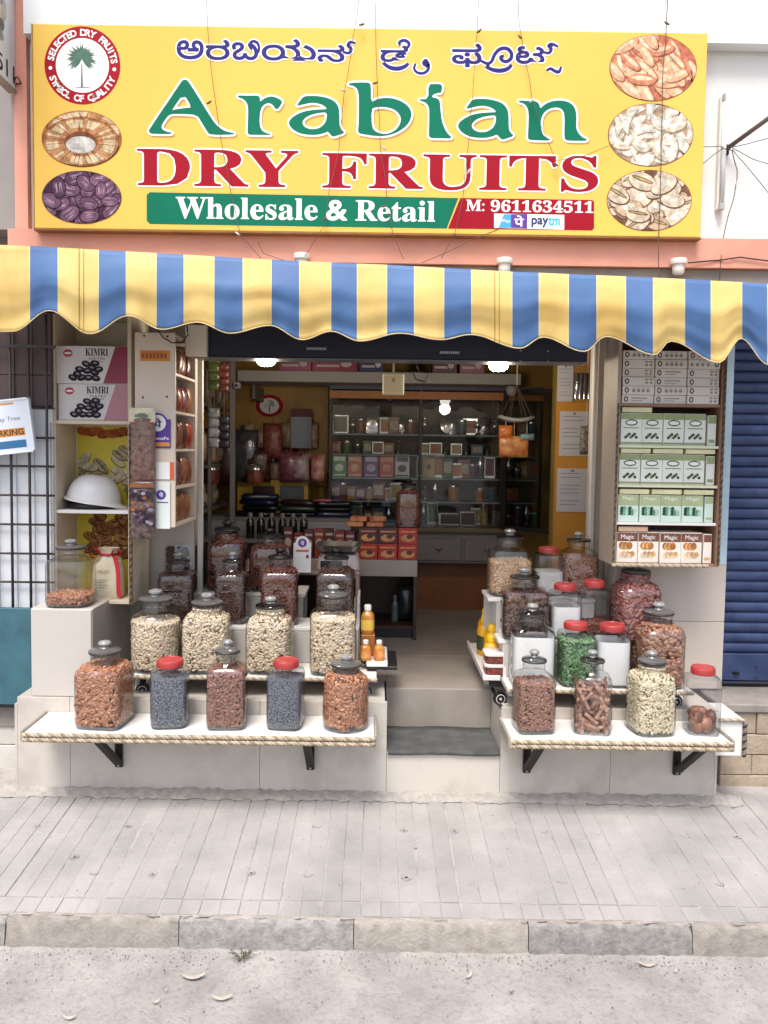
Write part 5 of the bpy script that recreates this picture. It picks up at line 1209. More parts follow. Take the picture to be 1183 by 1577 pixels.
for i in range(10): t = i/9; vs += [(.035+.03*t+.006*math.sin(t*5), -.045-.004*t, .2-.19*t), (.055+.03*t+.006*math.sin(t*5), -.043-.004*t, .2-.19*t)]
m.add(vs, [(2*i, 2*i+1, 2*i+3, 2*i+2) for i in range(9)]); m.build('ribbon_tail', RIB, bg, smooth=True, world=False)
m = MB(); add_text(m, 'FRUIT', -.036, .118, .02, .134, -.0462, 0)
for q in range(4): m.flat(rect(-.036, .05+q*.012, .0+.012*(q % 2), .053+q*.012), -.0462, 0)
m.build('lettering', mat('bag_print', '#8d7f68', .8, 0), bg, world=False)

# ---------------------------------------------------------------- doorway side rack with a white panel
ax0, ax1 = P(208, 700, -.05).x, P(270, 700, -.05).x; az0, az1 = P(240, 812, -.05).z, P(240, 512, -.05).z
sr = thing('packet_rack', 'narrow cream rack of packets facing the doorway, left side', 'rack', (ax0, -.05, az0))
PNL = mat('rack_panel_cream', '#cbbcab', .5, .05, 3)
MB().box(ax0, -.05, az0, ax1, -.034, az1, c=.002).build('front_panel', PNL, sr); MB().box(ax0, -.033, az0, ax0+.012, .34, az1).build('back_panel', PNL, sr)
MB().box(ax0+.013, .325, az0, ax1, .34, az1).build('end_panel', PNL, sr)
nsh = 5
for i in range(nsh+1):
    z = az0+(az1-az0-.016)*i/nsh; MB().box(ax0+.013, -.033, z, ax1-.002, .324, z+.012, c=.001).build('shelf_board', PNL, sr)
m = MB()
for u, v in ((222, 517), (258, 518), (220, 612), (257, 611)):
    p = P(u, v, -.0505); m.flat(ell(p.x, p.z, .005, .005, 10), -.0503, 0)
m.build('screw_hole', INK, sr)
m = MB(); a, b = P(216, 556, -.05), P(262, 540, -.05); m.flat(rect(a.x, a.z, b.x, b.z), -.0504, 0)
for q in range(7): w_ = (b.x-a.x)/8; m.flat(rect(a.x+w_*(q+.4), a.z+.012, a.x+w_*(q+1.1), b.z-.012), -.0508, 1)
m.build('orange_sticker', [mat('sticker_orange', '#c97d2d', .5, .2, 25), mat('sticker_ink', '#8a4a1a', .6, 0)], sr)
VIO = mat('sticker_violet', '#52308a', .45, .05)
pp = thing('payment_card', 'violet and white payment sticker card on the cream rack panel', 'card', P(252, 665, -.052))
a, b = P(238, 690, -.053), P(263, 646, -.053); c_ = P(243, 653, -.053)
m = MB(); m.box(a.x, -.0545, a.z, b.x, -.0525, b.z, 0); m.flat(ell(c_.x, c_.z+.004, .044, .044, 28), -.0552, 0); m.flat(ell(c_.x, c_.z+.004, .036, .036, 28), -.0556, 1); add_text(m, 'पे', c_.x-.016, c_.z-.016, c_.x+.018, c_.z+.024, -.056, 0, off=.03)
add_text(m, 'PhonePe', a.x-.016, a.z+.036, b.x-.008, a.z+.05, -.0552, 1, off=.02); m.flat(rect(a.x+.003, a.z+.008, b.x-.004, a.z+.026), -.0552, 2)
m.build('card', [VIO, PAPER, mat('sticker_amber', '#d58a2e', .5, .1)], pp)
q1 = thing('payment_card', 'white payment card with an orange side band on the cream rack panel', 'card', P(256, 725, -.052)); a, b = P(240, 738, -.053), P(268, 712, -.053)
m = MB(); m.box(a.x, -.0545, a.z, b.x, -.0525, b.z, 0); m.flat(rect(b.x-.018, a.z, b.x, b.z), -.0550, 1); m.build('card', [PAPER, mat('sticker_coral', '#cf5a35', .5, .1)], q1)
q2 = thing('payment_card', 'tall white payment card with a round violet mark at the rack foot', 'card', P(254, 775, -.052)); a, b = P(240, 814, -.056), P(262, 742, -.056)
m = MB(); m.box(a.x, -.0575, a.z, b.x, -.0555, b.z, 0); p = P(248, 762, -.058); m.flat(ell(p.x, p.z, .022, .022, 24), -.058, 1); add_text(m, 'पे', p.x-.009, p.z-.010, p.x+.010, p.z+.012, -.0585, 0, off=.03); m.flat(rect(a.x+.006, p.z-.036, b.x-.008, p.z-.031), -.058, 1)
m.build('card', [mat('card_mint', '#d5ddd6', .6, .04), VIO], q2)
# packets on the side rack shelves (edges seen from the doorway)
PK = [mat('packet_brown', '#5a2a22', .3, .4, 30, .5, 40, c2='#8a4a38'), mat('packet_dark', '#2e1814', .3, .4, 30, .5, 40, c2='#5a3026'), mat('packet_red', '#7a2a20', .3, .4, 25, .5, 40, c2='#a8492f'), mat('packet_plum', '#5d2f3c', .25, .4, 30, .5, 40, c2='#87525f'), mat('packet_tan', '#a06a42', .35, .4, 30, .5, 40, c2='#6a3c24')]
def pillow(m, w, d, h, n=5, puff=.35, mi=0):
    """a sealed packet: flat seams top and bottom, puffed between; local, standing on z=0"""
    k = 10; vs = []
    for j in range(n+1):
        t = j/n; th = d*(.12+(.88)*math.sin(math.pi*t)**puff) if 0 < t < 1 else d*.1
        for i in range(k):
            a = 2*math.pi*i/k; vs.append((w*math.copysign(abs(math.cos(a))**.6, math.cos(a)), th*math.copysign(abs(math.sin(a))**.8, math.sin(a))+random.uniform(-.05, .05)*d, h*t))
    m.add(vs, [(j*k+i, j*k+(i+1) % k, (j+1)*k+(i+1) % k, (j+1)*k+i) for j in range(n) for i in range(k)]+[tuple(range(k))[::-1], tuple(n*k+i for i in range(k))], mi); return m
names5 = ['bottom', 'second', 'third', 'fourth', 'top']
for i in range(nsh):
    z = az0+(az1-az0-.016)*i/nsh+.0125; hgt = (az1-az0)/nsh-.04
    for k_ in range(4):
        m = MB(); pillow(m, .041, .020, hgt*random.uniform(.88, 1.0), 7, .7); o = m.build('snack_packet', PK[(i*2+k_) % 5 if i else 4], smooth=True); o.location = (ax1-.03+random.uniform(-.006, .004), .02+k_*.084, z); o.rotation_euler = (random.uniform(-.04, .04), 0, R(90)+random.uniform(-.12, .12))
        tag(o, f'{["front", "second", "third", "rearmost"][k_]} packet on the {names5[i]} shelf of the doorway packet rack', 'packet', 'packets on the doorway rack')
# strip of hanging packets in front of the rack
hp = PK[3]
zs_ = [P(220, v, -.09).z for v in (830, 742, 632)]
for i, (z, zt2, lab, mm) in enumerate(((zs_[0], zs_[1], 'lower printed packet of the hanging pair in front of the left cabinet', mat('packet_grape', '#7d6a66', .3, .5, 45, .5, 40, c2='#3a2a2c')), (zs_[1]+.003, zs_[2], 'upper pleated packet of the hanging pair in front of the left cabinet', mat('packet_pleat', '#54382f', .25, .4, 50, .5, 40, c2='#7d625a')))):
    x = P(220, 700, -.09).x; t = thing('hanging_packet', lab, 'packet', (x, -.088, z), 0, 'hanging packets'); hgt = zt2-z
    m = MB(); vs = []; k, n = 13, 22; w = .053
    for j in range(n+1):
        tt = j/n; d = .020*math.sin(math.pi*min(1, max(0, tt)))**.4+.002+(.004*math.sin(tt*60) if i else .002*math.sin(tt*25))
        for q in range(k):
            s = q/(k-1)*2-1; vs.append((w*s+.002*math.sin(tt*30), -d*math.cos(s*math.pi/2)**.6, hgt*tt))
    m.add(vs, [(j*k+q, j*k+q+1, (j+1)*k+q+1, (j+1)*k+q) for j in range(n) for q in range(k-1)])
    m.add([(-w, .004, 0), (w, .004, 0), (w, .004, hgt), (-w, .004, hgt)], [(0, 1, 2, 3)]); m.build('pouch', mm, t, smooth=True, world=False)
    if i:
        m = MB(); m.box(-w-.003, -.012, hgt-.055, w+.003, -.006, hgt+.01, 0); m.build('header_card', mat('card_header', '#c6bfa4', .6, .2, 18), t, world=False); m = MB(); m.flat(rect(-w*.6, hgt-.03, w*.5, hgt-.018), -.0125, 0); m.flat(rect(-w, hgt-.055, w, hgt-.05), -.0125, 1); m.build('header_print', [mat('hdr_green', '#51705a', .6, .1), RED], t, world=False)
    else:
        m = MB()
        for q in range(46): m.flat(ell(random.uniform(-.044, .044), hgt*random.uniform(.28, .86), .010, .008, 10), -.0235-q*.00008, (0, 0, 1, 0, 2, 3)[q % 6])
        m.flat(rect(-w, hgt*.90, w, hgt*.98), -.02, 2); m.build('front_print', [hexm('grape_dark', '#352a3c'), hexm('grape_light', '#8d8592'), hexm('grape_amber', '#8a5a3a'), hexm('grape_mid', '#5d4a58')], t, world=False)
wire([(243, 508), (252, 520), (265, 528), (280, 528), (290, 515), (287, 500)], -.07, .003, 'black cable loop hanging in front of the cream rack panel', m_=BLACK)
bm = MB(); a, b = P(285, 548, .08), P(318, 500, .08); bm.box(a.x, .08, a.z, b.x, .119, b.z, c=.003); tag(bm.build('junction_box', OFFW), 'cream junction box at the top left corner of the doorway', 'box')

# ---------------------------------------------------------------- right box cabinet
EY = -.03; ex0, ex1 = P(943, 860, EY).x, P(1108, 860, EY).x; ez = [P(1025, v, EY).z for v in (868, 805, 747, 686, 622)]; ez1 = 2.02
rcab = thing('box_cabinet', 'brown open cabinet of stacked boxes on the cream pillar', 'cabinet', (ex0, EY, ez[0]))
BR = mat('cabinet_brown', '#8d6a55', .55, .15, 8)
MB().box(ex0, EY, ez[0]-.012, ex0+.016, PLY-.002, ez1, c=.002).build('side_panel', mat('cabinet_side_pale', '#a3978a', .5, .1, 5), rcab); MB().box(ex1-.018, EY, ez[0]-.012, ex1, PLY-.002, ez1, c=.002).build('side_panel', BR, rcab)
MB().box(ex0+.017, PLY-.012, ez[0], ex1-.019, PLY-.002, ez1).build('back_panel', mat('cabinet_inside', '#6d4a3a', .6, .15, 6), rcab); MB().box(ex0+.017, EY, ez1-.016, ex1-.019, PLY-.013, ez1).build('top_board', BR, rcab)
for i, z in enumerate(ez): MB().box(ex0+.017, EY+.003, z-.012, ex1-.019, PLY-.013, z, c=.001).build('shelf_board', WHITEB if i in (1,) else (mat('shelf_pale_green', '#cfd3b2', .5, .06) if i in (2, 3) else BR), rcab)
rope('rope_trim', [(ex0-.002, EY-.007, ez[0]-.008), (ex1-.05, EY-.007, ez[0]-.008)], .009, rcab); rope('rope_trim', [(ex0+.004, EY-.006, ez[0]), (ex0+.004, EY-.006, ez[4])], .006, rcab, ROPED); rope('rope_trim', [(ex1-.006, EY-.006, ez[0]), (ex1-.006, EY-.006, ez1)], .006, rcab, ROPED)
# doorway side rack right
DR = thing('packet_rack', 'narrow grey rack of packets facing the doorway, right side', 'rack', (ex0-.02, 0, ez[0]))
GP = mat('rack_panel_grey', '#a8a198', .5, .08, 3)
dx0, dx1 = px0-.055, px0-.002
MB().box(dx0, PLY-.005, P(935, 630, PLY).z, dx1, PLY+.008, 2.19, c=.002).build('front_panel', GP, DR); MB().box(dx1-.006, PLY+.009, ez[0]-.1, dx1, PLY+.10, 2.19).build('back_panel', GP, DR); MB().box(dx0, PLY-.005, ez[0]-.02, dx0+.008, PLY+.008, P(935, 630, PLY).z-.002).build('edge_post', BR, DR)
gpk = [mat('packet_green', '#4f6a3a', .35, .35, 25, c2='#2f4424'), PK[1], mat('packet_grey', '#7b7a78', .35, .3, 25, c2='#4b4a48'), PK[4], mat('packet_olive', '#6a6a3a', .35, .3, 25, c2='#40401f')]
for i in range(5):
    z = ez[0]+.0+i*.115; MB().box(dx0+.009, PLY+.009, z-.008, dx1-.007, PLY+.10, z, c=.001).build('shelf_board', GP, DR)
    m = MB(); pillow(m, .018, .03, .095); o = m.build('snack_packet', gpk[i], smooth=True); o.location = (dx0+.028, PLY+.05, z+.0005)
    tag(o, f'packet on the {names5[i]} shelf of the narrow rack right of the doorway', 'packet', 'packets on the right rack')
# box rows
CWH = mat('carton_white', '#d2ccc4', .45, .06, 4); CEM = mat('carton_emblem', '#3a332f', .6, .1); CTX = mat('carton_mark', '#8f867e', .6, .1)
inx0, inx1 = ex0+.022, ex1-.024; ordn = ['topmost', 'second', 'third', 'fourth', 'fifth', 'sixth']
ch = (P(1025, 540, EY+.01).z-(ez[4]))/6; cw = (inx1-inx0)/3
def carton_mesh(w, h, var):
    body = MB().box(-w/2, 0, 0, w/2, .15, h-.0012, c=.0015); pr_ = MB(); y = -.0004
    pr_.flat(ell(-w*.37 if var != 2 else w*.38, h*.5, h*.25, h*.32, 16), y, 0); pr_.flat(ell(-w*.37 if var != 2 else w*.38, h*.5, h*.12, h*.18, 12), y-.0003, 2)
    if var in (0, 2):
        for q in range(4): pr_.flat(ell((-w*.15+q*w*.15) if var == 0 else (-w*.4+q*w*.17), h*.45, h*.2, h*.2, 12), y, 1); pr_.flat(rect(-w*.2+q*w*.15, h*.75, -w*.1+q*w*.15, h*.80), y, 1)
    elif var == 1: pr_.flat(rect(w*.2, h*.62, w*.30, h*.8), y, 1); pr_.flat(rect(w*.34, h*.62, w*.44, h*.8), y, 1); pr_.flat(ell(w*.25, h*.35, h*.15, h*.15, 10), y, 1); pr_.flat(ell(w*.39, h*.35, h*.15, h*.15, 10), y, 1)
    else: pr_.flat(rect(-w*.2, h*.55, w*.3, h*.68), y, 1); pr_.flat(rect(-w*.2, h*.3, w*.15, h*.38), y, 1)
    return body, pr_
cm = []
for var in range(4):
    b, q = carton_mesh(cw-.004, ch, var); A = b.build('box', CWH); B = q.build('front_print', [CEM, CTX, CWH]); cm.append((A.data, B.data)); bpy.data.objects.remove(A); bpy.data.objects.remove(B)
pick = [[0, 1, 1, 1, 0, 3], [0, 0, 3, 3, 0, 3], [0, 2, 1, 1, 1, 1]]
for c_ in range(3):
    for r_ in range(6):
        t = thing('long_carton', f'white printed carton, {ordn[r_]} of the {["doorway-side", "middle", "shutter-side"][c_]} column on the cabinet top shelf', 'carton', (inx0+cw*(c_+.5), EY+.007+random.uniform(-.004, .006), ez[4]+.0005+ch*(5-r_)), 0, 'long cartons atop the box cabinet')
        d = cm[pick[c_][r_]]; link('box', d[0], t); link('front_print', d[1], t)
# box kinds
def box_kind(w, h, d, kind):
    body = MB().box(-w/2, 0, 0, w/2, d, h, c=.0015); q = MB(); y = -.0004
    if kind == 'olive':
        q.flat(rect(-w*.49, h*.80, w*.49, h*.985), y, 0); q.flat(ell(0, h*.70, w*.30, h*.10, 20), y-.0003, 1); q.flat(ell(0, h*.70, w*.24, h*.06, 20), y-.0006, 3); q.flat(rect(-w*.36, h*.52, w*.36, h*.545), y, 1)
        for k in range(7): q.flat(ell(-w*.26+k*w*.085, h*(.24+.05*(k % 3)), w*.07, h*.05, 10, rot=k*.7), y-.0003-k*.00003, 1 if k % 2 else 2)
        q.flat(rect(-w*.49, h*.03, w*.49, h*.09), y, 0)
    elif kind == 'mint':
        q.flat(rect(-w*.49, h*.60, w*.49, h*.985), y, 0); add_text(q, 'Magic', -w*.3, h*.78, w*.3, h*.93, y-.0004, 3)
        for k in range(16): q.flat(ell(-w*.32+(k % 6)*w*.13, h*(.30+.10*(k//6)), w*.10, h*.06, 10, rot=k*1.1), y-.0003-k*.00003, (1, 2, 4)[k % 3])
    else:
        q.flat(rect(-w*.49, h*.70, w*.49, h*.985), y, 0); add_text(q, 'Magic', -w*.30, h*.74, w*.32, h*.92, y-.0004, 3)
        for k in range(5): q.flat(ell(-w*.25+k*w*.09, h*(.56-.02*(k % 2)), w*.15, h*.12, 14), y-.0003-k*.00003, (1, 2)[k % 2])
        for k in range(6): q.flat(ell(-w*.25+k*w*.10, h*(.24+.05*(k % 2)), w*.12, h*.09, 12), y-.0006-k*.00003, (4, 2)[k % 2])
    return body, q
olive_m = [mat('olive_head', '#8b9668', .45, .1, 8), hexm('olive_print', '#5d7048'), hexm('olive_dark', '#46553a'), PAPER]
mint_m = [mat('mint_head', '#a3ad84', .45, .1, 8), hexm('mint_dark', '#2f5640'), hexm('mint_mid', '#6fa383'), PAPER, hexm('mint_light', '#b5d8c2')]
nut_m = [mat('magic_head', '#6e4433', .45, .1, 8), hexm('magic_nut', '#b5773f'), hexm('magic_nut_b', '#d3a877'), PAPER, hexm('magic_cream', '#dcccae')]
rows = [(0, 'nut', 'brown-topped nut box', 'bottom shelf', mat('box_cream', '#dfd6cb', .45, .05), nut_m, P(1025, 820, EY+.01).z), (1, 'mint', 'pale green printed box', 'second shelf', mat('box_mint', '#c4d6ca', .45, .05), mint_m, P(1025, 762, EY+.01).z), (2, 'olive', 'olive and white box', 'third shelf', mat('box_white', '#d8dad0', .45, .05), olive_m, P(1025, 699, EY+.01).z), (3, 'olive', 'olive and white box', 'fourth shelf', mat('box_white', '#d8dad0'), olive_m, P(1025, 636, EY+.01).z)]
pos4 = ['first', 'second', 'third', 'fourth']
bw_ = (inx1-inx0-.048)/4
for (i, kind, desc, shelf_n, bm_, pm_, zt2) in rows:
    h = zt2-ez[i]-.002; b, q = box_kind(bw_-.003, h, .13, kind); A = b.build('box', bm_); B = q.build('front_print', pm_); da, db = A.data, B.data; bpy.data.objects.remove(A); bpy.data.objects.remove(B)
    for k in range(4):
        t = thing('snack_box', f'{desc} on the cabinet {shelf_n}, {pos4[k]} from the doorway side', 'box', (inx0+bw_*(k+.5), EY+.015+random.uniform(-.006, .006), ez[i]+.0005), random.uniform(-.06, .06), f'{kind} boxes'); link('box', da, t); link('front_print', db, t)
    t = thing('snack_box', f'{desc} turned sideways at the shutter end of the cabinet {shelf_n}', 'box', (inx1-.022, EY+.02, ez[i]+.0005), 0, f'{kind} boxes'); MB().box(-.019, 0, 0, .019, .13, h*.96, c=.0015).build('box', bm_, t, world=False); m = MB(); m.flat(rect(-.017, h*.7, .017, h*.94), -.0004, 0); m.flat(rect(-.013, h*.1, .013, h*.2), -.0004, 2 if i == 0 else 0); m.build('front_print', pm_, t, world=False)
    # boxes lying flat on top of the row
    for k in range(3 if i in (1, 2) else (1 if i in (0, 3) else 0)):
        wq = (inx1-inx0)/3-.012; zf = zt2+.001
        hh_ = min(.022, (ez[i+1]-.013-zf)*.9)
        if hh_ < .008: continue
        o = MB().box(-wq/2, 0, 0, wq/2, .12, hh_, c=.0015).build('flat_box', mat('box_straw', '#cfc9a0', .45, .1, 12) if i else mat('box_kraft', '#b99a80', .5, .1, 12)); o.location = (inx0+(inx1-inx0)*(k+.5)/3, EY+.012, zf+.0005); o.rotation_euler = (0, 0, random.uniform(-.03, .03))
        tag(o, f'flat box lying on the {["brown-topped", "pale green", "olive third-shelf", "olive fourth-shelf"][i]} boxes, {pos4[k]} from the doorway side', 'box', 'flat boxes in the cabinet')
# ---------------------------------------------------------------- shop interior
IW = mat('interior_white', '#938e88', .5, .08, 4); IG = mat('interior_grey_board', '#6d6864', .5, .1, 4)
# ceiling lamps (lit)
LEDM = mat('led_diffuser', '#fff8ec', .5, 0, emit=9.)
for u, v, lab in ((410, 556, 'lit round ceiling lamp near the left of the doorway'), (768, 564, 'lit round ceiling lamp near the right of the doorway')):
    p = P(u, v, .50); L_ = thing('ceiling_lamp', lab, 'lamp', (p.x, .50, p.z-.026), 0, 'ceiling lamps in the shop')
    MB().lathe([(.010, 0), (.030, .003), (.045, .014), (.050, .032), (.050, .04)], 28).build('diffuser', LEDM, L_, smooth=True, world=False)
    MB().lathe([(.054, .0405), (.056, .05), (.056, .075), (.02, .08)], 28).build('housing', IW, L_, smooth=40, world=False)
    MB().tube([(0, 0, .08), (0, 0, 2.22-L_.location.z)], .012, 8).build('stem', IW, L_, smooth=True, world=False)
    ld = bpy.data.lights.new('lamp_light', 'POINT'); ld.energy = 4.2; ld.color = (1, .86, .68); ld.shadow_soft_size = .05
    lo = bpy.data.objects.new('lamp_light', ld); col.objects.link(lo); lo.parent = L_; lo.location = (0, 0, -.04)
# long high shelf with cartons
def zi(v, Y, u=600): return P(u, v, Y).z
def xi(u, Y, v=700): return P(u, v, Y).x
HY = 1.75
hs = thing('high_shelf', 'long pale shelf near the ceiling inside the shop', 'shelf', (0, HY, 2.0)); hz0, hz1 = zi(590, HY), zi(573, HY)
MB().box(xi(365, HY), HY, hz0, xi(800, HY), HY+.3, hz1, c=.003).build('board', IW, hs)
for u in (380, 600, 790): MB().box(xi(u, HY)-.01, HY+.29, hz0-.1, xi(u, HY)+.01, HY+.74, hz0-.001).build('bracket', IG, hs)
for k, (u0, u1, c_, lab) in enumerate(((428, 478, 'packet_mag', 'first'), (479, 549, 'packet_mag2', 'second'), (552, 590, 'packet_navy', 'third'), (664, 702, 'packet_wine', 'fourth'), (706, 744, 'packet_rose', 'fifth'))):
    cc = {'packet_mag': '#8a3a58', 'packet_mag2': '#8a2340', 'packet_navy': '#2b3560', 'packet_wine': '#4a2230', 'packet_rose': '#8c5662'}[c_]
    o = thing('high_carton', f'{lab} coloured carton from the left on the high shelf under the ceiling', 'carton', (xi((u0+u1)/2, HY), HY+.02, hz1+.0005), 0, 'cartons on the high shelf'); w = xi(u1, HY)-xi(u0, HY)
    MB().box(-w/2, 0, 0, w/2, .2, .12, c=.003).build('box', mat(c_, cc, .4, .25, 12), o, world=False); m = MB(); m.flat(rect(-w*.4, .03, w*.1, .045), -.0005, 0); m.flat(ell(w*.25, .05, w*.12, .02, 14), -.0005, 0); m.build('front_print', mat('faded_print', '#b7a9a9', .6, .1), o, world=False)
# beige switch box
SBY = .62; a, b = P(589, 608, SBY), P(623, 575, SBY)
sb_ = thing('fuse_box', 'square beige fuse box hanging below the shutter box', 'box', ((a.x+b.x)/2, SBY, a.z)); MB().box(a.x, SBY, a.z, b.x, SBY+.05, b.z, c=.006).build('case', mat('beige_plastic', '#bdb292', .5, .06), sb_); m = MB(); cx_, cz_ = (a.x+b.x)/2, (a.z+b.z)/2
m.box(a.x+.015, SBY-.002, a.z+.012, b.x-.015, SBY-.0005, b.z-.012, 0, c=.0005); m.build('cover', mat('beige_plastic2', '#aca183', .5, .06), sb_); m = MB(); m.flat([(cx_, cz_+.008), (cx_+.012, cz_+.022), (cx_, cz_+.036), (cx_-.012, cz_+.022)], SBY-.0025, 0); m.build('mark', mat('beige_dark', '#7d745c', .5, .06), sb_)
MB().tube([((a.x+b.x)/2, SBY+.03, b.z), ((a.x+b.x)/2, SBY+.03, 2.22)], .006, 6).build('conduit', IG, sb_)
wire([(640, 560), (645, 572), (660, 575), (655, 588), (640, 584), (636, 570)], .7, .004, 'tangle of black cable beside the beige fuse box', m_=BLACK)
# back wall board (small copy of the name board)
BY = 2.46
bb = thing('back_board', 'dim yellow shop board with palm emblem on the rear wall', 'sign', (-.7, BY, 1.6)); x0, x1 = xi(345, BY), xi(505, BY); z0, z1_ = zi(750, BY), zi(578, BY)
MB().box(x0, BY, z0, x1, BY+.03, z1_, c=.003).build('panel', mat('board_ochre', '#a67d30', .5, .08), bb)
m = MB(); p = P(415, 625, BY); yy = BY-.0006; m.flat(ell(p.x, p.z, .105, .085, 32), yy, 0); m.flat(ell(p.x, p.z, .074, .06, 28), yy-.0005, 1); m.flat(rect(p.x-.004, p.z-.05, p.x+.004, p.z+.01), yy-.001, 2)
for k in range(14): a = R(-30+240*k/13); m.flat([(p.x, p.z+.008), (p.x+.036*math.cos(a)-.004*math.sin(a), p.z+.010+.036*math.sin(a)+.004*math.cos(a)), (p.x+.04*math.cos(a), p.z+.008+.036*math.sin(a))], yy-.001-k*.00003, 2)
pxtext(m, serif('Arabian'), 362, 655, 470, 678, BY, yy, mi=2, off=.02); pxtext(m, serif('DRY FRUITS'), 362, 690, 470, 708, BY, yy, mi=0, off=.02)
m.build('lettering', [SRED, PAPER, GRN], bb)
ab = MB(); a, b = P(448, 690, 2.3), P(480, 632, 2.3); ab.box(a.x, 2.3, a.z, b.x, 2.31, b.z); tag(ab.build('notice_sheet', mat('notice_grey', '#8f93a0', .6, .08, 8)), 'grey-blue notice sheet with a dark red head on the rear wall', 'notice')
MB().box(a.x, 2.2985, b.z-.05, b.x, 2.2995, b.z+.012).build('head_band', mat('notice_red', '#5e2430', .6, .1), bpy.data.objects['notice_sheet'], world=False)
# left dividing post with camera
po = MB(); a = P(358, 700, 1.4); po.box(a.x-.015, 1.4, FZ, a.x+.015, 1.43, 2.2); tag(po.build('wall_post', IG), 'slim grey post inside the shop at the left', 'post')
cc = thing('security_camera', 'small white security camera under the high shelf at the left', 'camera', P(366, 594, 1.38)); p = P(366, 594, 1.38); MB().box(p.x-.02, 1.34, p.z-.02, p.x+.02, 1.40, p.z+.02, c=.006).build('body', IW, cc); o = MB().lathe([(.010, 0), (.010, .004), (.006, .006)], 14).build('lens', BLACK, cc, world=False); o.rotation_euler = (R(90), 0, 0); o.location = (0, -.041, -.002)
cc = thing('security_camera', 'small white dome camera under the high shelf at the right', 'camera', P(788, 600, HY-.02)); MB().lathe([(.012, -.045), (.03, -.03), (.036, -.008), (.036, .02), (.02, .024)], 20).build('dome', IW, cc, smooth=True, world=False); MB().lathe([(.004, -.048), (.010, -.046), (.012, -.043)], 12).build('lens', BLACK, cc, world=False)

# glass cabinet at the back
GY = 2.0; gx0, gx1 = xi(507, GY), xi(835, GY); gz0, gz1 = zi(812, GY), zi(600, GY)
gc = thing('glass_cabinet', 'large dark glazed cabinet of silverware across the back of the shop', 'cabinet', (gx0, GY, gz0))
DM = mat('cabinet_frame_dark', '#2a2622', .45, .2, 10, metal=.2)
MB().box(gx0, GY+.3, gz0, gx1, GY+.32, gz1).build('back_panel', mat('cabinet_back', '#5a4a38', .6, .1), gc)
MB().box(gx0, GY, gz1, gx1, GY+.32, gz1+.03).build('top_board', mat('cabinet_top', '#3a3f55', .5, .1), gc); MB().box(gx0, GY, gz0-.03, gx1, GY+.32, gz0).build('bottom_board', mat('cabinet_sill', '#6b5a48', .5, .1), gc)
MB().box(gx0, GY-.014, gz1-.065, gx1, GY-.004, gz1-.012).build('orange_band', mat('cabinet_orange', '#a8692a', .5, .15, 8), gc)
for x_ in (gx0, xi(645, GY), xi(772, GY), gx1-.02): MB().box(x_, GY-.003, gz0+.001, x_+.02, GY+.02, gz1-.001, c=.002).build('frame_post', DM, gc)
gsz = [gz0+.001, zi(742, GY+.1), zi(708, GY+.1)-.0, zi(657, GY+.1)]
gsz = [gz0+.001, gz0+(gz1-gz0)*.36, gz0+(gz1-gz0)*.68]
for z in gsz[1:]+[gz0+(gz1-gz0)*.19, gz0+(gz1-gz0)*.53]: MB().box(gx0+.021, GY+.025, z-.01, gx1-.021, GY+.295, z, c=.001).build('glass_shelf', mat('green_glass_shelf', '#6d8580', .2, .05), gc)
for x_, x2 in ((gx0+.021, xi(645, GY)-.001), (xi(645, GY)+.021, xi(772, GY)-.001)): MB().box(x_, GY+.004, gz0+.002, x2, GY+.009, gz1-.066).build('pane', PANE, gc)
# open door leaf
hx, hy = xi(774, GY), GY-.02; q = P(852, 815, 1.68); dv_ = Vector((q.x-hx, 1.68-hy, 0)); dl = dv_.length; da_ = math.atan2(dv_.y, dv_.x)
dd = thing('cabinet_door', 'dark framed glass cabinet door standing open at the right', 'door', (hx, hy, gz0), da_)
hgt = gz1-gz0
for x_, x2, z_, z2_ in ((0, .03, 0, hgt), (dl-.03, dl, 0, hgt), (.031, dl-.031, 0, .03), (.031, dl-.031, hgt-.03, hgt)): MB().box(x_, -.01, z_, x2, .01, z2_, c=.002).build('frame_bar', DM, dd, world=False)
MB().box(.031, -.003, .031, dl-.031, .003, hgt-.031).build('pane', glass_mat('dark_pane', (.8, .83, .84), 1.5, .02, .8, 0., .6), dd, world=False)
MB().box(dl-.02, -.02, hgt*.45, dl-.012, -.011, hgt*.55, c=.002).build('handle', mat('bolt_metal', '#9a9ca0', .35, .1, metal=.8), dd, world=False)
SIL = mat('polished_silver', '#b5b2ae', .22, .1, 12, metal=.9); BRS = mat('aged_brass', '#b5854a', .35, .2, 12, metal=.8); COP = mat('copper_bowl', '#a8623e', .4, .2, 12, metal=.6)
rows_ = [gsz[0], gsz[1]+.0005, gsz[2]+.0005]
for k, (u, r_, lab) in enumerate(((573, .105, 'large silver plate leaning at the top of the glass cabinet'), (615, .075, 'silver bowl-shaped plate right of the large plate'), (695, .085, 'silver plate in the right half of the glass cabinet'), (745, .07, 'small silver plate at the far right of the glass cabinet'))):
    o = thing('silver_plate', lab, 'plate', (xi(u, GY+.18), GY+.17, rows_[2]+r_*.97), 0, 'silver plates'); pl = MB(); pl.lathe([(.002, .012), (r_*.6, .010), (r_*.72, .002), (r_, -.008), (r_*1.0, -.004), (r_*.7, .006), (.002, .016)], 36, cap=False); q = pl.build('dish', SIL, o, smooth=50, world=False); q.rotation_euler = (R(78), 0, 0)
fr = thing('framed_picture', 'small framed picture at the top left of the glass cabinet', 'frame', (xi(524, GY+.1), GY+.1, rows_[2])); MB().box(-.06, 0, 0, .06, .015, .135, c=.003).build('frame', SIL, fr, world=False); MB().box(-.048, -.002, .012, .048, -.0005, .123).build('picture', mat('dim_picture', '#6f7058', .5, .2, 20), fr, world=False)
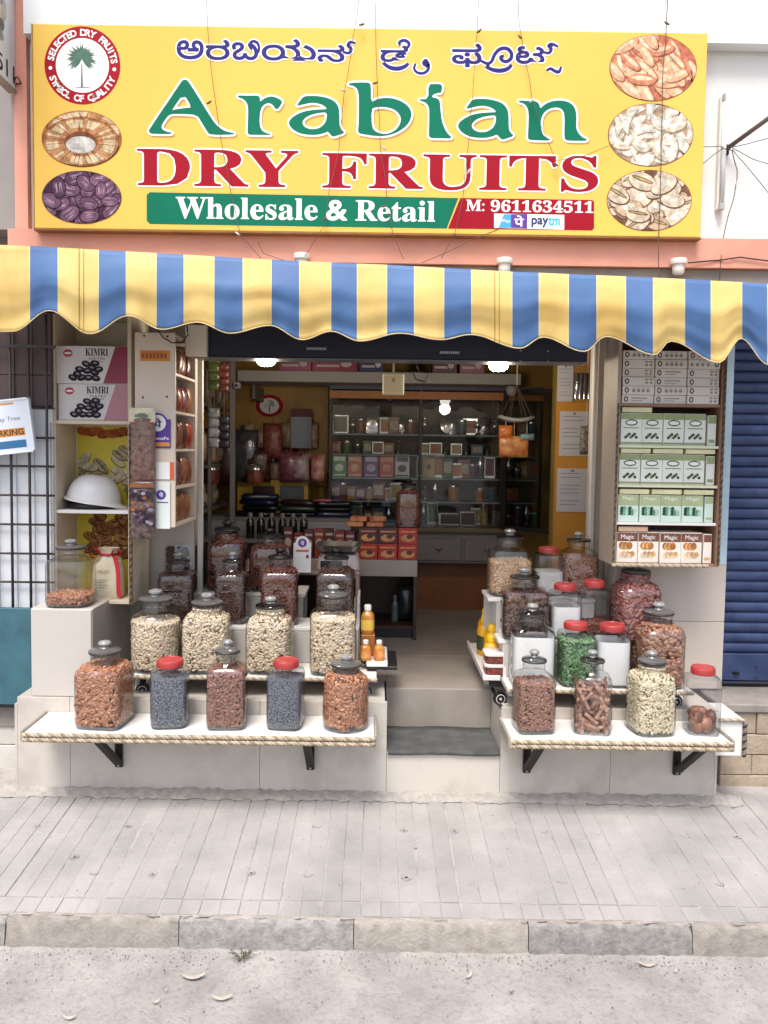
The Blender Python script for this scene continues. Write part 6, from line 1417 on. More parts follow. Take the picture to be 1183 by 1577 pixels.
def vase(label, x, y, z, h, r, m_, group):
    o = thing('vase', label, 'vase', (x, y, z), 0, group); MB().lathe([(r*.7, 0), (r*.75, h*.04), (r*.3, h*.12), (r*.9, h*.3), (r, h*.42), (r*.6, h*.62), (r*.28, h*.74), (r*.26, h*.86), (r*.5, h*.97), (r*.48, h)], 20).build('body', m_, o, smooth=50, world=False); MB().lathe([(r*.5, h*1.001), (r*.2, h*1.06), (r*.12, h*1.12), (r*.02, h*1.15)], 14).build('finial', m_, o, smooth=50, world=False)
for k, (u, lab) in enumerate(((522, 'slim silver vase at the left end of the cabinet middle shelf'), (629, 'slim silver vase in the middle of the glass cabinet'), (668, 'slim silver vase beside the cabinet centre post'), (762, 'slim silver vase at the right end of the glass cabinet'))): vase(lab, xi(u, GY+.22), GY+.22, rows_[1], .13, .028, SIL, 'silver vases')
for k, u in enumerate((543, 562, 582, 603, 690, 712, 735)):
    o = thing('round_bowl', f'{["first", "second", "third", "fourth", "fifth", "sixth", "seventh"][k]} round brass bowl from the left on the cabinet middle shelf', 'bowl', (xi(u, GY+.22), GY+.22, rows_[1]), 0, 'brass bowls'); h = .10+.01*(k % 3); r_ = .045
    MB().lathe([(r_*.5, 0), (r_*.6, .008), (r_*.95, h*.35), (r_, h*.55), (r_*.8, h*.8), (r_*.6, h*.92), (r_*.66, h)], 22).build('bowl', (BRS, COP, SIL)[k % 3], o, smooth=50, world=False); MB().lathe([(r_*.62, h*1.001), (r_*.45, h*1.1), (r_*.12, h*1.2), (r_*.05, h*1.25)], 16).build('lid', (BRS, COP, SIL)[k % 3], o, smooth=50, world=False)
for k, (u0, u1, c_, c2_, lab) in enumerate(((511, 534, '#3f7f42', '#cfd6b0', 'green'), (535, 558, '#b5562c', '#d9b27a', 'orange'), (560, 583, '#5d3a66', '#c9a9c4', 'purple'), (584, 607, '#b0402a', '#d68c5a', 'red'), (608, 631, '#b9b7b2', '#3a3a3c', 'white'))):
    YK = GY+.06; a, b = P(u0, 742, YK), P(u1, 706, YK); h = b.z-a.z
    o = thing('spice_pack', f'{lab} printed pack standing in the front row of the glass cabinet', 'packet', ((a.x+b.x)/2, YK, rows_[1]), 0, 'packs in the glass cabinet'); w = (b.x-a.x)/2
    MB().box(-w, 0, 0, w, .045, h, c=.004).build('pack', mat('pack_'+lab, c_, .4, .15, 18), o, world=False); m = MB(); m.flat(rect(-w*.8, h*.68, w*.8, h*.86), -.0006, 0); m.flat(ell(0, h*.4, w*.6, h*.16, 16), -.0006, 0); m.flat(rect(-w*.8, h*.06, w*.8, h*.12), -.0006, 0); m.build('front_print', mat('packprint_'+lab, c2_, .5, .3, 30), o, world=False)
for k, (u0, u1, v0, v1, lab) in enumerate(((676, 716, 776, 796, 'wide silver picture frame in the right half of the glass cabinet'), (760, 782, 776, 800, 'square silver frame at the right of the glass cabinet'), (708, 734, 773, 797, 'small silver frame on the cabinet floor'))):
    a, b = P(u0, v1, GY+.1), P(u1, v0, GY+.1); zz_ = rows_[0] if k == 2 else a.z
    base = rows_[0]; o = thing('picture_stand', lab, 'frame', ((a.x+b.x)/2, GY+.1+(.06 if k < 2 else 0), base), 0, 'silver frames'); w, h = (b.x-a.x)/2, (b.z-a.z)
    MB().box(-w, 0, 0, w, .02, h, c=.003).build('frame', SIL, o, world=False); MB().box(-w*.8, -.002, h*.14, w*.8, -.0005, h*.86).build('panel', mat('frame_panel', '#4d463f', .4, .2, 20), o, world=False)
o = thing('gold_box', 'slim gold box beside the white pack in the glass cabinet', 'box', (xi(661, GY+.08), GY+.08, rows_[1]-.0), 0); MB().box(-.045, 0, 0, .045, .04, .15, c=.003).build('box', mat('gold_card', '#a8935a', .4, .15, 12), o, world=False); m = MB(); m.flat([(0, .055), (.02, .08), (0, .105), (-.02, .08)], -.0006, 0); m.build('front_print', mat('gold_dark', '#5d4a26', .5, .1), o, world=False)
o = thing('round_dish', 'round silver dish on a stand on the cabinet floor', 'plate', (xi(690, GY+.2), GY+.2, rows_[0]+.075), 0); q = MB().lathe([(.002, .01), (.05, .008), (.07, -.004), (.072, 0), (.05, .012), (.002, .014)], 30, cap=False).build('dish', SIL, o, smooth=50, world=False); q.rotation_euler = (R(78), 0, 0)
for k in range(5):
    o = MB().box(-.11, 0, 0, .11, .16, .022, c=.006).build('folded_mat', [mat('mat_teal', '#3f6a70', .6, .2, 20), mat('mat_grey', '#7d8488', .6, .2, 20), mat('mat_navy', '#27305a', .6, .2, 20)][k % 3]); o.location = (xi(535+k % 2*60, GY+.06), GY+.05, rows_[0]+.001+.0225*(k//2)); tag(o, f'{["lower left teal", "lower right grey", "middle left navy", "middle right teal", "upper left grey"][k]} folded mat on the cabinet floor', 'mat', 'folded mats')
# more stock in the glass cabinet
cab_cols = ['#8a5a2a', '#a03a22', '#7d4a36', '#b09a6a', '#3d5a6a', '#a8622f', '#6a3a5a', '#4a6a3a', '#b57a2f']
ORD = ['first', 'second', 'third', 'fourth', 'fifth', 'sixth', 'seventh', 'eighth', 'ninth', 'tenth', 'eleventh', 'twelfth', 'thirteenth', 'fourteenth']
rq = random.Random(31)
def stock(row, zrow, us_, hmin, hmax, yoff, desc):
    for k, u in enumerate(us_):
        kind = rq.randrange(4); h = rq.uniform(hmin, hmax); x = xi(u, GY+yoff); cc_ = rq.choice(cab_cols)
        o = thing(['gift_box', 'tin', 'ornament', 'framed_plaque'][kind], f'{ORD[k]} small {["gift box", "lidded tin", "silver ornament", "framed plaque"][kind]} from the left {desc}', ['box', 'tin', 'ornament', 'frame'][kind], (x, GY+yoff+rq.uniform(0, .02), zrow), rq.uniform(-.1, .1), 'stock in the glass cabinet'); mm = mat('stock'+cc_[1:], cc_, .4, .3, 25)
        if kind == 0:
            w = rq.uniform(.03, .05); MB().box(-w, 0, 0, w, .05, h, c=.004).build('box', mm, o, world=False); MB().box(-w*.7, -.002, h*.25, w*.7, -.0005, h*.75).build('label', mat('stock_label', '#b9ad97', .6, .3, 40), o, world=False)
        elif kind == 1:
            MB().lathe([(.032, 0), (.034, .005), (.034, h*.8), (.03, h*.82)], 20, (0, .03, 0)).build('body', mm, o, smooth=40, world=False); MB().lathe([(.035, h*.82), (.035, h*.95), (.03, h)], 20, (0, .03, 0)).build('lid', SIL, o, smooth=40, world=False)
        elif kind == 2:
            MB().lathe([(.025, 0), (.028, .006), (.008, h*.2), (.026, h*.45), (.03, h*.6), (.012, h*.8), (.016, h*.92), (.002, h)], 18, (0, .03, 0)).build('body', SIL, o, smooth=50, world=False)
        else:
            w = rq.uniform(.035, .055); MB().box(-w, 0, 0, w, .015, h, c=.003).build('frame', SIL, o, world=False); MB().box(-w*.78, -.002, h*.13, w*.78, -.0005, h*.87).build('picture', mm, o, world=False)
stock(3, gz0+(gz1-gz0)*.19+.0005, (516, 529, 542, 556, 570, 584, 598, 611, 656, 672, 700, 741, 756, 790), .09, .145, .11, 'on the cabinet lower shelf')
stock(4, gz0+(gz1-gz0)*.53+.0005, (518, 534, 550, 566, 582, 598, 614, 655, 671, 687, 703, 719, 735, 751), .08, .12, .15, 'on the cabinet upper-middle shelf')
stock(0, rows_[0]+.0005, (518, 534, 551, 568, 584, 600, 655, 668, 736, 748, 786, 800, 815, 828), .10, .18, .20, 'on the cabinet floor')
stock(1, rows_[1]+.0005, (652, 665, 677, 690, 703, 716, 729, 742, 755, 786, 798, 811, 824), .10, .18, .09, 'on the cabinet middle shelf')
stock(2, rows_[2]+.0005, (543, 555, 594, 606, 632, 655, 669, 712, 724, 736, 762, 788, 804, 820), .08, .15, .10, 'on the cabinet top shelf')
# desk with drawers below
dk = thing('drawer_desk', 'grey desk with drawers below the glass cabinet', 'desk', (.6, 1.9, FZ)); dz1, dz0 = gz0-.032, zi(864, 1.86)
x0, x1 = xi(640, 1.86), xi(792, 1.86)
MB().box(x0-.4, 1.86, dz0-.01, x1, 2.45, dz1-.002, c=.003).build('top_case', IG, dk)
for a, b in ((x0-.38, x0-.01), (x0+.01, (x0+x1)/2-.01), ((x0+x1)/2+.01, x1-.02)):
    d = MB().box(a, 1.845, dz0+.01, b, 1.858, dz1-.025, c=.003).build('drawer', mat('drawer_front', '#6f6a67', .45, .08), dk); MB().tube([((a+b)/2-.02, 1.835, (dz0+dz1)/2), ((a+b)/2, 1.825, (dz0+dz1)/2-.012), ((a+b)/2+.02, 1.835, (dz0+dz1)/2)], .004, 6).build('handle', BLACK, d)
MB().box(x0-.4, 2.0, FZ+.001, x1-.05, 2.45, dz0-.011).build('modesty_panel', mat('panel_orange_brown', '#7d4a22', .5, .15, 6), dk)
# middle counter with red boxes
MY = 1.1; mx0, mx1 = xi(553, MY), xi(646, MY); mz1, mz0 = zi(863, MY), zi(888, MY)
mc = thing('counter', 'counter with a pale fascia and open dark shelf in the middle of the shop', 'counter', (mx0, MY, FZ))
MB().box(mx0-.45, MY, mz0, mx1, MY+.4, mz1, c=.003).build('top', IW, mc); MB().box(mx1-.02, MY+.004, FZ, mx1-.001, MY+.4, mz0-.001).build('side_panel', WOODD, mc); MB().box(mx0-.45, MY+.02, FZ+.06, mx1-.021, MY+.4, FZ+.08).build('lower_shelf', WOODD, mc); MB().box(mx0-.45, MY+.38, FZ+.081, mx1-.021, MY+.4, mz0-.001).build('back_panel', WOODD, mc); MB().box(mx0-.45, MY+.06, FZ, mx1-.021, MY+.08, FZ+.059).build('kick_board', BLACK, mc)
bottle('slim clear bottle standing on the dark counter shelf', xi(612, MY+.15), MY+.15, FZ+.081, .16, .022, mat('dim_glass', '#5b6468', .15, .1, metal=.1), IG, mat('dim_glass', '#5b6468'), 'bottles below the counter', 0)
o = thing('plastic_bag', 'crumpled dark plastic bag on the counter shelf', 'bag', (xi(630, MY+.15), MY+.16, FZ+.0805)); m = MB(); pillow(m, .05, .05, .22, 8, .6); m.build('bag', mat('dark_bag', '#26292c', .25, .3, 20, .6, 30), o, smooth=True, world=False); MB().tube([(-.02, 0, .215), (-.03, 0, .27), (.02, 0, .27), (.015, 0, .215)], .004, 5).build('handle', BLACK, o, smooth=True, world=False)
RB = mat('red_box', '#a3241f', .4, .2, 14); RBL = mat('red_box_tan', '#c48a55', .4, .3, 20); DKB = mat('maroon_box', '#4a1d22', .4, .25, 14)
rw_ = (mx1-mx0)/3
for r_ in range(2):
    for c_ in range(3):
        o = thing('red_box', f'{["lower", "upper"][r_]} row red box on the counter, {["first", "second", "third"][c_]} from the scale', 'box', (mx0+rw_*(c_+.5), MY+.02+random.uniform(0, .01), mz1+.0005+.096*r_), random.uniform(-.03, .03), 'red boxes on the counter'); w, h = rw_/2-.003, .095
        MB().box(-w, 0, 0, w, .13, h, c=.002).build('box', DKB if (r_ == 1 and c_ < 2) else RB, o, world=False); m = MB(); m.flat(ell(.0, h*.35, w*.75, h*.22, 18), -.0005, 0); m.flat(ell(w*.2, h*.45, w*.35, h*.14, 14), -.0009, 1); m.flat(rect(-w*.8, h*.72, w*.8, h*.80), -.0005, 0); m.build('front_print', [RBL, DKB], o, world=False)
for k in range(4):
    m = MB(); m.box(-.05, 0, 0, .05, .08, .03, c=.004); o = m.build('red_pack', mat('red_pack', '#9c3a28', .4, .4, 25, c2='#c48a5a')); o.location = (mx0-.02+(k % 2)*.12+.02*(k//2), MY+.03, mz1+.194+.0315*(k//2)); o.rotation_euler = (0, 0, random.uniform(-.25, .25)); tag(o, f'{["lower left", "lower right", "upper left", "upper right"][k]} orange-red pack lying on top of the red boxes', 'packet', 'packs on the red boxes')
jar('large jar of red-brown chunks standing on the red boxes', 628, 738, 812, 40, MY+.09, mz1+.1925, 'soft', .75, 'redraisin', 'black')
# table behind the rack: scale and payment stand
TY = .64; tz = zi(880, TY, 500)
tbl = thing('table', 'small pale table behind the left rack holding the scale', 'table', (-.4, TY, FZ)); tx1 = xi(556, TY)
MB().box(tx1-.75, TY, tz-.02, tx1, TY+.42, tz, c=.003).build('tabletop', mat('table_pink', '#a18984', .5, .08), tbl)
for x_, y_ in ((tx1-.015, TY+.012), (tx1-.015, TY+.40), (tx1-.73, TY+.012), (tx1-.73, TY+.40)): MB().box(x_-.012, y_-.01, FZ, x_+.012, y_+.01, tz-.021).build('leg', mat('table_leg', '#a07f74', .5, .08), tbl)
sca = thing('weighing_scale', 'silver weighing scale with a steel pan on the table behind the jars', 'scale', (xi(524, TY+.12), TY+.12, tz+.0005)); sw = (xi(558, TY)-xi(490, TY))/2
m = MB(); m.lathe([(sw*.95, 0, .9), (sw, .01, .9), (sw*.92, .07, .9), (sw*.8, .085, .9)], 40); m.build('body', mat('scale_grey', '#b5a9a8', .4, .06), sca, smooth=40, world=False); m = MB(); m.lathe([(sw*.3, .086), (sw*.3, .1)], 20); m.build('post', STEELD, sca, world=False)
m = MB(); m.lathe([(sw*.7, .1, .9), (sw*.9, .105, .9), (sw*1.06, .135, .9), (sw*1.03, .135, .9), (sw*.85, .11, .9), (sw*.1, .108, .5)], 40, cap=False); m.build('pan', SIL, sca, smooth=40, world=False)
MB().box(-sw*.8, -sw*1.0, .02, sw*.2, -sw*.965, .055).build('display', BLACK, sca, world=False)
qs = thing('payment_stand', 'white payment card stand with a round violet mark on the table', 'card', (xi(466, .58), .60, tz+.0005)); a, b = P(453, 878, .58), P(481, 826, .58); w, h = (b.x-a.x)/2, b.z-a.z
m = MB(); m.box(-w, -.004, 0, w, .0, h*.86, 0, c=.001); m.flat(ell(0, h*.86, w*.78, w*.78, 24), -.0045, 0); m.flat(ell(0, h*.86, w*.5, w*.5, 24), -.0050, 1); add_text(m, 'पे', -w*.2, h*.79, w*.22, h*.93, -.0055, 0, off=.03); m.flat(rect(-w*.7, h*.60, w*.75, h*.66), -.005, 2); m.flat(ell(w*.6, h*.46, w*.16, h*.06, 14), -.005, 3); q = m.build('card', [PAPER, VIO, mat('sticker_coral', '#cf5a35', .5, .1), mat('mark_maroon', '#6d2b38', .6, .1)], qs, world=False); q.rotation_euler = (R(-8), 0, 0); MB().box(-w, -.01, -.0, w, .05, .004).build('foot', PAPER, qs, world=False)
# rear left shelves of dark bottles and packs
LY = 1.3; lz = zi(832, LY, 420); lx0, lx1 = xi(300, LY), xi(540, LY)
ls = thing('rear_shelf', 'grey stepped shelf of dark bottles at the rear left of the shop', 'shelf', (lx0, LY, FZ)); lzz = zi(802, LY+.25, 420)
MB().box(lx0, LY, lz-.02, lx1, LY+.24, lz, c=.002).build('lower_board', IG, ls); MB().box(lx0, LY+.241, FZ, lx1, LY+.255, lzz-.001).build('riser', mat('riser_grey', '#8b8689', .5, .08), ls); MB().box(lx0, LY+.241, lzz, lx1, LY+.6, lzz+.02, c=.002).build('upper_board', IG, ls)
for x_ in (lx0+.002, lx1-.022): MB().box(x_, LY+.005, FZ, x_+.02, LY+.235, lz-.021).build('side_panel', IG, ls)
BOT = mat('black_bottle', '#151013', .2, .1, spec=.7)
for k in range(6):
    bottle(f'{["first", "second", "third", "fourth", "fifth", "sixth"][k]} black bottle from the left on the rear shelf', xi(386+k*16.6, LY+.1), LY+.1, lz, .16, .026, BOT, IG, BOT, 'black bottles', 0)
blk = [mat('pouch_black', '#0f0f12', .25, .3, 10, .4, 20), mat('pouch_navy', '#17183a', .3, .3, 10, .4, 20), mat('pouch_green', '#16301e', .3, .3, 10, .4, 20), mat('pouch_wine', '#2a1218', .3, .3, 10, .4, 20)]
for k in range(10):
    o = MB().lathe([(.10, 0, .7), (.112, .012, .7), (.105, .03, .7), (.09, .036, .7)], 24).build('pouch', blk[(0, 0, 1, 0, 2, 0, 1, 3, 0, 1)[k]], smooth=True); o.location = (xi(400, LY+.4)+(k % 3)*.26+random.uniform(-.03, .03), LY+.38+random.uniform(-.02, .04), lzz+.0205+(k//3)*.0365); o.scale = (1.15, .7, 1); o.rotation_euler = (0, 0, random.uniform(-.3, .3))
    tag(o, f'dark shiny pouch, {["bottom", "second", "third", "top"][k//3]} layer, {["left", "middle", "right"][k % 3]} pile on the rear shelf', 'packet', 'dark pouches on the rear shelf')
pk = MB(); a = P(497, 771, LY+.3); pk.tube([(a.x-.06, LY+.3, a.z), (a.x+.06, LY+.28, a.z+.003)], [.008, .010], 8); tag(pk.build('pink_roll', mat('pink_roll', '#a8506a', .4, .1), smooth=True), 'thin pink roll lying on the dark pouches', 'roll')
# yellow picture boxes and upper-left stock
yb4 = thing('yellow_rack', 'yellow counter rack with two dark picture panels behind the pouches', 'rack', (xi(420, 2.05), 2.05, 1.2)); a, b = P(365, 800, 2.05), P(475, 740, 2.05)
MB().box(a.x, 2.05, a.z, b.x, 2.3, b.z, c=.003).build('box', mat('rack_yellow', '#b58f2a', .45, .1), yb4)
for u0, u1, c_ in ((390, 423, '#3a1518'), (431, 468, '#4c5058')):
    a2, b2 = P(u0, 770, 2.045), P(u1, 749, 2.045); MB().box(a2.x, 2.043, a2.z, b2.x, 2.049, b2.z, c=.002).build('picture_panel', mat('pic'+c_[1:], c_, .4, .5, 18), yb4)
MB().box(a.x+.02, 2.06, FZ, b.x-.02, 2.28, a.z-.001).build('base', IG, yb4)
for k, (u, v0, v1, w, mm, lab) in enumerate(((420, 652, 706, 30, mat('date_bag', '#5a2620', .35, .5, 40, 1., 60, c2='#8a4a3c'), 'red-brown date bag hanging before the rear board'), (448, 696, 742, 36, PK[3], 'plum packet pile right of the hanging date bag'), (395, 690, 742, 44, PK[1], 'dark packet below the small emblem'), (378, 662, 740, 40, mat('foil_grey', '#6a6670', .2, .4, 14, .6, 25, metal=.5), 'crinkled grey foil packet left of the rear board'), (340, 660, 745, 50, PK[1], 'dark bag at the left inside the doorway'), (462, 700, 740, 30, mat('packet_pinkgrey', '#a88f92', .3, .3, 25), 'pinkish packet beside the glass cabinet'), (490, 700, 742, 22, mat('packet_coral', '#a84f48', .35, .4, 20, c2='#cfa79a'), 'coral printed packet at the glass cabinet edge'))):
    YK = 1.95; a, b = P(u-w/2, v1, YK), P(u+w/2, v0, YK); o = thing('stock_packet', lab, 'packet', ((a.x+b.x)/2, YK, a.z), 0, 'stock packets'); m = MB(); pillow(m, (b.x-a.x)/2, .05, b.z-a.z, 8); m.build('bag', mm, o, smooth=True, world=False); MB().tube([(0, 0, b.z-a.z), (0, .02, b.z-a.z+.04)], .003, 5).build('hang_tab', WIRE, o, world=False)
for k, (u, v, lab) in enumerate(((325, 722, 'silver lidded canister low at the left of the doorway'), (393, 722, 'silver lidded canister beside the dark packet'))):
    YK = 1.6; p = P(u, v+22, YK); o = thing('canister', lab, 'canister', (p.x, YK, p.z), 0, 'canisters'); MB().lathe([(.05, 0), (.055, .01), (.055, .08), (.05, .085)], 24).build('body', PK[0], o, smooth=40, world=False); MB().lathe([(.056, .086), (.056, .1), (.04, .12), (.01, .125)], 24).build('lid', SIL, o, smooth=40, world=False)
rq = random.Random(77)
for k in range(12):
    c_ = rq.choice(['#5d2a22', '#7a3a2a', '#6a5a2f', '#80503f', '#3f4a3a', '#6d4452']); o = thing('wall_packet', f'{ORD[k]} packet counted from the door along the inner left wall shelf', 'packet', (-1.09+rq.uniform(-.02, .0), .62+k*.125, (1.101, 1.381, 1.771)[k % 3]), R(75)+rq.uniform(-.2, .2), 'packets on the inner wall shelf'); m = MB(); pillow(m, .06, .035, rq.uniform(.17, .24), 7); m.build('pouch', mat('wallpk'+c_[1:], c_, .3, .5, 22, .5, 30, c2='#b59a84', lo=.45, hi=.8), o, smooth=True, world=False); m = MB(); m.flat(rect(-.035, .05, .035, .10), -.040, 0); m.build('label', mat('wallpk_label', '#a89c8a', .6, .3, 40), o, world=False)
for k in range(9):
    YK = 2.02; u = 372+k*12.5; p = P(u, 740, YK); c_ = ['#6a2a22', '#7d3a2c', '#5a2430', '#8a5a4a', '#6a3a2a'][k % 5]; o = thing('snack_bag', f'{ORD[k]} small snack bag from the left on top of the yellow rack', 'packet', (p.x, YK+.06, p.z+.002), rq.uniform(-.3, .3), 'snack bags on the yellow rack'); m = MB(); pillow(m, .035, .025, rq.uniform(.11, .2), 6); m.build('pouch', mat('snackbag'+c_[1:], c_, .3, .5, 30, .5, 40, c2='#a88a7a', lo=.42, hi=.75), o, smooth=True, world=False)
for k in range(7):
    o = thing('counter_pack', f'{ORD[k]} maroon pack from the left on the counter behind the scale', 'box', (mx0-.42+k*.062, MY+.05, mz1+.0005), rq.uniform(-.1, .1), 'packs behind the scale'); h = rq.uniform(.13, .2); c_ = ['#4a1d22', '#7a2a20', '#5d2a3a', '#8a3a22'][k % 4]; MB().box(-.028, 0, 0, .028, .06, h, c=.003).build('box', mat('cpack'+c_[1:], c_, .4, .3, 20), o, world=False); m = MB(); m.flat(ell(0, h*.5, .02, .03, 14), -.0006, 0); m.flat(rect(-.022, h*.78, .022, h*.86), -.0006, 0); m.build('label', mat('cpack_label', '#b5a08a', .5, .3, 40), o, world=False)
for k in range(12):
    YK = 2.3; u = 372+(k % 6)*20+(8 if k > 5 else 0); v1 = 735 if k < 6 else 690; p = P(u, v1, YK); c_ = ['#7a2f22', '#a8552f', '#8a3a3a', '#b58a4a', '#6a4a2a', '#8f4a52'][(k*5) % 6]; h = rq.uniform(.13, .2)
    o = thing('hung_packet', f'{ORD[k % 6]} packet from the left in the {["lower", "upper"][k//6]} row pinned to the rear board', 'packet', (p.x, YK+.1, p.z), rq.uniform(-.15, .15), 'packets pinned to the rear board'); m = MB(); pillow(m, .04, .025, h, 6); m.build('pouch', mat('hungpk'+c_[1:], c_, .3, .45, 35, .6, 40, c2='#c9b49a', lo=.4, hi=.8), o, smooth=True, world=False); MB().tube([(0, 0, h), (0, .04, h+.03)], .002, 5).build('hook', WIRE, o, world=False)
lsb = thing('stock_shelf', 'dark stock shelf along the left inner wall', 'shelf', (-1.2, 1.2, FZ))
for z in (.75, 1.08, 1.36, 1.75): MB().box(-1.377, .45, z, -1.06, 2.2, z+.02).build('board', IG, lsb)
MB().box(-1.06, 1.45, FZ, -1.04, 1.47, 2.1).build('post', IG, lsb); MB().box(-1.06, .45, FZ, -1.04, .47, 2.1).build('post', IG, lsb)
hang = [(330, 545, 600, '#5d6a35', 'green hanging packet strip just inside the doorway'), (345, 560, 603, '#7a3f3f', 'reddish hanging packet strip beside the green one'), (330, 628, 690, '#8f8f96', 'silvery hanging sachet strip below the green one'), (345, 640, 690, '#2f2f34', 'black hanging sachet strip at the left of the doorway')]
for u, v0, v1, c_, lab in hang:
    YK = 1.0; a, b = P(u-9, v1, YK), P(u+9, v0, YK); o = thing('sachet_strip', lab, 'packet', ((a.x+b.x)/2, YK, a.z), 0, 'hanging sachet strips'); nseg = 4; hh_ = (b.z-a.z)/nseg; mm = mat('sachet'+c_[1:], c_, .3, .5, 30, .5, 40)
    for q in range(nseg):
        m = MB(); pillow(m, (b.x-a.x)/2, .012, hh_*.97); m.build('sachet', mm, o, smooth=True, world=False).location = (0, 0, q*hh_)
    MB().tube([(0, 0, b.z-a.z), (0, 0, 2.22-a.z)], .002, 5).build('string', WIRE, o, world=False)
# ring hanger and orange packs at the right
rg = thing('hanging_ring', 'pale ring hanger on strings under the ceiling right of the lamp', 'hanger', P(795, 645, 1.2)); c_ = P(795, 640, 1.2); rr2 = .10
pts = [(rr2*math.cos(a), rr2*.75*math.sin(a), .01*math.cos(a*2)) for a in np.linspace(0, 2*math.pi, 30)]; MB().tube(pts, .012, 8).build('ring', mat('ring_pale', '#8f928c', .5, .1), rg, smooth=True, world=False)
for a in np.linspace(0, 2*math.pi, 7)[:-1]: MB().tube([(rr2*math.cos(a), rr2*.75*math.sin(a), 0), (.0, 0, .2)], .0014, 5).build('string', WIRE, rg, world=False)
MB().tube([(0, 0, .2), (0, 0, 2.22-rg.location.z)], .003, 5).build('cord', WIREL, rg, world=False)
for u0, u1, v0, v1, mm, lab in ((768, 790, 655, 675, mat('pack_amber', '#b8571c', .35, .3, 20, c2='#d98a3a'), 'small orange pack hanging below the ring'), (768, 815, 672, 704, mat('pack_redorange', '#a8431f', .35, .4, 20, c2='#d9a05a'), 'wide red-orange pack hanging below the small one'), (800, 823, 668, 678, mat('pack_bluewhite', '#8fb0b8', .35, .4, 20, c2='#2f4f5d'), 'blue and white tag hanging beside the orange packs')):
    YK = 1.18; a, b = P(u0, v1, YK), P(u1, v0, YK); o = thing('hanging_pack', lab, 'packet', ((a.x+b.x)/2, YK, a.z), 0, 'packs hanging from the ring'); m = MB(); pillow(m, (b.x-a.x)/2, .015, b.z-a.z); m.build('pack', mm, o, smooth=True, world=False); MB().tube([(0, 0, b.z-a.z), (0, .0, rg.location.z-a.z)], .002, 5).build('string', WIREL, o, world=False)
# right wall strip with papers
RY = .98; wx0, wx1 = xi(854, RY), xi(940, RY)
rw2 = thing('partition', 'ochre partition wall with papers inside the right of the doorway', 'wall', (wx0, RY, FZ)); MB().box(wx0, RY, FZ, wx1+.1, RY+.06, 2.2).build('wall', mat('partition_ochre', '#bd822e', .6, .1, 4), rw2)
MB().box(wx0-.006, RY-.004, FZ, wx0-.0005, RY+.062, 2.2).build('edge_strip', mat('strip_olive', '#7a6a2a', .5, .1), rw2)
for u0, u1, v0, v1, lab in ((858, 884, 562, 618, 'top paper pinned on the ochre partition'), (861, 907, 634, 702, 'middle printed paper pinned on the ochre partition'), (857, 905, 722, 788, 'lower printed paper pinned on the ochre partition')):
    a, b = P(u0, v1, RY-.004), P(u1, v0, RY-.004); o = MB().box(a.x, RY-.004, a.z, b.x, RY-.001, b.z).build('paper_notice', mat('notice_paper', '#b9b6ba', .8, .05)); tag(o, lab, 'paper', 'papers on the partition'); m = MB(); w, h = b.x-a.x, b.z-a.z
    for q in range(9):
        if q in (2, 6): continue
        m.flat(rect(a.x+w*.1, b.z-h*(.12+.09*q), a.x+w*random.uniform(.6, .92), b.z-h*(.105+.09*q)), RY-.0046, 0)
    m.flat(ell(a.x+w*.5, b.z-h*.05, w*.06, h*.03, 10), RY-.0046, 0); m.build('print', mat('print_grey2', '#77737c', .8, 0), o, world=False)
o = thing('clear_bag', 'clear plastic bag of glasses hanging at the top right of the doorway', 'bag', P(897, 620, .8)); m = MB(); pillow(m, .055, .04, .2, 8); m.build('bag', PET, o, smooth=True, world=False)
for k in range(4): MB().lathe([(.012, .02), (.014, .16), (.0135, .16), (.011, .022)], 12, (-.036+k*.024, 0, 0), cap=False).build('glass_tube', SIL, o, smooth=True, world=False)
MB().tube([(0, 0, .2), (0, .0, 2.22-o.location.z)], .002, 5).build('string', WIREL, o, world=False)
o = thing('net_bag', 'dark mesh bag hanging over the middle paper on the partition', 'bag', P(902, 700, .9)); m = MB(); pillow(m, .035, .03, .16, 8); m.build('bag', mat('net_dark', '#4a423d', .6, .5, 60, .8, 60, c2='#8a8178'), o, smooth=True, world=False); MB().tube([(0, 0, .16), (0, 0, 2.22-o.location.z)], .002, 5).build('string', WIREL, o, world=False)
a, b = P(904, 850, .6), P(919, 742, .6); o = thing('banner_strip', 'narrow yellow and navy banner strip beside the shutter guide', 'banner', ((a.x+b.x)/2, .6, a.z)); w, h = (b.x-a.x)/2, b.z-a.z
MB().box(-w, 0, 0, w, .006, h*.66).build('lower_panel', mat('banner_navy', '#1d2a4a', .4, .1), o, world=False); MB().box(-w, 0, h*.661, w, .006, h).build('upper_panel', mat('banner_yellow', '#d99a2e', .4, .1), o, world=False); m = MB(); m.flat(rect(-w*.4, h*.72, w*.4, h*.94), -.0005, 0); m.build('print', mat('banner_orange', '#c9662a', .4, .1), o, world=False)

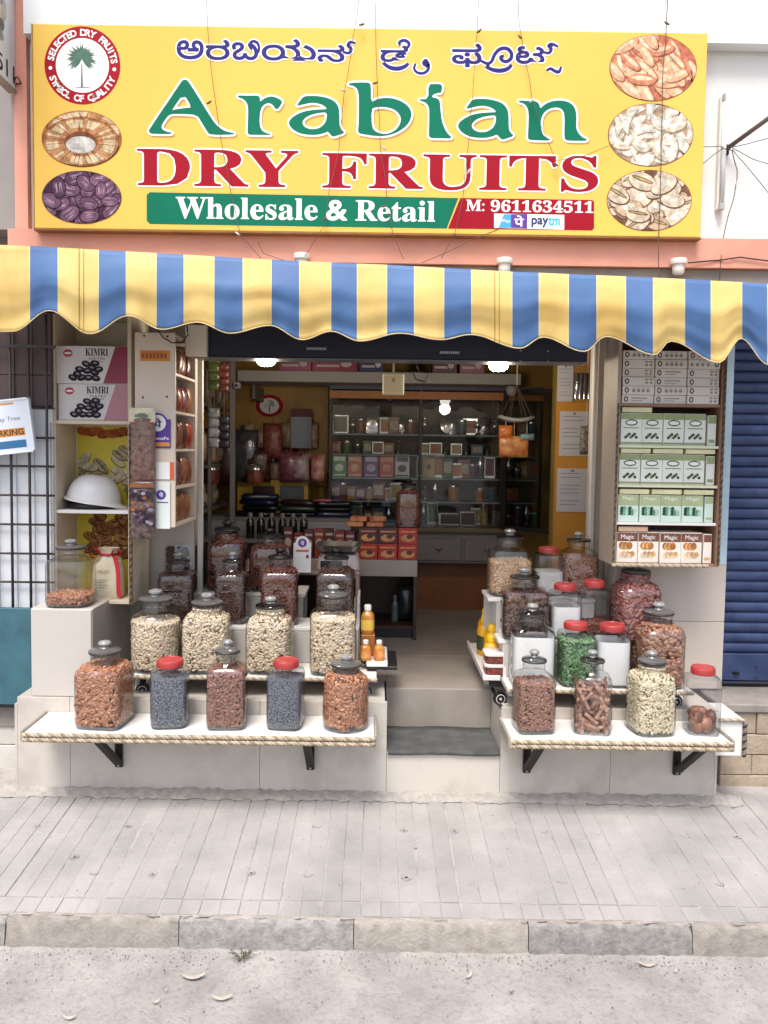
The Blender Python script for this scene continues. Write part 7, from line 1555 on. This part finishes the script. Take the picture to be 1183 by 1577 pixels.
# ---------------------------------------------------------------- leaf scraps and weed by the kerb
def road_pt(u, v): return PZ(u, v, RZ)
LEAF = mat('dry_leaf', '#b9afa2', .7, .15, 40)
for k, (u, v, L_, ang, lab) in enumerate(((298, 1508, .11, .1, 'long curled pale leaf on the road below the dark kerb stone'), (342, 1541, .09, .1, 'flat pale leaf nearest the frame bottom left of centre'), (240, 1547, .035, .4, 'small pale scrap beside the flat leaf'), (255, 1530, .015, 1., 'tiny white scrap between the two pale leaves'), (107, 1572, .05, .1, 'pale leaf scrap at the bottom left edge'), (722, 1507, .055, .9, 'crescent pale leaf on the road right of centre'), (788, 1533, .02, .2, 'small brown scrap below the crescent leaf'), (997, 1490, .08, -.1, 'straight pale leaf below the right dark kerb stone'), (1040, 1500, .02, .3, 'small white scrap beside the straight leaf'), (394, 1524, .014, .3, 'tiny white scrap right of the long leaf'))):
    L_ *= .72; p = road_pt(u, v); m = MB(); n = 9; vs = []; ca, sa = math.cos(ang), math.sin(ang)
    for i in range(n+1):
        t = i/n*2-1; wdt = L_*.09*(1-t*t)+.0015; xx, yy2 = t*L_/2, L_*.12*(t*t-.5); zz_ = .004+.006*t*t
        for s, dz in ((-1, .003), (0, 0), (1, .004)): a, b = xx, yy2+s*wdt; vs.append((a*ca-b*sa, a*sa+b*ca, zz_+dz))
    m.add(vs, [(i*3+j, i*3+j+1, (i+1)*3+j+1, (i+1)*3+j) for i in range(n) for j in range(2)]); o = m.build('fallen_leaf', LEAF if 'brown' not in lab else mat('brown_scrap', '#6d5a48', .8, .2, 40), smooth=True); o.location = (p.x, p.y, RZ+.003); o.modifiers.new('s', 'SOLIDIFY').thickness = .0008
    tag(o, lab, 'leaf', 'leaf scraps on the road')
p = road_pt(372, 1478); wd = thing('weed', 'small dry weed growing in the gutter by the dark kerb stone', 'plant', (p.x, p.y, RZ+.004))
WG = mat('weed_green', '#6f7358', .8, .3, 40, c2='#55563f'); m = MB(); st = MB()
for k in range(16):
    a = random.uniform(0, 6.28); L_ = random.uniform(.02, .06); hgt = random.uniform(.008, .04); e = Vector((L_*math.cos(a), L_*.6*math.sin(a)-.01, hgt)); st.tube([(0, 0, -.004), e*.5+Vector((0, 0, .006)), e], .0009, 4)
    for q in range(7):
        t = random.uniform(.3, 1); c_ = e*t; d = random.uniform(0, 6.28); s = random.uniform(.004, .008); u_ = Vector((math.cos(d), math.sin(d), .4))*s; v_ = Vector((-math.sin(d), math.cos(d), .1))*s*.4; m.add([c_, c_+u_*.5+v_, c_+u_, c_+u_*.5-v_], [(0, 1, 2, 3)])
st.build('stems', WG, wd, world=False); structure(m.build('leaves', WG, wd, world=False), 'stuff')
# grit along the gutter
m = MB(); GRT = mat('grit', '#8b8279', .95, .4, 90, c2='#4d463f')
for k in range(900):
    x_ = random.uniform(-1.6, 1.7); y_ = KY-.012-abs(random.gauss(0, .045)) if random.random() < .75 else random.uniform(KY-.6, KY); s = random.uniform(.0012, .004); a = random.uniform(0, 3)
    vs = [(x_+s*math.cos(a+i*2.09), y_+s*math.sin(a+i*2.09), RZ+.004) for i in range(3)]+[(x_, y_, RZ+.004+s)]; m.add(vs, [(0, 1, 3), (1, 2, 3), (2, 0, 3), (0, 2, 1)])
structure(m.build('gutter_grit', GRT), 'stuff')
